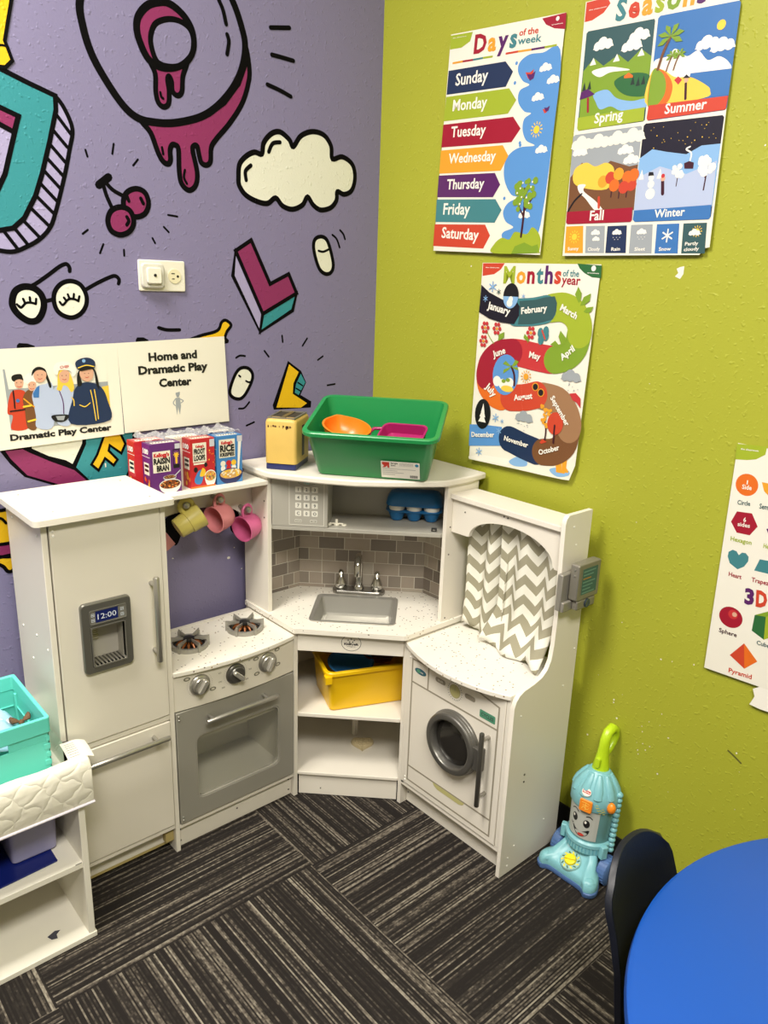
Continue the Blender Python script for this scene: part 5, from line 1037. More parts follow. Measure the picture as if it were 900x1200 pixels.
for u in (ku0 + 0.0235, ku0 + 0.0635): A.poly(rrect(u - 0.0085, u + 0.0085, 0.7695, 0.7775, 0.001), 1, 1); A.poly(rrect(u - 0.0075, u + 0.0075, 0.7705, 0.7765, 0.001), 0, 2)
for u, s_ in ((ku0 + 0.0235, 'STOP'), (ku0 + 0.0635, 'ON')): A.text(s_, u, 0.772, 1, h=0.003, L=3, center=True)
A.build('keypad', [mat('keypad_grey', (150, 148, 136), 0.5), mat('keypad_white', (214, 212, 200), 0.5), mat('keypad_ink', (70, 74, 72), 0.5), mat('keypad_cyan', (120, 190, 190), 0.5)], mw, smooth=False)
top = [(-0.482, -0.012), (-0.488, -0.075), (-0.488, -0.155), (-0.484, -0.172), (-0.470, -0.196), (-0.440, -0.243), (-0.403, -0.297), (-0.356, -0.356)]
top = [(x, y) for x, y in top]; tp = top[:-1] + [(-0.356, -0.356)] + [(y, x) for x, y in reversed(top[:-1])] + [(-0.012, -0.012)]
b = MB(); b.prism(tp, zfn, 0.8875, 0.9045); b.build('top_board', WB, t, bev=0.004)

# ---------------------------------------------------------------- toy washing machine
t = thing('toy_washing_machine', (-0.16, -0.65, 0), 'white toy washing machine with a round silver porthole against the green wall', 'toy washing machine')
prof = [(0.0485, 0), (0.2725, 0), (0.272, 0.462), (0.267, 0.478), (0.256, 0.490), (0.240, 0.4975), (0.205, 0.503), (0.178, 0.511), (0.160, 0.525), (0.149, 0.546), (0.144, 0.580), (0.142, 0.65), (0.1485, 0.875), (0.146, 0.888), (0.137, 0.896), (0.0485, 0.896)]
b = MB(); b.prism(prof, lambda u, v, w: (-u, w, v), -0.837, -0.8255)
caps(b, [(-0.245, -0.837, 0.022), (-0.245, -0.837, 0.045), (-0.225, -0.837, 0.07), (-0.11, -0.837, 0.09), (-0.06, -0.837, 0.55), (-0.115, -0.837, 0.865), (-0.10, -0.837, 0.82), (-0.245, -0.837, 0.435), (-0.09, -0.837, 0.46), (-0.105, -0.837, 0.74)], (0, -1, 0), 1, 0.0025)
caps(b, [(-0.21, -0.837, 0.265), (-0.21, -0.837, 0.245)], (0, -1, 0), 2, 0.0028)
b.box(-0.27, -0.05, -0.489, -0.4785, 0.072, 0.478)
b.box(-0.246, -0.236, -0.8255, -0.4785, 0.002, 0.066); b.box(F, -0.05, -0.8255, -0.4785, 0.066, 0.0785); b.box(-0.056, -0.05, -0.8255, -0.4785, 0.0, 0.478)
caps(b, [(-0.246, -0.500, 0.045), (-0.246, -0.485, 0.03), (-0.246, -0.645, 0.05), (-0.246, -0.81, 0.035)], (-1, 0, 0), 2, 0.0022)
b.build('cabinet_body', [WB, SCR, HOLE], t, bev=0.001)
def bow2(y): return -0.274 - 0.040 * (1 - ((y + 0.652) / 0.1738) ** 2)
b = MB(); ys = [-0.8255 + 0.347 * k / 20 for k in range(21)]
b.prism([(bow2(y), y) for y in ys] + [(-0.05, -0.4785), (-0.05, -0.8255)], zfn, 0.4785, 0.4905); b.build('worktop', SPK, t, bev=0.0015)
# front door with printed lines, porthole and bar handle
b = MB(); b.box(F - 0.003, F + 0.008, -0.8135, -0.4905, 0.080, 0.476)
b.box(F - 0.001, F + 0.008, -0.825, -0.8145, 0.079, 0.478)
caps(b, [(F - 0.003, -0.4965, z) for z in (0.466, 0.455, 0.10, 0.09)], (-1, 0, 0), 1, 0.0028)
wd = b.build('door', [WB, SCR], t, bev=0.0012)
A = Art(O=(F - 0.0031, 0, 0), U=(0, -1, 0), N=(-1, 0, 0), step=0.0003)
A.stroke([(0.5055, 0.4535), (0.732, 0.4595), (0.7955, 0.4475), (0.7955, 0.0965), (0.5055, 0.0965)], 0.0046, 0, 1, sm=False, closed=True)
for q in ([(0.5055, 0.390), (0.7955, 0.388)], [(0.564, 0.455), (0.564, 0.391)], [(0.5055, 0.140), (0.7955, 0.141)]): A.stroke(q, 0.0046, 0, 1)
A.disc(0.656, 0.4275, 0.018, 1, 1); A.stroke([(0.656, 0.428), (0.656, 0.442)], 0.0012, 0, 2); A.stroke(ell(0.656, 0.4275, 0.0165, 0.0165), 0.0008, 0, 2, closed=True, sm=False)
for k in range(24): q = 2 * PI * k / 24; A.stroke([(0.656 + r_ * math.cos(q), 0.4275 + r_ * math.sin(q)) for r_ in (0.0215, 0.0245)], 0.0014, 4, 1, cap=False)
A.poly(rrect(0.589, 0.6235, 0.427, 0.440, 0.006), 0, 1); A.poly(rrect(0.6885, 0.7225, 0.426, 0.439, 0.006), 0, 1); A.text('00:00', 0.606, 0.431, 3, h=0.006, L=2, center=True)
A.poly(rrect(0.7385, 0.7865, 0.3985, 0.419, 0.003), 2, 1); A.text('CYCLES', 0.7625, 0.4045, 4, width=0.038, h=0.009, L=2, center=True)
A.disc(0.5355, 0.4285, 0.0205, 5, 1, ry=0.0085); A.disc(0.529, 0.4285, 0.007, 2, 2, ry=0.005); A.text('eco', 0.535, 0.426, 3, h=0.0055, L=2)
tr_ = [(0.600, 0.141), (0.712, 0.141)]
A.poly([(0.600, 0.1395), (0.606, 0.131), (0.618, 0.1265), (0.694, 0.1265), (0.706, 0.131), (0.712, 0.1395)], 1, 2)
A.build('printed_controls', [mat('taupe_line', (150, 142, 124), 0.5), mat('khaki_print', (186, 180, 120), 0.5), mat('green_print', (78, 142, 112), 0.5), mat('pale_print', (222, 218, 204), 0.5), mat('dark_print', (58, 66, 62), 0.5), mat('teal_print', (38, 92, 108), 0.5)], wd, smooth=False)
oy, oz = -0.667, 0.2935
b = MB(); b.lathe([(0.083, 0.0), (0.083, 0.006), (0.0812, 0.0078), (0.0812, 0.013), (0.0795, 0.015), (0.0795, 0.021), (0.0765, 0.0245), (0.0750, 0.025), (0.0640, 0.0245), (0.0610, 0.021), (0.0595, 0.004)], (F - 0.003, oy, oz), (-1, 0, 0), 0, 48, False)
b.box(F - 0.022, F - 0.003, -0.765, -0.738, oz - 0.030, oz + 0.030)
b.build('porthole_ring', mat('porthole_silver', (112, 110, 104), 0.36, 0.65), wd, bev=0.0015)
b = MB(); b.lathe([(0.0600, 0.0), (0.0600, 0.004), (0.053, 0.008), (0.037, 0.011), (0.001, 0.012)], (F - 0.004, oy, oz), (-1, 0, 0), 0, 36); b.build('porthole_window', mat('smoked_plastic', (38, 36, 33), 0.12, spec=0.6), wd)
b = MB()
for dz in (0.012, -0.02): b.lathe([(0.003, 0), (0.003, 0.012)], (F - 0.012, -0.758, oz + dz), (-1, 0, 0), 0, 10)
bar_handle('door_handle', wd, (F - 0.030, -0.7725, 0.180), (F - 0.030, -0.7725, 0.3795), (-0.027, 0, 0), 0.0062, (0.13, 0.90), DSIL, SIL)
# hutch over the worktop: arched board and top shelf
al = [(0.4785, 0.853), (0.4785, 0.762), (0.533, 0.763)]
al += [(0.669 - 0.130 * math.cos(PI * k / 20), 0.764 + 0.060 * math.sin(PI * k / 20)) for k in range(21)] + [(0.806, 0.757), (0.8255, 0.756), (0.8255, 0.853)]
b = MB(); b.prism(al, lambda u, v, w: (w, -u, v), -0.130, -0.118); caps(b, [(-0.130, -0.522, 0.825), (-0.130, -0.648, 0.845), (-0.130, -0.66, 0.844)], (-1, 0, 0), 1, 0.0022); b.build('arched_board', [WB, HOLE], t, bev=0.001)
b = MB(); b.box(-0.140, -0.045, -0.8255, -0.4785, 0.853, 0.866); b.build('top_shelf', WB, t, bev=0.001)
# holder of the toy phone
b = MB(); b.box(-0.160, -0.108, -0.852, -0.8375, 0.676, 0.764); b.box(-0.160, -0.075, -0.8605, -0.852, 0.676, 0.700)
b.build('phone_holder', mat('satin_silver_plastic', (142, 138, 128), 0.4, 0.3), t, bev=0.0025)
setorg()

# ---------------------------------------------------------------- curtain of the washer hutch
def chevron():
    m = mat('chevron_cloth', (224, 222, 208), 0.85); nt = m.node_tree; b = nt.nodes['Principled BSDF']; N = nt.nodes.new; L = nt.links
    uv = N('ShaderNodeUVMap'); sp = N('ShaderNodeSeparateXYZ'); L.new(uv.outputs[0], sp.inputs[0])
    def M(op, a, c=None):
        n = N('ShaderNodeMath'); n.operation = op
        for i, x in enumerate((a, c)):
            if x is None: continue
            if isinstance(x, (int, float)): n.inputs[i].default_value = x
            else: L.new(x, n.inputs[i])
        return n.outputs[0]
    tri = M('PINGPONG', sp.outputs[0], 0.030)
    s = M('FLOORED_MODULO', M('ADD', sp.outputs[1], M('MULTIPLY', tri, 1.0)), 0.052)
    k = M('GREATER_THAN', s, 0.026)
    mx = N('ShaderNodeMix'); mx.data_type = 'RGBA'; mx.inputs[6].default_value = lin((226, 224, 210)); mx.inputs[7].default_value = lin((152, 147, 124))
    L.new(k, mx.inputs['Factor']); L.new(mx.outputs[2], b.inputs['Base Color'])
    return m
t = thing('curtain', (-0.1, -0.66, 0.4905), 'grey and white chevron curtain hanging under the arch of the toy washer', 'curtain')
def cpanel(ya, yb, xo, zb, ph, seed, flare, kick):
    b = MB(); b.uv = []; nu, nv = 48, 26; r = random.Random(seed)
    for j in range(nv + 1):
        f = j / nv; z = 0.845 + (zb - 0.845) * f
        for i in range(nu + 1):
            g = i / nu; y = ya + (yb - ya) * g
            amp = 0.004 + 0.009 * f
            x = xo - amp * math.sin(g * 2 * PI * 2.0 + ph + 0.5 * math.sin(3 * f)) - 0.004 * math.sin(g * 11 + 4 * f + ph)
            x -= flare * max(0, f - 0.72) ** 1.2 * (0.55 + 0.6 * g); y += kick * max(0, f - 0.7) * (1 - g)
            zz = z + (0.010 * math.sin(g * 7 + ph) + 0.006 * math.sin(g * 17)) * max(0, f - 0.6) / 0.4
            b.v.append((x, y, max(zz, 0.4935))); b.uv.append((g * abs(yb - ya) * 1.28 + seed * 0.021, 0.845 - z + 0.01 * seed + 0.004 * math.sin(g * 9)))
    for j in range(nv):
        for i in range(nu):
            k = j * (nu + 1) + i; b.f.append((k, k + 1, k + nu + 2, k + nu + 1)); b.m.append(0)
    o = b.build('curtain_panel', chevron(), t, ang=180); md = o.modifiers.new('cloth', 'SOLIDIFY'); md.thickness = 0.0012
    return o
cpanel(-0.507, -0.640, -0.083, 0.498, 0.4, 1, 0.03, 0.03)
cpanel(-0.622, -0.800, -0.095, 0.494, 2.1, 2, 0.20, 0.10)

# ---------------------------------------------------------------- toy phone in its holder
t = thing('toy_phone', (-0.1, -0.86, 0.70), 'grey toy handset with a teal screen held on the side of the toy washer', 'toy phone')
b = MB(); b.prism(rrect(-0.1365, -0.050, 0.701, 0.789, 0.006), yfn, -0.876, -0.8535); b.build('handset', mat('satin_grey_plastic', (128, 124, 112), 0.38, 0.3), t, bev=0.003)
b = MB(); b.prism(rrect(-0.1300, -0.060, 0.6785, 0.7005, 0.004), yfn, -0.876, -0.861); b.build('lower_grip', MATS['satin_grey_plastic'], t, bev=0.003)
A = Art(O=(0, -0.8762, 0), step=0.0003); A.poly(rrect(-0.124, -0.060, 0.712, 0.780, 0.003), 1, 1); A.poly(rrect(-0.121, -0.063, 0.715, 0.777, 0.002), 0, 2)
for k in range(7): A.stroke([(-0.117, 0.770 - 0.0085 * k), (-0.072 - 0.008 * (k % 3), 0.770 - 0.0085 * k)], 0.0026, 2 if k != 2 else 3, 3)
A.build('screen', [mat('screen_teal', (44, 88, 88), 0.25), mat('screen_frame', (120, 116, 96), 0.4), mat('screen_glyph', (98, 140, 130), 0.4), mat('screen_amber', (178, 120, 40), 0.4)], t, smooth=False)
b = MB(); b.lathe([(0.011, 0), (0.011, 0.002), (0.008, 0.0035), (0.001, 0.002)], (-0.092, -0.8758, 0.690), (0, -1, 0), 0, 24); b.build('round_button', mat('button_blue_grey', (70, 84, 100), 0.2, 0.5), t)
b = MB()
for z in (0.762, 0.776): b.lathe([(0.0026, 0), (0.0022, 0.0014)], (-0.1365, -0.866, z), (-1, 0, 0), 0, 10)
b.build('side_buttons', SIL, t)

# ---------------------------------------------------------------- mini cereal boxes in shrink wrap
setorg()
CB = {k: mat('box_' + k, v, 0.35) for k, v in dict(purple=(96, 40, 112), red=(186, 34, 42), blue=(60, 126, 186), cream=(232, 226, 206), ink=(22, 20, 22), scarlet=(196, 30, 40), yellow=(238, 190, 50), brown=(112, 58, 30), tan=(206, 160, 96), white=(236, 234, 226), navy=(34, 44, 96), gray=(200, 200, 206), green=(60, 130, 70), orange=(226, 120, 40)).items()}
CBL = list(CB.values()); ci = {k: i for i, k in enumerate(CB)}
def cereal(x0, x1, yf, yb, z0, z1, k, label, paint, grp):
    w, h = x1 - x0, z1 - z0; c = ((x0 + x1) / 2, (yf + yb) / 2, z0)
    A = Art(fn=lambda u, v, q: V((x0 + u * w, yf - q, z0 + v * h)), step=0.0002)
    A.box(x0, x1, yf, yb, z0, z1, ci[k])
    S_ = Art(fn=lambda u, v, q: V((x0 - q, yb + (yf - yb) * u, z0 + v * h)), step=0.0002)
    T_ = Art(fn=lambda u, v, q: V((x0 + u * w, yf + (yb - yf) * v, z1 + q)), step=0.0002)
    paint(A, S_, T_)
    for q in (S_, T_): A.add(q.v, q.f); A.m[-len(q.m):] = q.m
    used = sorted(set(A.m)); A.m = [used.index(i) for i in A.m]
    o = A.build('cereal_box', [CBL[i] for i in used], smooth=False, org=c); return tag(o, label, 'cereal box', grp)
def logo(A, s, y, w, x, kk, hh): A.text(s, x, y, ci[kk], width=w, h=None, bold=0.05, L=5); 
def words(A, lines):
    for s, x, y, w, hgt, kk in lines:
        # width is a share of the box front, height a share of its height
        vs, fs = text_mesh(s, 0.05); x0_ = min(p[0] for p in vs); x1_ = max(p[0] for p in vs); kx = w / (x1_ - x0_); ky = hgt / 0.73
        A.add([A.P(x + (p[0] - x0_) * kx, y + p[1] * ky, 4) for p in vs], fs, ci[kk])
def side100(S_, k):
    words(S_, [('100', 0.15, 0.80, 0.7, 0.10, 'white')]); S_.poly([(0, 0.735), (1, 0.735), (1, 0.745), (0, 0.745)], ci['white'], 1); S_.poly([(0.2, 0.38), (0.85, 0.38), (0.85, 0.62), (0.2, 0.62)], ci['cream'], 1)
    for kk in range(6): S_.disc(random.uniform(0.2, 0.9), random.uniform(0.08, 0.3), 0.10, ci[random.choice(['yellow', 'orange', 'scarlet'])], 2, ry=0.05, n=10)
    S_.stroke([(0.3, 0.56), (0.78, 0.56)], 0.05, ci['ink'], 2); S_.stroke([(0.3, 0.47), (0.78, 0.47)], 0.05, ci['ink'], 2)
def topprint(T_, k, kk):
    T_.poly([(0.12, 0.15), (0.88, 0.15), (0.88, 0.55), (0.12, 0.55)], ci['cream'], 1)
    for q in range(7): T_.stroke([(0.17 + 0.1 * q, 0.25), (0.22 + 0.1 * q, 0.45)], 0.03, ci[kk], 2)
    T_.stroke([(0.1, 0.78), (0.9, 0.78)], 0.06, ci['white'], 1)
def bowl(A, x, y, rx, ry, rim, fill, bits, n=40, seed=3):
    A.poly([(x + rx * math.cos(t), y + ry * 1.15 * math.sin(t)) for t in [PI + PI * k / 14 for k in range(15)]], ci[rim], 1); A.disc(x, y, rx, ci[rim], 2, ry=ry * 0.62); A.disc(x, y, rx * 0.92, ci[fill], 3, ry=ry * 0.52)
    r = random.Random(seed)
    for q in range(n):
        t, d = r.uniform(0, 2 * PI), math.sqrt(r.random()) * 0.85; A.disc(x + rx * d * math.cos(t), y + ry * 0.5 * d * math.sin(t) + 0.01, rx * 0.10, ci[r.choice(bits)], 4, ry=ry * 0.09, n=8)
def p_raisin(A, S_, T_):
    A.poly([(0.09, 0.43), (0.66, 0.43), (0.66, 0.85), (0.09, 0.85)], ci['cream'], 1)
    words(A, [("Kellogg's", 0.12, 0.745, 0.50, 0.075, 'scarlet'), ('RAISIN', 0.11, 0.605, 0.53, 0.115, 'ink'), ('BRAN', 0.20, 0.46, 0.40, 0.115, 'ink')])
    A.poly([(0.75, 0.48), (0.96, 0.48), (0.96, 0.86), (0.75, 0.86)], ci['ink'], 1); A.poly([(0.77, 0.56), (0.94, 0.56), (0.94, 0.84), (0.77, 0.84)], ci['purple'], 2); A.disc(0.855, 0.75, 0.055, ci['yellow'], 3, ry=0.035); A.stroke([(0.855, 0.71), (0.855, 0.60)], 0.07, ci['yellow'], 3)
    for k in range(8): q = k * PI / 4; A.stroke([(0.855, 0.75), (0.855 + 0.09 * math.cos(q), 0.75 + 0.055 * math.sin(q))], 0.018, ci['yellow'], 3)
    A.poly([(0.82, 0.87), (0.99, 0.87), (0.99, 0.97), (0.82, 0.97)], ci['gray'], 1)
    bowl(A, 0.62, 0.17, 0.36, 0.17, 'white', 'brown', ['brown', 'tan', 'orange', 'ink'], 46); bowl(A, 0.62, 0.32, 0.22, 0.07, 'gray', 'brown', ['tan', 'brown', 'ink'], 18, 5); A.stroke([(0.78, 0.33), (0.97, 0.43)], 0.022, ci['gray'], 4)
    side100(S_, 'purple'); topprint(T_, 'purple', 'purple')
def p_loops(A, S_, T_):
    A.poly([(0.10, 0.53), (0.66, 0.53), (0.66, 0.92), (0.10, 0.92)], ci['cream'], 1)
    words(A, [("Kellogg's", 0.22, 0.83, 0.34, 0.05, 'scarlet'), ('FROOT', 0.14, 0.70, 0.46, 0.105, 'ink'), ('LOOPS', 0.14, 0.57, 0.46, 0.105, 'ink')])
    A.poly([(0.12, 0.48), (0.64, 0.48), (0.64, 0.515), (0.12, 0.515)], ci['cream'], 1)
    bowl(A, 0.80, 0.22, 0.24, 0.20, 'white', 'tan', ['orange', 'green', 'scarlet', 'yellow', 'purple'], 34)
    # a plain striped swirl stands where the mascot is printed
    A.poly([(0.14, 0.18), (0.30, 0.34), (0.44, 0.36), (0.50, 0.22), (0.40, 0.08), (0.20, 0.09)], ci['blue'], 1, sm=True); A.poly([(0.36, 0.24), (0.48, 0.40), (0.60, 0.34), (0.56, 0.24)], ci['yellow'], 2, sm=True); A.disc(0.20, 0.38, 0.08, ci['ink'], 1, ry=0.055); A.disc(0.62, 0.46, 0.07, ci['ink'], 1, ry=0.05)
    A.poly([(0.80, 0.82), (1.0, 0.82), (1.0, 0.97), (0.80, 0.97)], ci['gray'], 1); A.poly([(0, 0.0), (1, 0.0), (1, 0.035), (0, 0.035)], ci['orange'], 1)
    for k in range(7): A.disc(random.uniform(0.75, 0.95), random.uniform(0.45, 0.75), 0.025, ci[random.choice(['orange', 'yellow', 'scarlet'])], 1, ry=0.016, n=8)
    side100(S_, 'red'); topprint(T_, 'red', 'scarlet')
def p_rice(A, S_, T_):
    A.poly([(0.10, 0.55), (0.72, 0.55), (0.72, 0.93), (0.10, 0.93)], ci['cream'], 1)
    words(A, [("Kellogg's", 0.18, 0.835, 0.44, 0.06, 'scarlet'), ('RICE', 0.13, 0.68, 0.56, 0.135, 'ink'), ('KRISPIES', 0.13, 0.58, 0.56, 0.075, 'ink')])
    bowl(A, 0.54, 0.20, 0.46, 0.19, 'navy', 'tan', ['cream', 'tan', 'yellow'], 60); A.poly([(0.80, 0.25), (0.86, 0.25), (0.97, 0.86), (0.84, 0.86)], ci['white'], 3)
    for x, kk in ((0.24, 'cream'), (0.46, 'scarlet'), (0.66, 'yellow')): A.disc(x, 0.43, 0.10, ci[kk], 2, ry=0.06, n=16); A.disc(x, 0.33, 0.09, ci['white' if kk != 'scarlet' else 'scarlet'], 1, ry=0.06, n=16)
    A.poly([(0.80, 0.86), (1.0, 0.86), (1.0, 0.98), (0.80, 0.98)], ci['gray'], 4); topprint(T_, 'blue', 'navy'); side100(S_, 'blue')
def p_plain(A, S_, T_): side100(S_, 'red'); topprint(T_, 'red', 'scarlet')
Z1 = 0.8788
G1 = 'mini cereal boxes over the toy stove'
cereal(-0.779, -0.702, -0.122, -0.082, Z1, Z1 + 0.120, 'purple', 'purple raisin bran cereal box standing over the toy stove', p_raisin, G1)
cereal(-0.6765, -0.6115, -0.122, -0.082, Z1, Z1 + 0.121, 'red', 'red froot loops cereal box between the purple and the blue box', p_loops, G1)
cereal(-0.606, -0.534, -0.122, -0.082, Z1, Z1 + 0.121, 'blue', 'light blue rice krispies cereal box with a bowl picture', p_rice, G1)
cereal(-0.797, -0.724, -0.0805, -0.0405, Z1, Z1 + 0.121, 'red', 'red cereal box half hidden behind the purple raisin bran box', p_plain, G1)
cereal(-0.603, -0.531, -0.0805, -0.0405, Z1, Z1 + 0.124, 'navy', 'dark blue cereal box behind the rice krispies box', p_plain, G1)
cereal(-0.700, -0.628, -0.0805, -0.0405, Z1, Z1 + 0.119, 'cream', 'pale cereal box under plastic wrap behind the froot loops box', p_plain, G1)
film = mat('clear_film', (235, 235, 232), 0.12); fn_ = film.node_tree
if len(fn_.nodes) < 5:
    tr = fn_.nodes.new('ShaderNodeBsdfTransparent'); mxs = fn_.nodes.new('ShaderNodeMixShader'); mxs.inputs[0].default_value = 0.30
    fn_.links.new(tr.outputs[0], mxs.inputs[1]); fn_.links.new(fn_.nodes['Principled BSDF'].outputs[0], mxs.inputs[2]); fn_.links.new(mxs.outputs[0], [n for n in fn_.nodes if n.type == 'OUTPUT_MATERIAL'][0].inputs[0])
b = MB(); nu, nv = 40, 10; r = random.Random(4)
for j in range(nv + 1):
    for i in range(nu + 1): b.v.append((-0.782 + 0.25 * i / nu, -0.112 + 0.072 * j / nv, Z1 + 0.1235 + 0.004 + r.uniform(-0.002, 0.004) + 0.008 * max(0, math.sin(i * 0.9)) * (j / nv) * (0.4 + r.random())))
for j in range(nv):
    for i in range(nu): k = j * (nu + 1) + i; b.f.append((k, k + 1, k + nu + 2, k + nu + 1)); b.m.append(0)
tag(b.build('plastic_wrap', film, org=(-0.66, -0.08, Z1 + 0.12), ang=12), 'torn clear plastic wrap lying over the mini cereal boxes', 'plastic wrap')

# ---------------------------------------------------------------- cups on the pegs
def cup_local(prof_out, thick, hr, hz, hw, mcol, name, label, loc, rot, handle_r=0.004, extra=None, oval=1.0, hoff=0.0):
    """cup axis = local z (mouth at +z), handle towards local +x"""
    t = thing(name, loc, label, 'cup', 'toy cups on the pegs', local=True, rot=rot)
    inn = [(max(0.0005, r_ - thick), h) for r_, h in reversed(prof_out) if h > thick] + [(0.0006, thick)]
    b = MB(); b.lathe([(0.0006, 0)] + prof_out + inn, (0, 0, 0), (0, 0, 1), 0, 36, False); b.build('bowl', mcol, t)
    b = MB(); b.tube([(hr + hoff + hw * math.cos(q), 0, hz + hw * oval * math.sin(q)) for q in [2 * PI * k / 24 for k in range(24)]], handle_r, 0, 10, True, 1.6); b.build('handle', mcol, t)
    if extra: extra(t)
    return t
pinkm = mat('salmon_pink_plastic', (222, 138, 142), 0.35); hotm = mat('hot_pink_plastic', (216, 104, 152), 0.35); yelm = mat('pale_yellow_plastic', (198, 184, 96), 0.4)
tp_ = [(0.020, 0), (0.027, 0.004), (0.0325, 0.016), (0.0345, 0.030), (0.0345, 0.050), (0.0355, 0.052), (0.0355, 0.0535)]
def hang(axis, up):   # rotation with local z along axis, local x as near to up as possible
    z = V(axis).normalized(); x = (V(up) - z * V(up).dot(z)).normalized(); y = z.cross(x)
    return Matrix((x, y, z)).transposed().to_euler()
def place(peg, axis, up, hr, hz, y, inner):   # the handle's inside rests on the peg at depth y
    e = hang(axis, up).to_matrix(); q = V((peg[0], y, peg[1] + 0.0055)) - e @ V((hr + inner, 0, hz)); return q
for (peg, m, nm, lb, ax, hw) in (((-0.595, 0.8375), pinkm, 'toy_cup', 'salmon pink toy cup hanging from the middle peg', V((-0.95, -0.24, -0.12)), 0.0165), ((-0.5145, 0.7975), hotm, 'toy_cup', 'hot pink toy cup hanging from the lowest peg', V((-0.95, -0.26, -0.14)), 0.0165)):
    up = (0.12, 0.0, 1.0)
    loc = place(peg, ax, up, 0.0345, 0.030, -0.104, hw + 0.009 - 0.004); cup_local(tp_, 0.002, 0.0345, 0.030, hw, m, nm, lb, loc, hang(ax, up), 0.0042, oval=0.85, hoff=0.008)
yp = [(0.024, 0), (0.0255, 0.002), (0.0275, 0.030), (0.0300, 0.031), (0.0335, 0.066), (0.034, 0.068)]
ya = V((0.72, 0.05, 0.42)); yu = V((-0.45, 0.0, 0.9))
yaxis = V((0.80, -0.10, 0.42)); 
loc = place((-0.689, 0.838), yaxis, yu, 0.030, 0.048, -0.106, 0.020)
cup_local(yp, 0.002, 0.030, 0.048, 0.0165, yelm, 'toy_cup', 'pale yellow two-part toy cup hanging tilted on the peg by the refrigerator', loc, hang(yaxis, yu), 0.0042, oval=1.0, hoff=0.008)
setorg()

# ---------------------------------------------------------------- toy toaster on the sink unit
tz = 0.9047
t = thing('toy_toaster', (-0.399, -0.127, tz), 'worn yellow wooden toy toaster with navy base beside the green bin', 'toy toaster', local=True, rz=-0.90)
W2, D2, H2 = 0.0415, 0.062, 0.132
b = MB(); b.prism(rrect(-W2 + 0.002, W2 - 0.002, -D2 + 0.002, D2 - 0.002, 0.004), zfn, 0.0, 0.016); b.build('base', mat('navy_paint', (34, 42, 92), 0.35), t, bev=0.002, org=(0, 0, 0))
ty = mat('worn_yellow_paint', (206, 172, 88), 0.5, var=0.07, vscale=40)
b = MB(); b.loft([[V((x, y, z)) for x, y in rrect(-W2 + m_, W2 - m_, -D2 + m_, D2 - m_, 0.010, 5)] for z, m_ in ((0.0165, 0), (H2 - 0.010, 0), (H2 - 0.004, 0.002), (H2, 0.007))], 0)
r = random.Random(5)
for k in range(16): b.box(x := r.uniform(-0.034, 0.030), x + r.uniform(0.001, 0.005), -D2 - 0.0003, -D2 + 0.001, H2 - 0.022 + r.uniform(-0.002, 0.002), H2 - 0.019 + r.uniform(-0.001, 0.003), 1)
for k in range(5): b.box(x := 0.018 + r.uniform(-0.004, 0.006), x + 0.004, -D2 - 0.0003, -D2 + 0.001, H2 - 0.024 + r.uniform(-0.003, 0.002), H2 - 0.017, 1)
b.build('body', [ty, mat('bare_wood_wear', (92, 62, 30), 0.7)], t, org=(0, 0, 0))
b = MB(); b.ringwall(rrect(-W2 + 0.005, W2 - 0.005, -D2 + 0.006, D2 - 0.006, 0.003), rrect(-W2 + 0.010, W2 - 0.010, -D2 + 0.012, D2 - 0.012, 0.002), zfn, H2 - 0.001, H2 + 0.0025)
b.box(-0.006, 0.006, -D2 + 0.011, D2 - 0.011, H2 - 0.001, H2 + 0.002, 1); b.box(-W2 + 0.009, W2 - 0.009, -D2 + 0.011, D2 - 0.011, H2 - 0.0005, H2 + 0.0003, 2)
for sx in (-1, 1): b.box(sx * 0.019 - 0.0115, sx * 0.019 + 0.0115, -D2 + 0.013, -D2 + 0.030, H2 + 0.0002, H2 + 0.0008, 3)
b.build('slot_plate', [mat('tin_grey', (150, 146, 132), 0.35, 0.6), mat('tin_dark', (108, 104, 92), 0.35, 0.6), mat('slot_shadow', (52, 46, 36), 0.7), mat('slot_wood', (176, 146, 92), 0.6)], t, smooth=False, org=(0, 0, 0))
b = MB(); b.box(W2 - 0.0005, W2 + 0.001, -0.010, 0.010, 0.03, 0.11); b.box(W2, W2 + 0.012, -0.008, 0.008, 0.085, 0.095); b.build('lever', mat('black_painted_wood', (30, 30, 34), 0.5), t, bev=0.001, org=(0, 0, 0))

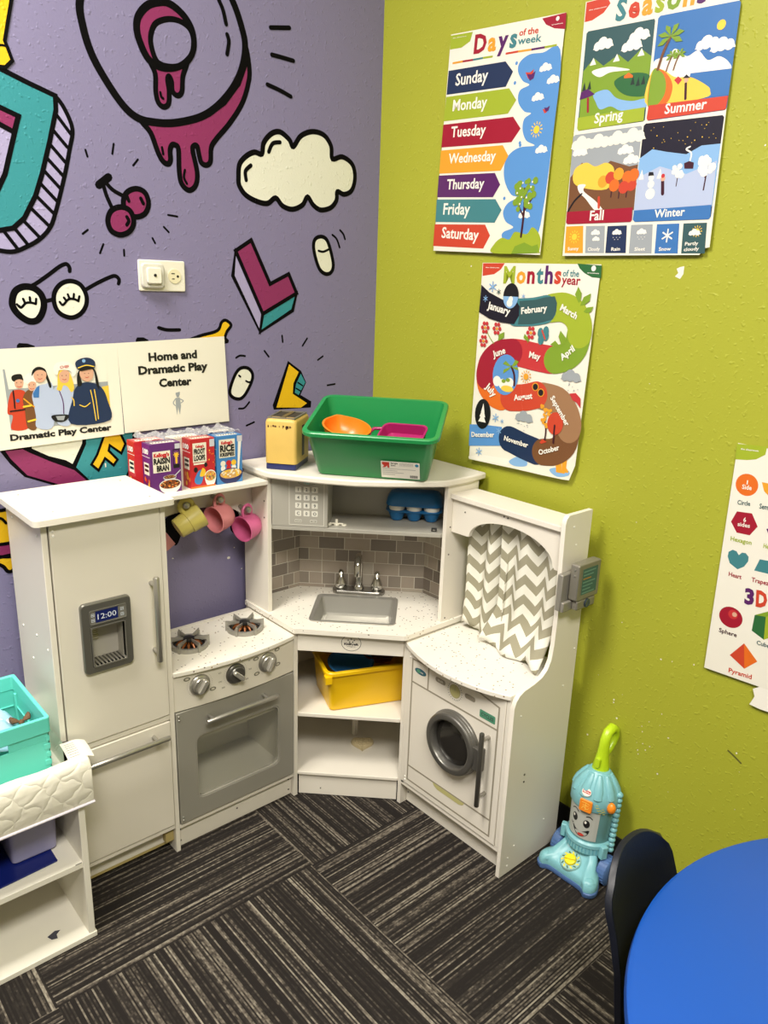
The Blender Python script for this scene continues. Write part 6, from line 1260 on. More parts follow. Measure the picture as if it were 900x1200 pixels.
# ---------------------------------------------------------------- storage tubs
def tub(t, L0, W0, L1, W1, H, m, rimw=0.010, rimh=0.012, rc=0.02, th=0.0025, lug=False):
    """open tub in local coordinates: base L0 x W0, mouth L1 x W1"""
    def ring(l, w, z, r_): return [V((x, y, z)) for x, y in rrect(-l / 2, l / 2, -w / 2, w / 2, r_, 5)]
    b = MB(); b.loft([ring(L0 - 0.008, W0 - 0.008, 0, rc * 0.6), ring(L0, W0, 0.004, rc * 0.7), ring(L1, W1, H, rc)], 0, True, False)
    b.loft([ring(L1 - 2 * th, W1 - 2 * th, H, rc), ring(L0 - 2 * th, W0 - 2 * th, 0.006, rc * 0.7), ring(L0 - 0.012, W0 - 0.012, 0.004, rc * 0.5)], 0, False, True)
    o = b.build('body', m, t, org=(0, 0, 0))
    b = MB(); b.loft([ring(L1 + 0.0005, W1 + 0.0005, H - rimh, rc), ring(L1 + 2 * rimw, W1 + 2 * rimw, H - rimh * 0.85, rc + rimw), ring(L1 + 2 * rimw, W1 + 2 * rimw, H - 0.002, rc + rimw), ring(L1 + 2 * rimw - 0.004, W1 + 2 * rimw - 0.004, H, rc + rimw - 0.002), ring(L1 - 2 * th, W1 - 2 * th, H, rc), ring(L1 - 2 * th - 0.0006, W1 - 2 * th - 0.0006, H - 0.004, rc)], 0, False, False)
    if lug:
        for sx in (-1, 1): b.box(sx * L1 / 2 - 0.009, sx * L1 / 2 + 0.009, -W1 / 2 - 0.007, -W1 / 2 + 0.012, H - rimh - 0.018, H - rimh + 0.002)
    b.build('rim', m, t, org=(0, 0, 0)); return o
grn = mat('green_plastic', (34, 138, 74), 0.32); TILT = math.radians(13)
a45 = math.radians(-51)
front = V((-0.3035, -0.3580, 0.9050))                     # middle of the front bottom edge, resting on the top board
W0b = 0.185
Rm = Matrix.Rotation(a45, 4, 'Z') @ Matrix.Rotation(TILT, 4, 'X')
loc = front - Rm.to_3x3() @ V((0, -W0b / 2 + 0.004, 0))
t = thing('storage_bin', loc, 'green plastic storage bin tipped forward on top of the toy sink unit', 'storage bin', local=True, rot=Rm.to_euler())
GB = t
tub(t, 0.280, W0b, 0.320, 0.245, 0.130, grn, 0.009, 0.012, 0.022)
ang = math.atan2((0.245 - W0b) / 2, 0.125)
A = Art(fn=lambda u, v, w: V((u, -W0b / 2 - v * math.sin(ang) - (0.0012 + w) * math.cos(ang), v * math.cos(ang))), step=0.0002)
A.poly(rrect(0.026, 0.122, 0.008, 0.060, 0.002), 0, 0)
A.poly([(0.029, 0.040), (0.034, 0.045), (0.029, 0.050), (0.029, 0.057), (0.047, 0.057), (0.047, 0.039), (0.042, 0.040), (0.042, 0.046), (0.036, 0.040)], 1, 1)
A.text('large', 0.051, 0.0525, 2, width=0.017, h=0.005, L=1); A.text('bin', 0.051, 0.0455, 2, width=0.011, h=0.005, L=1)
for k in range(9):
    for j in range(3): A.stroke([(0.073 + 0.0038 * k, 0.047 + 0.0034 * j), (0.0755 + 0.0038 * k, 0.0495 + 0.0034 * j)], 0.0008, 3, 1)
A.disc(0.115, 0.0515, 0.0045, 4, 1)
for j, n in enumerate((0.082, 0.036, 0.052, 0.030)): A.stroke([(0.030, 0.0365 - 0.006 * j), (0.030 + n, 0.0365 - 0.006 * j)], 0.0011, 3, 1)
for k in range(14): A.stroke([(0.098 + 0.0014 * k, 0.011), (0.098 + 0.0014 * k, 0.0195)], 0.0009 if k % 3 else 0.0005, 2, 1, cap=False)
A.build('price_label', [WHT, mat('label_red', (196, 52, 36), 0.5), INK, mat('label_grey', (140, 140, 140), 0.5), mat('label_blue', (40, 130, 170), 0.5)], t, smooth=False, org=(0, 0, 0))
GM = Matrix.LocRotScale(loc, Rm.to_euler(), None)
def inbin(p): return GM @ V(p)
def bowl_thing(name, label, cat, loc, rot, R_, H_, m, spout=0.0, grp=None):
    t = thing(name, loc, label, cat, grp, local=True, rot=rot); n = 40; th = 0.0022
    def ring(r_, z, k=1.0): return [V(((r_ + spout * k * math.exp(-((q - 0.9) / 0.22) ** 2)) * math.cos(q), (r_ + spout * k * math.exp(-((q - 0.9) / 0.22) ** 2)) * math.sin(q), z)) for q in [2 * PI * i / n for i in range(n)]]
    b = MB(); b.loft([ring(R_ * 0.55, 0, 0), ring(R_ * 0.80, H_ * 0.3, 0.2), ring(R_ * 0.95, H_ * 0.75, 0.6), ring(R_, H_), ring(R_ + 0.003, H_ + 0.001), ring(R_ - th, H_ + 0.0015), ring(R_ * 0.95 - th, H_ * 0.75, 0.6), ring(R_ * 0.80 - th, H_ * 0.3, 0.2), ring(R_ * 0.5, th, 0)], 0)
    b.build('bowl', m, t, org=(0, 0, 0)); return t
org_ = mat('orange_plastic', (232, 124, 26), 0.3); mgn = mat('magenta_plastic', (158, 30, 92), 0.3)
bowl_thing('mixing_bowl', 'orange toy mixing bowl with a pouring spout inside the green bin', 'bowl', inbin((-0.084, -0.020, 0.060)), (math.radians(13), math.radians(-8), math.radians(20)), 0.060, 0.045, org_, 0.008)
# magenta pan with a handle
e_ = (Rm @ Matrix.Rotation(math.radians(16), 4, 'X') @ Matrix.Rotation(math.radians(-9), 4, 'Y') @ Matrix.Rotation(math.radians(-12), 4, 'Z')).to_euler()
t = thing('toy_tray', inbin((0.068, -0.022, 0.070)), 'magenta toy tray with a loop handle inside the green bin', 'toy tray', local=True, rot=e_)
def ring2(l, w, z, r_): return [V((x, y, z)) for x, y in rrect(-l / 2, l / 2, -w / 2, w / 2, r_, 5)]
b = MB(); b.loft([ring2(0.104, 0.068, 0, 0.012), ring2(0.118, 0.082, 0.024, 0.016), ring2(0.124, 0.088, 0.0245, 0.018), ring2(0.124, 0.088, 0.027, 0.018), ring2(0.114, 0.078, 0.027, 0.015), ring2(0.101, 0.065, 0.003, 0.011)], 0); b.build('tray', mgn, t, org=(0, 0, 0))
b = MB(); b.tube([(-0.060, -0.02, 0.025), (-0.080, -0.016, 0.027), (-0.086, 0, 0.027), (-0.080, 0.016, 0.027), (-0.060, 0.02, 0.025)], 0.0045, 0, 10); b.build('handle', mgn, t, org=(0, 0, 0))
t = thing('toy_dish', inbin((-0.002, -0.058, 0.046)), 'brown red toy dish between the bowl and the tray in the green bin', 'toy dish', local=True, rot=(Rm @ Matrix.Rotation(math.radians(-8), 4, 'X')).to_euler())
b = MB(); b.lathe([(0.001, 0), (0.018, 0), (0.023, 0.014), (0.025, 0.030), (0.025, 0.032), (0.022, 0.032), (0.017, 0.004), (0.001, 0.003)], (0, 0, 0), (0, 0, 1), 0, 32, False); b.build('dish', mat('brick_red_plastic', (140, 56, 34), 0.4), t, org=(0, 0, 0))

ylw = mat('yellow_plastic', (236, 190, 14), 0.3)
yr = math.radians(-22)
t = thing('storage_bin', (-0.262, -0.292, 0.2586), 'yellow plastic storage bin askew on the shelf under the toy sink', 'storage bin', local=True, rz=yr)
tub(t, 0.225, 0.155, 0.245, 0.176, 0.122, ylw, 0.007, 0.012, 0.018, lug=True)
YM = Matrix.LocRotScale(V((-0.262, -0.292, 0.2586)), Matrix.Rotation(yr, 3, 'Z').to_euler(), None)
bowl_thing('toy_plate', 'blue round toy plate lying in the yellow bin', 'toy plate', YM @ V((-0.035, -0.005, 0.088)), (math.radians(6), math.radians(-4), 0), 0.062, 0.016, mat('blue_toy_plastic', (44, 104, 150), 0.35))
bowl_thing('toy_plate', 'dark red toy plate at the back of the yellow bin', 'toy plate', YM @ V((0.055, 0.018, 0.082)), (math.radians(-5), math.radians(6), 0), 0.045, 0.020, mat('dark_red_plastic', (92, 24, 24), 0.35))

# ---------------------------------------------------------------- small things in the sink unit
blu = mat('blue_egg_carton', (30, 104, 160), 0.38); eggm = mat('egg_white', (232, 228, 214), 0.5)
t = thing('egg_carton', (-0.1135, -0.322, 0.7573), 'blue toy egg carton with its lid closed on the microwave shelf', 'egg carton', local=True, rz=math.radians(-47))
b = MB()
for i in range(3):
    for j in range(2): b.lathe([(0.009, 0), (0.015, 0.002), (0.0225, 0.020), (0.0245, 0.030)], (-0.047 + 0.047 * i, -0.024 + 0.048 * j, 0), (0, 0, 1), 0, 18)
b.build('cup_tray', blu, t, org=(0, 0, 0))
b = MB(); b.loft([ring2(0.150, 0.100, 0.0265, 0.024), ring2(0.154, 0.104, 0.030, 0.025), ring2(0.150, 0.100, 0.0315, 0.024)], 0); b.build('tray_rim', blu, t, org=(0, 0, 0))
b = MB(); b.loft([ring2(0.152, 0.102, 0.044, 0.024), ring2(0.154, 0.104, 0.047, 0.025), ring2(0.148, 0.098, 0.062, 0.026), ring2(0.130, 0.082, 0.076, 0.030), ring2(0.100, 0.056, 0.079, 0.026)], 0); b.build('lid', blu, t, org=(0, 0, 0), ang=50)
eg = 'white eggs in the blue carton'
setorg()
EM = Matrix.LocRotScale(V((-0.1135, -0.322, 0.7573)), Matrix.Rotation(math.radians(-47), 3, 'Z').to_euler(), None)
for i, lb in enumerate(('white toy egg in the carton, nearest the microwave', 'white toy egg in the middle front of the blue carton', 'white toy egg in the carton, nearest the toy washer')):
    p = EM @ V((-0.047 + 0.047 * i, -0.028, 0.036)); b = MB(); b.ball((0, 0, 0), 0.0215, 0, 16, (1, 1, 1.0)); o = b.build('toy_egg', eggm, org=(0, 0, 0)); o.location = p; tag(o, lb, 'egg', eg)
t = thing('toy_valve', (-0.3285, -0.250, 0.7572), 'small white plastic piece with two arms on the microwave shelf', 'toy part', local=True, rz=math.radians(-45))
b = MB(); b.lathe([(0.0075, 0), (0.0075, 0.003), (0.004, 0.004), (0.004, 0.014), (0.003, 0.016)], (0, 0, 0), (0, 0, 1), 0, 14); b.build('post', IV, t, org=(0, 0, 0))
for sx in (-1, 1): b = MB(); b.cyl((0, 0, 0.004), (sx * 0.018, 0, 0.004), 0.0022, 0, 10); b.lathe([(0.007, 0), (0.006, 0.003)], (sx * 0.020, 0, 0), (0, 0, 1), 0, 14); b.build('arm', IV, t, org=(0, 0, 0))
setorg(); b = MB(); b.box(-0.007, 0.007, -0.004, 0.004, 0, 0.009); b.box(-0.0035, 0.0035, -0.0045, -0.0038, 0.003, 0.006, 1); o = b.build('magnet_latch', [DARK, SIL], bev=0.001, org=(0, 0, 0)); o.location = (-0.1555, -0.4405, 0.7572); o.rotation_euler = (0, 0, math.radians(-45)); tag(o, 'small black magnet latch at the end of the microwave shelf', 'latch')
t = thing('toy_waffle', (-0.246, -0.285, 0.0758), 'beige heart-shaped toy waffle lying on the bottom shelf of the sink unit', 'toy food', local=True, rz=math.radians(-40))
def heart(s, z): return [V((s * 0.0021 * 16 * math.sin(q) ** 3, s * 0.0021 * (13 * math.cos(q) - 5 * math.cos(2 * q) - 2 * math.cos(3 * q) - math.cos(4 * q)), z)) for q in [2 * PI * k / 40 for k in range(40)]]
wf = mat('waffle_beige', (206, 190, 150), 0.6); b = MB(); b.loft([heart(0.96, 0), heart(1.0, 0.003), heart(0.96, 0.009), heart(0.9, 0.010)], 0); b.build('waffle', wf, t, org=(0, 0, 0))
b = MB()
for k in range(-2, 3): b.cyl((k * 0.011, -0.022 + abs(k) * 0.008, 0.010), (k * 0.011, 0.020, 0.010), 0.0018, 0, 8); b.cyl((-0.026 + max(0, -k) * 0.007, k * 0.009, 0.010), (0.026 - max(0, -k) * 0.007, k * 0.009, 0.010), 0.0018, 0, 8)
b.build('grid_ridges', wf, t, org=(0, 0, 0))
setorg()

# ---------------------------------------------------------------- changing unit on the near side of the refrigerator
t = thing('toy_changing_table', (-1.34, -0.22, 0), 'low white open shelf unit with a quilted pad beside the toy refrigerator', 'changing table')
CW = mat('white_shelf_board', (234, 230, 216), 0.45)
b = MB(); XL, XR, YF, YB = -1.62, -1.0825, -0.392, -0.055
b.box(XR - 0.013, XR, YF, YB, 0.012, 0.335); b.box(XL, XL + 0.013, YF, YB, 0.012, 0.335); b.box(XL - 0.004, XR + 0.003, YF - 0.002, YB, 0, 0.012); b.box(XL + 0.013, XR - 0.013, YB, YB - 0.006, 0.012, 0.335)
b.box(XL, XR, YF, YB, 0.327, 0.335)
b.build('cabinet_body', CW, t, bev=0.001)
b = MB(); b.box(XL + 0.013, XR - 0.013, YF + 0.002, YB - 0.006, 0.183, 0.196); b.box(XR - 0.028, XR - 0.014, YF + 0.0015, YF + 0.003, 0.1955, 0.1965, 1); b.build('shelf', [CW, DARK], t, bev=0.001)
b = MB(); b.poly = None; A = Art(O=(0, 0, 0.0123), U=(1, 0, 0), W=(0, 1, 0), N=(0, 0, 1)); A.poly([(-1.168, -0.345), (-1.150, -0.338), (-1.140, -0.343), (-1.150, -0.350), (-1.152, -0.362), (-1.163, -0.358)], 0, 1); A.build('scuff_mark', mat('scuff_grey', (66, 66, 78), 0.8), t, smooth=False)
setorg()
# quilted pad with raised front, back and end
qm = mat('quilted_vinyl', (230, 226, 210), 0.45); nq = qm.node_tree; bq = nq.nodes['Principled BSDF']
tcq = [n for n in nq.nodes if n.type == 'TEX_COORD'][0]
def QM(op, a_, c_=None):
    n = nq.nodes.new('ShaderNodeMath'); n.operation = op
    for i, x in enumerate((a_, c_)):
        if x is None: continue
        if isinstance(x, (int, float)): n.inputs[i].default_value = x
        else: nq.links.new(x, n.inputs[i])
    return n.outputs[0]
sq = nq.nodes.new('ShaderNodeSeparateXYZ'); nq.links.new(tcq.outputs['Object'], sq.inputs[0])
def sn(k): return QM('ABSOLUTE', QM('SINE', k))
wob = nq.nodes.new('ShaderNodeTexNoise'); wob.inputs['Scale'].default_value = 22; nq.links.new(tcq.outputs['Object'], wob.inputs['Vector'])
wv = QM('MULTIPLY', wob.outputs['Fac'], 4.2)
vert = QM('ADD', sq.outputs[2], sq.outputs[1])
d1 = sn(QM('ADD', QM('MULTIPLY', QM('ADD', sq.outputs[0], vert), 58.0), wv)); d2 = sn(QM('ADD', QM('MULTIPLY', QM('SUBTRACT', sq.outputs[0], vert), 62.0), wv))
hq = QM('ADD', QM('POWER', QM('MINIMUM', d1, d2), 0.55), QM('MULTIPLY', wob.outputs['Fac'], 0.7))
bpq = nq.nodes.new('ShaderNodeBump'); bpq.inputs['Strength'].default_value = 0.30; bpq.inputs['Distance'].default_value = 0.006; nq.links.new(hq, bpq.inputs['Height']); nq.links.new(bpq.outputs['Normal'], bq.inputs['Normal'])
t = thing('changing_pad', (-1.34, -0.225, 0.335), 'cream quilted changing pad with raised sides on the low shelf unit', 'changing pad')
PX0, PX1, PY0, PY1, PZ = -1.63, -1.066, -0.404, -0.045, 0.3355
b = MB(); prof_ = [(PY0 + 0.004, PZ), (PY0, PZ + 0.012), (PY0, PZ + 0.088), (PY0 + 0.006, PZ + 0.102), (PY0 + 0.016, PZ + 0.107), (PY0 + 0.028, PZ + 0.100), (PY0 + 0.040, PZ + 0.066), (PY0 + 0.048, PZ + 0.032), (PY0 + 0.07, PZ + 0.026), (PY1 - 0.09, PZ + 0.026), (PY1 - 0.07, PZ + 0.032), (PY1 - 0.03, PZ + 0.082), (PY1 - 0.012, PZ + 0.088), (PY1, PZ + 0.075), (PY1, PZ)]
rr_ = []
for x in [PX0 + (-1.082 - PX0) * k / 28 for k in range(29)] + [-1.0812, -1.076, -1.071, -1.068, PX1]:
    e = min(1, (PX1 - x) / 0.012); s_ = 0.965 + 0.035 * math.sqrt(max(0, 1 - (1 - e) ** 2))
    rr_.append([V((x, min(-0.225 + (y + 0.225) * (0.99 + 0.01 * s_), 9 if x < -1.0815 else -0.286), PZ + (z - PZ) * s_ + 0.0015 * math.sin(x * 60 + y * 20) * (z > PZ + 0.02))) for y, z in prof_])
b.loft(rr_, 0); recalc(b.build('cushion', qm, t, ang=60))
b = MB(); b.tube([(PX0, PY0 + 0.001, PZ + 0.004), (PX1 + 0.001, PY0 + 0.001, PZ + 0.004), (PX1 + 0.002, -0.29, PZ + 0.004)], 0.0032, 0, 8); b.build('piping', mat('lilac_white_piping', (206, 200, 208), 0.5), t)
A = Art(fn=lambda u, v, w: V((-1.094 + 0.052 * v + 0.006 * u, -0.356 + 0.070 * u, 0.4200 + 0.003 * math.sin(3 * u) - 0.030 * max(0, v - 0.55) ** 1.5 + w)), step=0.0003)
pts_ = [(k / 10, j / 8) for j in range(9) for k in range(11)]
o_ = len(A.v); A.v += [A.P(u, v, 0) for u, v in pts_]
for j in range(8):
    for k in range(10): q = o_ + j * 11 + k; A.f.append((q, q + 1, q + 12, q + 11)); A.m.append(0)
for k in range(7): A.stroke([(0.12 + 0.115 * k, 0.1), (0.12 + 0.115 * k, 0.30), (0.12 + 0.115 * k, 0.5)], 0.022, 1, 1, sm=False, cap=False)
A.build('care_label', [WHT, mat('label_print_grey', (110, 106, 98), 0.6)], t)

# teal folding crate with doll clothes
tl = mat('teal_crate_plastic', (100, 210, 194), 0.35); tl2 = mat('teal_crate_recess', (76, 196, 176), 0.4)
CX0, CX1, CY0, CY1, CZ0, CZ1 = -1.44, -1.1195, -0.350, -0.128, 0.3625, 0.530
t = thing('folding_crate', (-1.28, -0.24, CZ0), 'teal plastic folding crate of doll clothes standing on the quilted pad', 'crate')
b = MB(); th = 0.003; zw = CZ1 - 0.034
sl = [(-1.345, CZ1 - 0.052), (-1.225, CZ1 - 0.052), (-1.207, CZ1 - 0.046), (-1.200, CZ1 - 0.040), (-1.207, CZ1 - 0.036), (-1.225, CZ1 - 0.035), (-1.345, CZ1 - 0.035), (-1.355, CZ1 - 0.043)]
fr = rrect(CX0 + 0.004, CX1 - 0.004, CZ0, zw, 0.002, 1)
b.box(CX0 + 0.004, CX1 - 0.004, CY0 + 0.004, CY0 + 0.007, CZ0, CZ1 - 0.053); b.box(CX0 + 0.004, CX1 - 0.004, CY1 - 0.007, CY1 - 0.004, CZ0, zw)
b.box(CX0 + 0.004, CX0 + 0.007, CY0 + 0.004, CY1 - 0.004, CZ0, zw); b.box(CX1 - 0.007, CX1 - 0.004, CY0 + 0.004, CY1 - 0.004, CZ0, zw); b.box(CX0 + 0.004, CX1 - 0.004, CY0 + 0.004, CY1 - 0.004, CZ0, CZ0 + 0.004)
# front face around the hand slot
b.box(-1.200, CX1 - 0.004, CY0 + 0.004, CY0 + 0.007, CZ1 - 0.053, zw); b.box(CX0 + 0.004, -1.355, CY0 + 0.004, CY0 + 0.007, CZ1 - 0.053, zw)
for k in range(6): z = CZ0 + 0.024 + 0.018 * k; b.box(CX1 - 0.0155 + 0.004 * (k % 2), CX1 - 0.0035, CY0 + 0.0025, CY0 + 0.0045, z, z + 0.012)
for z in (CZ0 + 0.05, CZ0 + 0.095): b.box(CX0 + 0.01, CX1 - 0.01, CY1 - 0.010, CY1 - 0.007, z, z + 0.003)
for z in (CZ0 + 0.055, CZ0 + 0.10): b.box(CX1 - 0.010, CX1 - 0.007, CY0 + 0.05, CY1 - 0.02, z, z + 0.003)
for y in (CY0 + 0.018, CY1 - 0.03): b.box(CX1 - 0.012, CX1 - 0.007, y, y + 0.008, CZ0 + 0.02, zw)
b.build('body', tl, t, bev=0.0008)
b = MB(); b.ringwall(rrect(CX0, CX1, CY0, CY1, 0.006, 3), rrect(CX0 + 0.008, CX1 - 0.008, CY0 + 0.008, CY1 - 0.008, 0.004, 3), zfn, CZ1 - 0.034, CZ1); b.build('rim', tl, t, bev=0.002)
setorg()
# cloud-print doll garment, crumpled
b = MB(); nu, nv = 42, 30; r = random.Random(9)
def fold(u, v): return 0.016 * math.sin(5 * u + 3 * v) + 0.011 * math.sin(11 * u - 6 * v + 1) + 0.006 * math.sin(23 * u + 17 * v)
for j in range(nv + 1):
    for i in range(nu + 1):
        u, v = i / nu, j / nv; e = min(u, 1 - u, v, 1 - v); b.v.append((-1.425 + 0.275 * u, -0.335 + 0.170 * v, 0.487 + fold(u, v) * min(1, e * 6 + 0.2) + 0.026 * math.sin(PI * u) - 0.02 * (1 - min(1, e * 8)) - 0.035 * max(0, v - 0.75)))
for j in range(nv):
    for i in range(nu): k = j * (nu + 1) + i; b.f.append((k, k + 1, k + nu + 2, k + nu + 1)); b.m.append(0)
cl = mat('cloud_print_cloth', (160, 206, 224), 0.85); nt = cl.node_tree; tcn = [n for n in nt.nodes if n.type == 'TEX_COORD'][0]; vo = nt.nodes.new('ShaderNodeTexVoronoi'); vo.inputs['Scale'].default_value = 34; nt.links.new(tcn.outputs['Object'], vo.inputs['Vector'])
lt = nt.nodes.new('ShaderNodeMath'); lt.operation = 'LESS_THAN'; lt.inputs[1].default_value = 0.30; nt.links.new(vo.outputs['Distance'], lt.inputs[0]); sc = nt.nodes.new('ShaderNodeSeparateColor'); nt.links.new(vo.outputs['Color'], sc.inputs[0])
g1 = nt.nodes.new('ShaderNodeMath'); g1.operation = 'GREATER_THAN'; g1.inputs[1].default_value = 0.72; nt.links.new(sc.outputs['Red'], g1.inputs[0]); m1 = nt.nodes.new('ShaderNodeMix'); m1.data_type = 'RGBA'; m1.inputs[6].default_value = lin((236, 238, 236)); m1.inputs[7].default_value = lin((226, 206, 96)); nt.links.new(g1.outputs[0], m1.inputs['Factor'])
m2 = nt.nodes.new('ShaderNodeMix'); m2.data_type = 'RGBA'; m2.inputs[6].default_value = lin((160, 206, 224)); nt.links.new(lt.outputs[0], m2.inputs['Factor']); nt.links.new(m1.outputs[2], m2.inputs[7]); nt.links.new(m2.outputs[2], nt.nodes['Principled BSDF'].inputs['Base Color'])
o = b.build('doll_dress', cl, org=(-1.29, -0.25, 0.42), ang=180); md = o.modifiers.new('cloth', 'SOLIDIFY'); md.thickness = 0.0015; tag(o, 'light blue cloud-print doll garment crumpled in the teal crate', 'doll clothes')
b = MB(); nu, nv = 16, 12
for j in range(nv + 1):
    for i in range(nu + 1): u, v = i / nu, j / nv; b.v.append((-1.30 + 0.125 * u, -0.163 + 0.018 * v, 0.486 + 0.040 * math.sin(PI * u) * v + 0.008 * math.sin(9 * u + 5 * v) - 0.012 * (1 - v)))
for j in range(nv):
    for i in range(nu): k = j * (nu + 1) + i; b.f.append((k, k + 1, k + nu + 2, k + nu + 1)); b.m.append(1 if i > 10 else 0)
o = b.build('doll_jacket', [mat('dark_green_cloth', (58, 92, 82), 0.9), mat('pale_green_cloth', (162, 206, 178), 0.9)], org=(-1.24, -0.16, 0.45), ang=180); md = o.modifiers.new('cloth', 'SOLIDIFY'); md.thickness = 0.0015; tag(o, 'dark and pale green doll jacket behind the cloud-print garment', 'doll clothes')
t = thing('toy_pine_cone', (-1.150, -0.262, 0.486), 'small brown toy bow lying at the corner of the teal crate', 'toy bow'); t.name = 'toy_bow'
bwn = mat('brown_cloth', (104, 74, 48), 0.8); b = MB(); b.ball((-1.150, -0.262, 0.486), 0.006, 0, 12)
b.build('knot', bwn, t)
for sx in (-1, 1): b = MB(); b.loft([[V((-1.150 + sx * d, -0.262 + 0.008 * d / 0.02 + q * math.cos(a_), 0.488 + 0.25 * d + q * 0.8 * math.sin(a_))) for a_ in [2 * PI * k / 10 for k in range(10)]] for d, q in ((0.004, 0.003), (0.010, 0.007), (0.017, 0.010), (0.020, 0.006))], 0); recalc(b.build('loop', bwn, t))
setorg()
# things on its shelf
lvm = mat('lavender_plastic', (150, 148, 182), 0.4)
def small_bin(x0, x1, y0, y1, z0, h, label):
    t = thing('storage_basket', ((x0 + x1) / 2, (y0 + y1) / 2, z0), label, 'storage basket', 'lavender baskets on the shelf', local=True); tub(t, (x1 - x0) * 0.86, (y1 - y0) * 0.86, x1 - x0 - 0.012, y1 - y0 - 0.012, h, lvm, 0.005, 0.008, 0.014)
small_bin(-1.218, -1.113, -0.335, -0.10, 0.2005, 0.100, 'lavender plastic basket on the shelf nearest the toy refrigerator')
small_bin(-1.345, -1.235, -0.335, -0.10, 0.2005, 0.100, 'lavender plastic basket on the shelf, farther from the refrigerator')
setorg(); b = MB(); b.prism([(-1.132, -0.150), (-1.1345, -0.356), (-1.40, -0.372), (-1.395, -0.150)], zfn, 0.1965, 0.2003); o = b.build('folder', mat('navy_folder_plastic', (20, 32, 104), 0.2), bev=0.0008, org=(-1.26, -0.26, 0.1965)); tag(o, 'shiny navy blue folder lying under the lavender baskets', 'folder')

# ---------------------------------------------------------------- toy vacuum cleaner
vb = mat('vacuum_light_blue', (122, 180, 188), 0.35); vd = mat('vacuum_denim_blue', (74, 104, 152), 0.45, var=0.08, vscale=60); vg = mat('vacuum_lime', (178, 208, 32), 0.3); vo_ = mat('vacuum_orange', (240, 138, 36), 0.35); vy = mat('vacuum_yellow', (236, 214, 30), 0.35)
vt = mat('vacuum_tank_grey', (178, 180, 172), 0.3); vtt = mat('vacuum_tank_teal', (100, 146, 148), 0.25)
t = thing('toy_vacuum', (-0.096, -0.942, 0), 'light blue toy vacuum cleaner with a smiling face and lime handle by the green wall', 'toy vacuum', local=True, rz=math.radians(-90))
O0 = (0, 0, 0)
def hx(sc, z, dy=0): return [V((x * sc, y * sc + dy, z)) for x, y in vbase]
vbase = smooth([(-0.080, -0.040), (-0.078, -0.060), (-0.062, -0.070), (-0.045, -0.060), (0, -0.060), (0.045, -0.060), (0.062, -0.070), (0.078, -0.060), (0.080, -0.040), (0.066, -0.012), (0.050, 0.005), (0.048, 0.045), (0.032, 0.062), (-0.032, 0.062), (-0.048, 0.045), (-0.050, 0.005), (-0.066, -0.012)], True, 3)
b = MB(); b.loft([hx(1.0, 0.003), hx(1.02, 0.006), hx(1.02, 0.014), hx(1.0, 0.016)], 0); b.build('bumper', vd, t, org=O0)
b = MB(); b.loft([hx(0.985, 0.0155), hx(0.99, 0.019), hx(0.97, 0.031), hx(0.90, 0.038), hx(0.74, 0.044, 0.006), hx(0.62, 0.060, 0.022), hx(0.50, 0.078, 0.028)], 0); b.build('floor_head', vb, t, org=O0, ang=60)
for sx in (-1, 1): b = MB(); b.ball((sx * 0.060, -0.048, 0.030), 0.017, 0, 18, (1.0, 1.05, 0.75)); b.build('front_lobe', vb, t, org=O0)
tl_ = Matrix.Rotation(math.radians(-30), 4, 'X')
dc = V((0, -0.038, 0.0465)); dn = V((0, -0.42, 0.91)).normalized()
b = MB(); b.lathe([(0.0255, -0.010), (0.0255, 0.002), (0.024, 0.004), (0.001, 0.0042)], dc, dn, 0, 32)
dl = b.build('dial_ring', mat('vacuum_pale_ring', (142, 184, 178), 0.4), t, org=O0)
b = MB(); b.lathe([(0.0145, 0.003), (0.0145, 0.009), (0.013, 0.011), (0.001, 0.0115)], dc, dn, 0, 28)
uu = V((1, 0, 0)); vv = dn.cross(uu)
Md = Matrix(((uu.x, vv.x, dn.x, dc.x), (uu.y, vv.y, dn.y, dc.y), (uu.z, vv.z, dn.z, dc.z), (0, 0, 0, 1))) @ Matrix.Rotation(0.35, 4, 'Z')
b.box(-0.013, 0.013, -0.003, 0.003, 0.010, 0.0155, 0, Md); b.build('dial', vy, t, bev=0.001, org=O0)
A = Art(fn=lambda u, v, w: Md @ V((u, v, 0.0042 + w)), step=0.0003)
for k in range(14): q = 2 * PI * k / 14; A.stroke([(0.0175 * math.cos(q), 0.0175 * math.sin(q)), (0.0215 * math.cos(q + 0.15), 0.0215 * math.sin(q + 0.15))], 0.003, k % 2, 1)
A.build('dial_print', [mat('print_dark_green', (48, 88, 70), 0.5), vy], dl, smooth=False, org=O0)
for sx, wy in ((-1, 0.018), (1, 0.018)):
    b = MB(); b.lathe([(0.010, -0.014), (0.030, -0.013), (0.0335, -0.010), (0.0335, 0.010), (0.030, 0.013), (0.010, 0.014)], (sx * 0.066, wy, 0.0345), (1, 0, 0), 0, 32)
    for k in range(24):
        q = 2 * PI * k / 24; b.box(-0.010, 0.010, -0.0012, 0.0012, 0.0330, 0.0348, 0, Matrix.Translation((sx * 0.066, wy, 0.0345)) @ Matrix.Rotation(q, 4, 'X'))
    b.build('wheel', vd, t, org=O0)
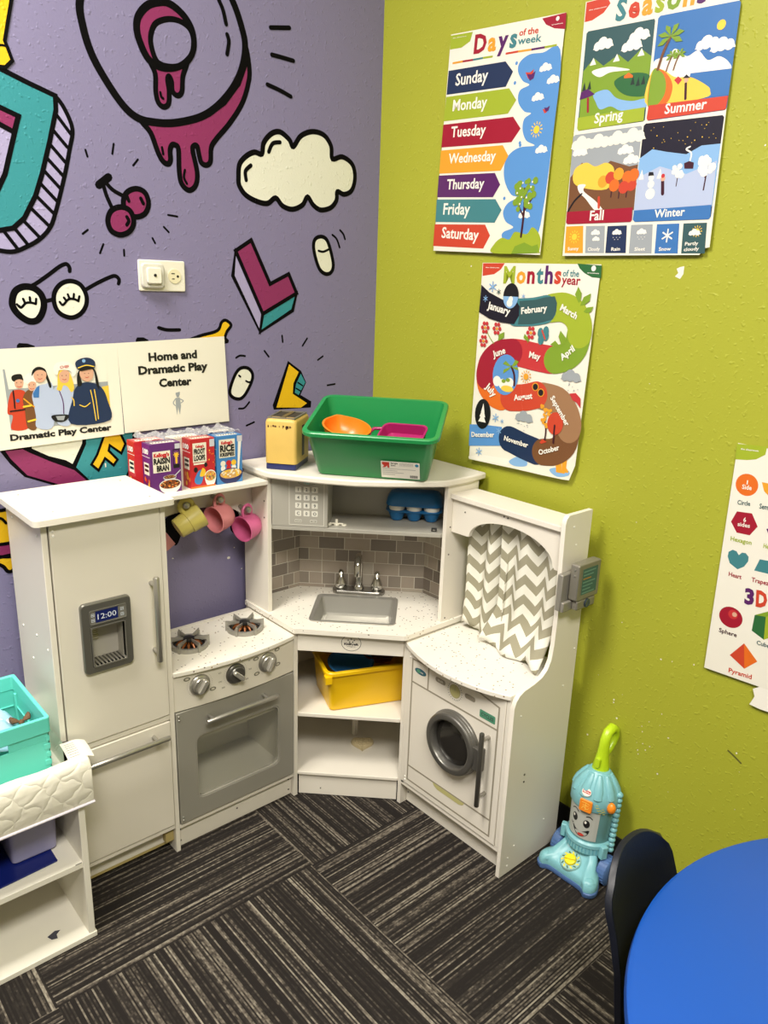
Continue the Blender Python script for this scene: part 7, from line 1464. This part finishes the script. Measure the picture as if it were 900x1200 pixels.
# leaning body: axis from collar to neck
B0, B1 = V((0, 0.028, 0.066)), V((0, 0.040, 0.250)); axv = (B1 - B0).normalized()
Mb = Matrix.Translation(B0) @ Matrix.Rotation(-math.atan2(B1.y - B0.y, B1.z - B0.z), 4, 'X')
def bl(p): return Mb @ V(p)
def blathe(prof, m, name, par, n=36, ang=38):
    b = MB(); b.lathe(prof, B0, axv, 0, n); return b.build(name, m, par, org=O0, ang=ang)
blathe([(0.040, -0.012), (0.050, 0.0), (0.0545, 0.004), (0.0545, 0.020), (0.057, 0.022), (0.057, 0.030), (0.053, 0.034), (0.050, 0.034)], vb, 'collar', t)
b = MB()
for k in range(40):
    q = 2 * PI * k / 40; b.box(0.0535, 0.0557, -0.0010, 0.0010, 0.006, 0.019, 0, Mb @ Matrix.Rotation(q, 4, 'Z'))
b.build('collar_ribs', mat('vacuum_mid_blue', (92, 160, 176), 0.4), t, org=O0)
tank = blathe([(0.049, 0.030), (0.0500, 0.034), (0.0535, 0.118), (0.0535, 0.122)], vtt, 'tank', t)
def onface(u, v, w):
    r_ = 0.0500 + 0.0035 * (v - 0.034) / 0.066 + 0.0006 + w
    return bl((r_ * math.sin(u + 0.10), -r_ * math.cos(u + 0.10), 0.034 + (v - 0.034) * 1.27))
fz = Art(fn=onface, step=0.0003)
for j in range(10): fz.add([fz.P(-1.0 + 0.175 * (j + a_), v, 0) for a_, v in ((0, 0.038), (1, 0.038), (1, 0.100), (0, 0.100))], [(0, 1, 2, 3)], 0)
for uo in (-0.40, 0.22):
    fz.disc(uo, 0.076 - 0.004 * (uo > 0), 0.155, 1, 1, ry=0.0085, n=20); fz.disc(uo - 0.05, 0.079 - 0.004 * (uo > 0), 0.05, 2, 2, ry=0.003, n=12)
fz.stroke([(-0.62, 0.090), (-0.42, 0.0945), (-0.22, 0.090)], 0.0022, 1, 1); fz.stroke([(0.16, 0.087), (0.32, 0.089), (0.46, 0.085)], 0.0022, 1, 1)
fz.poly(smooth([(-0.50, 0.060), (-0.25, 0.053), (0.05, 0.053), (0.38, 0.060), (0.33, 0.050), (0.15, 0.0435), (-0.10, 0.0415), (-0.32, 0.047)]), 1, 1); fz.poly(smooth([(-0.15, 0.046), (0.02, 0.049), (0.18, 0.047), (0.08, 0.0438), (-0.08, 0.043)]), 3, 2); fz.stroke([(-0.60, 0.062), (-0.53, 0.060), (-0.46, 0.062)], 0.002, 1, 1)
fz.build('smiling_face', [vt, INK, WHT, mat('vacuum_mouth_red', (198, 62, 50), 0.4)], tank, org=O0, ang=60)
dome = blathe([(0.056, 0.119), (0.0585, 0.123), (0.0585, 0.150), (0.055, 0.162), (0.047, 0.178), (0.037, 0.192), (0.029, 0.202), (0.024, 0.207)], vb, 'upper_housing', t)
b = MB()
for k in range(6):
    q = -1.25 + 0.62 * k; b.loft([[Mb @ (V((rr_ * math.sin(q), -rr_ * math.cos(q), z)) + V((w_ * math.cos(a_) * math.cos(q), w_ * math.cos(a_) * math.sin(q), 0.0)) + V((0.006 * math.sin(a_) * math.sin(q), -0.006 * math.sin(a_) * math.cos(q), 0))) for a_ in [2 * PI * i / 12 for i in range(12)]] for rr_, z, w_ in ((0.052, 0.148, 0.006), (0.0545, 0.155, 0.0115), (0.048, 0.174, 0.0115), (0.036, 0.192, 0.009), (0.026, 0.204, 0.005))], 0)
b.build('housing_ridges', vb, dome, org=O0)
def onhouse(q, z, r_=0.0585): return bl((r_ * math.sin(q), -r_ * math.cos(q), z))
Mq = Mb @ Matrix.Translation((0, 0, 0.018)) @ Matrix.Rotation(0.2, 4, 'Z'); b = MB(); b.prism(rrect(-0.0155, 0.0155, 0.100, 0.131, 0.004), lambda u, v, w: Mq @ V((u, -0.0570 - w, v)), 0, 0.0055); ob = b.build('orange_button', vo_, t, bev=0.0015, org=O0)
A = Art(fn=lambda u, v, w: Mq @ V((u, -0.0628 - w, v)), step=0.0003)
for q in ([(-0.009, 0.124), (0.0, 0.125), (0.009, 0.123)], [(-0.006, 0.118), (0.007, 0.118)], [(-0.008, 0.108), (-0.004, 0.114), (0.004, 0.109), (0.009, 0.114)], [(0, 0.125), (0.001, 0.107)]): A.stroke(q, 0.0016, 0, 1)
A.build('button_print', mat('print_gold', (250, 200, 90), 0.4), ob, smooth=False, org=O0)
b = MB(); b.ball(onhouse(1.2, 0.138, 0.062), 0.014, 0, 16, (0.75, 0.75, 1.0)); b.build('side_button', vo_, t, org=O0)
A = Art(fn=lambda u, v, w: bl(((0.0588 + w) * math.sin(u), -(0.0588 + w) * math.cos(u), v)), step=0.0003)
for u, v in ((0.62, 0.139), (0.70, 0.132), (0.88, 0.130), (0.94, 0.124), (0.78, 0.126)): A.stroke([(u + 0.07 * math.cos(k * PI / 3), v + 0.004 * math.sin(k * PI / 3)) for k in range(6)], 0.0012, 0, 1, closed=True, sm=False)
A.build('housing_print', vy, dome, smooth=False, org=O0)
Ml = Mb @ Matrix.Rotation(0.12, 4, 'Z') @ Matrix.Translation((0, -0.0535, 0.165)) @ Matrix.Rotation(math.radians(-28), 4, 'X')
A = Art(fn=lambda u, v, w: Ml @ V((u, -w - 0.003, v)), step=0.0003); A.disc(0, 0, 0.0115, 0, 0, ry=0.0095); A.poly([(-0.0095, -0.003), (0.0095, -0.003), (0.0095, 0.004), (-0.0095, 0.004)], 1, 1); A.text('Fisher-Price', 0, -0.0012, 0, width=0.0165, h=0.0034, L=2, center=True, bold=0.04); A.build('round_badge', [WHT, mat('badge_red', (190, 30, 34), 0.4)], dome, smooth=False, org=O0)
# ribbed hose down the side and clips
b = MB()
for k in range(12): z = 0.012 + 0.0135 * k; b.ball(bl((0.0565 * math.sin(1.75), -0.0565 * math.cos(1.75), z)), 0.0092, 0, 12, (1, 1, 0.85))
b.build('hose', vb, t, org=O0)
for q in (-1.15, 1.2): b = MB(); b.box(-0.009, 0.009, -0.007, 0.007, -0.004, 0.030, 0, Mb @ Matrix.Rotation(q, 4, 'Z') @ Matrix.Translation((0, -0.0605, 0.004))); b.build('side_clip', vb, t, bev=0.003, org=O0)
# lime handle: flat stem with a loop leaning back
hp = [bl((0.0, 0.002, z)) for z in (0.198, 0.21, 0.226, 0.246, 0.264)] + [bl((0, 0.002, 0.282)), bl((0, 0.010, 0.300)), bl((0, 0.026, 0.307)), bl((0, 0.040, 0.299)), bl((0, 0.045, 0.283)), bl((0, 0.038, 0.266)), bl((0, 0.024, 0.252)), bl((0, 0.008, 0.242))]
b = MB(); b.tube(hp, [0.0215, 0.0205, 0.0175, 0.0145, 0.013, 0.0125, 0.012, 0.012, 0.012, 0.0115, 0.011, 0.011, 0.010], 0, 16, sx=0.85); hd = b.build('handle', vg, t, org=O0, ang=70)
b = MB(); b.prism(rrect(-0.0065, 0.0065, 0.214, 0.240, 0.006), lambda u, v, w: Mb @ V((u, 0.002 - 0.0175 - w, v)), -0.004, 0.004); b.build('grip_button', vg, hd, bev=0.001, org=O0)

# ---------------------------------------------------------------- blue round table and navy chair
setorg()
t = thing('round_table', (-0.497, -1.797, 0), 'low round table with a bright blue top', 'table', local=True)
tb = mat('blue_laminate', (15, 74, 160), 0.42, var=0.04, vscale=5); leg_m = mat('grey_steel', (120, 120, 122), 0.35, 0.8)
b = MB(); b.lathe([(0.001, 0.458), (0.450, 0.458), (0.456, 0.462), (0.457, 0.470), (0.4545, 0.479), (0.447, 0.4835), (0.001, 0.4835)], (0, 0, 0), (0, 0, 1), 0, 128)
b.build('tabletop', tb, t, org=(0, 0, 0))
for k in range(4):
    q = PI / 4 + k * PI / 2 + 0.3; c, s_ = math.cos(q), math.sin(q); b = MB(); b.cyl((0.30 * c, 0.30 * s_, 0.458), (0.33 * c, 0.33 * s_, 0.02), 0.016, 0, 16); b.lathe([(0.018, 0), (0.018, 0.02)], (0.3314 * c, 0.3314 * s_, 0), (0, 0, 1), 1, 16); b.build('leg', [leg_m, DARK], t, org=(0, 0, 0))
t = thing('chair', (-0.522, -1.505, 0), 'small navy plastic chair tucked in at the blue table', 'chair', local=True, rz=math.radians(3))
nav = mat('navy_plastic', (10, 15, 28), 0.45, bump=(300, 0.15, 0.001))
b = MB(); nu, nv = 20, 26
def shell(u, v):
    """u across (-1..1), v from the seat front (0) over the bend to the top of the back (1)"""
    if v < 0.45:
        f = v / 0.45; y = -0.15 + 0.27 * f; z = 0.262 - 0.012 * math.sin(PI * f) + (0.012 if f < 0.1 else 0) * -1; w = 0.125 - 0.022 * f
        return V((u * w, y, z + 0.012 * u * u))
    f = (v - 0.45) / 0.55
    bend = min(1, f / 0.25); a_ = bend * math.radians(74)
    if f < 0.25: y = 0.12 + 0.042 * math.sin(a_); z = 0.262 + 0.042 * (1 - math.cos(a_))
    else: y = 0.12 + 0.042 * math.sin(math.radians(74)) + (f - 0.25) / 0.75 * 0.252 * math.cos(math.radians(76)); z = 0.262 + 0.042 * (1 - math.cos(math.radians(74))) + (f - 0.25) / 0.75 * 0.252 * math.sin(math.radians(76))
    w = 0.100
    if f > 0.84: w *= math.sqrt(max(0.0, 1 - ((f - 0.84) / 0.16) ** 2 * 0.40))
    return V((u * w, y - 0.020 * u * u * min(1, f * 2), z - (0.030 * (abs(u) ** 3.0)) * max(0, (f - 0.7) / 0.3)))
for j in range(nv + 1):
    for i in range(nu + 1): b.v.append(tuple(shell(-1 + 2 * i / nu, j / nv)))
for j in range(nv):
    for i in range(nu): k = j * (nu + 1) + i; b.f.append((k, k + 1, k + nu + 2, k + nu + 1)); b.m.append(0)
o = b.build('seat_shell', nav, t, org=(0, 0, 0), ang=180); md = o.modifiers.new('thick', 'SOLIDIFY'); md.thickness = 0.011; md.offset = -1; mb = o.modifiers.new('bevel', 'BEVEL'); mb.width = 0.004; mb.segments = 3; mb.limit_method = 'ANGLE'; mb.angle_limit = math.radians(50)
for sx in (-1, 1):
    for sy in (-1, 1): b = MB(); b.tube([(sx * 0.075, sy * 0.08, 0.246), (sx * 0.110, sy * 0.12, 0.225), (sx * 0.125, sy * 0.14, 0.012)], 0.0085, 0, 12); b.lathe([(0.011, 0), (0.011, 0.014)], (sx * 0.1255, sy * 0.1405, 0), (0, 0, 1), 1, 14); b.build('leg', [leg_m, DARK], t, org=(0, 0, 0))
setorg()
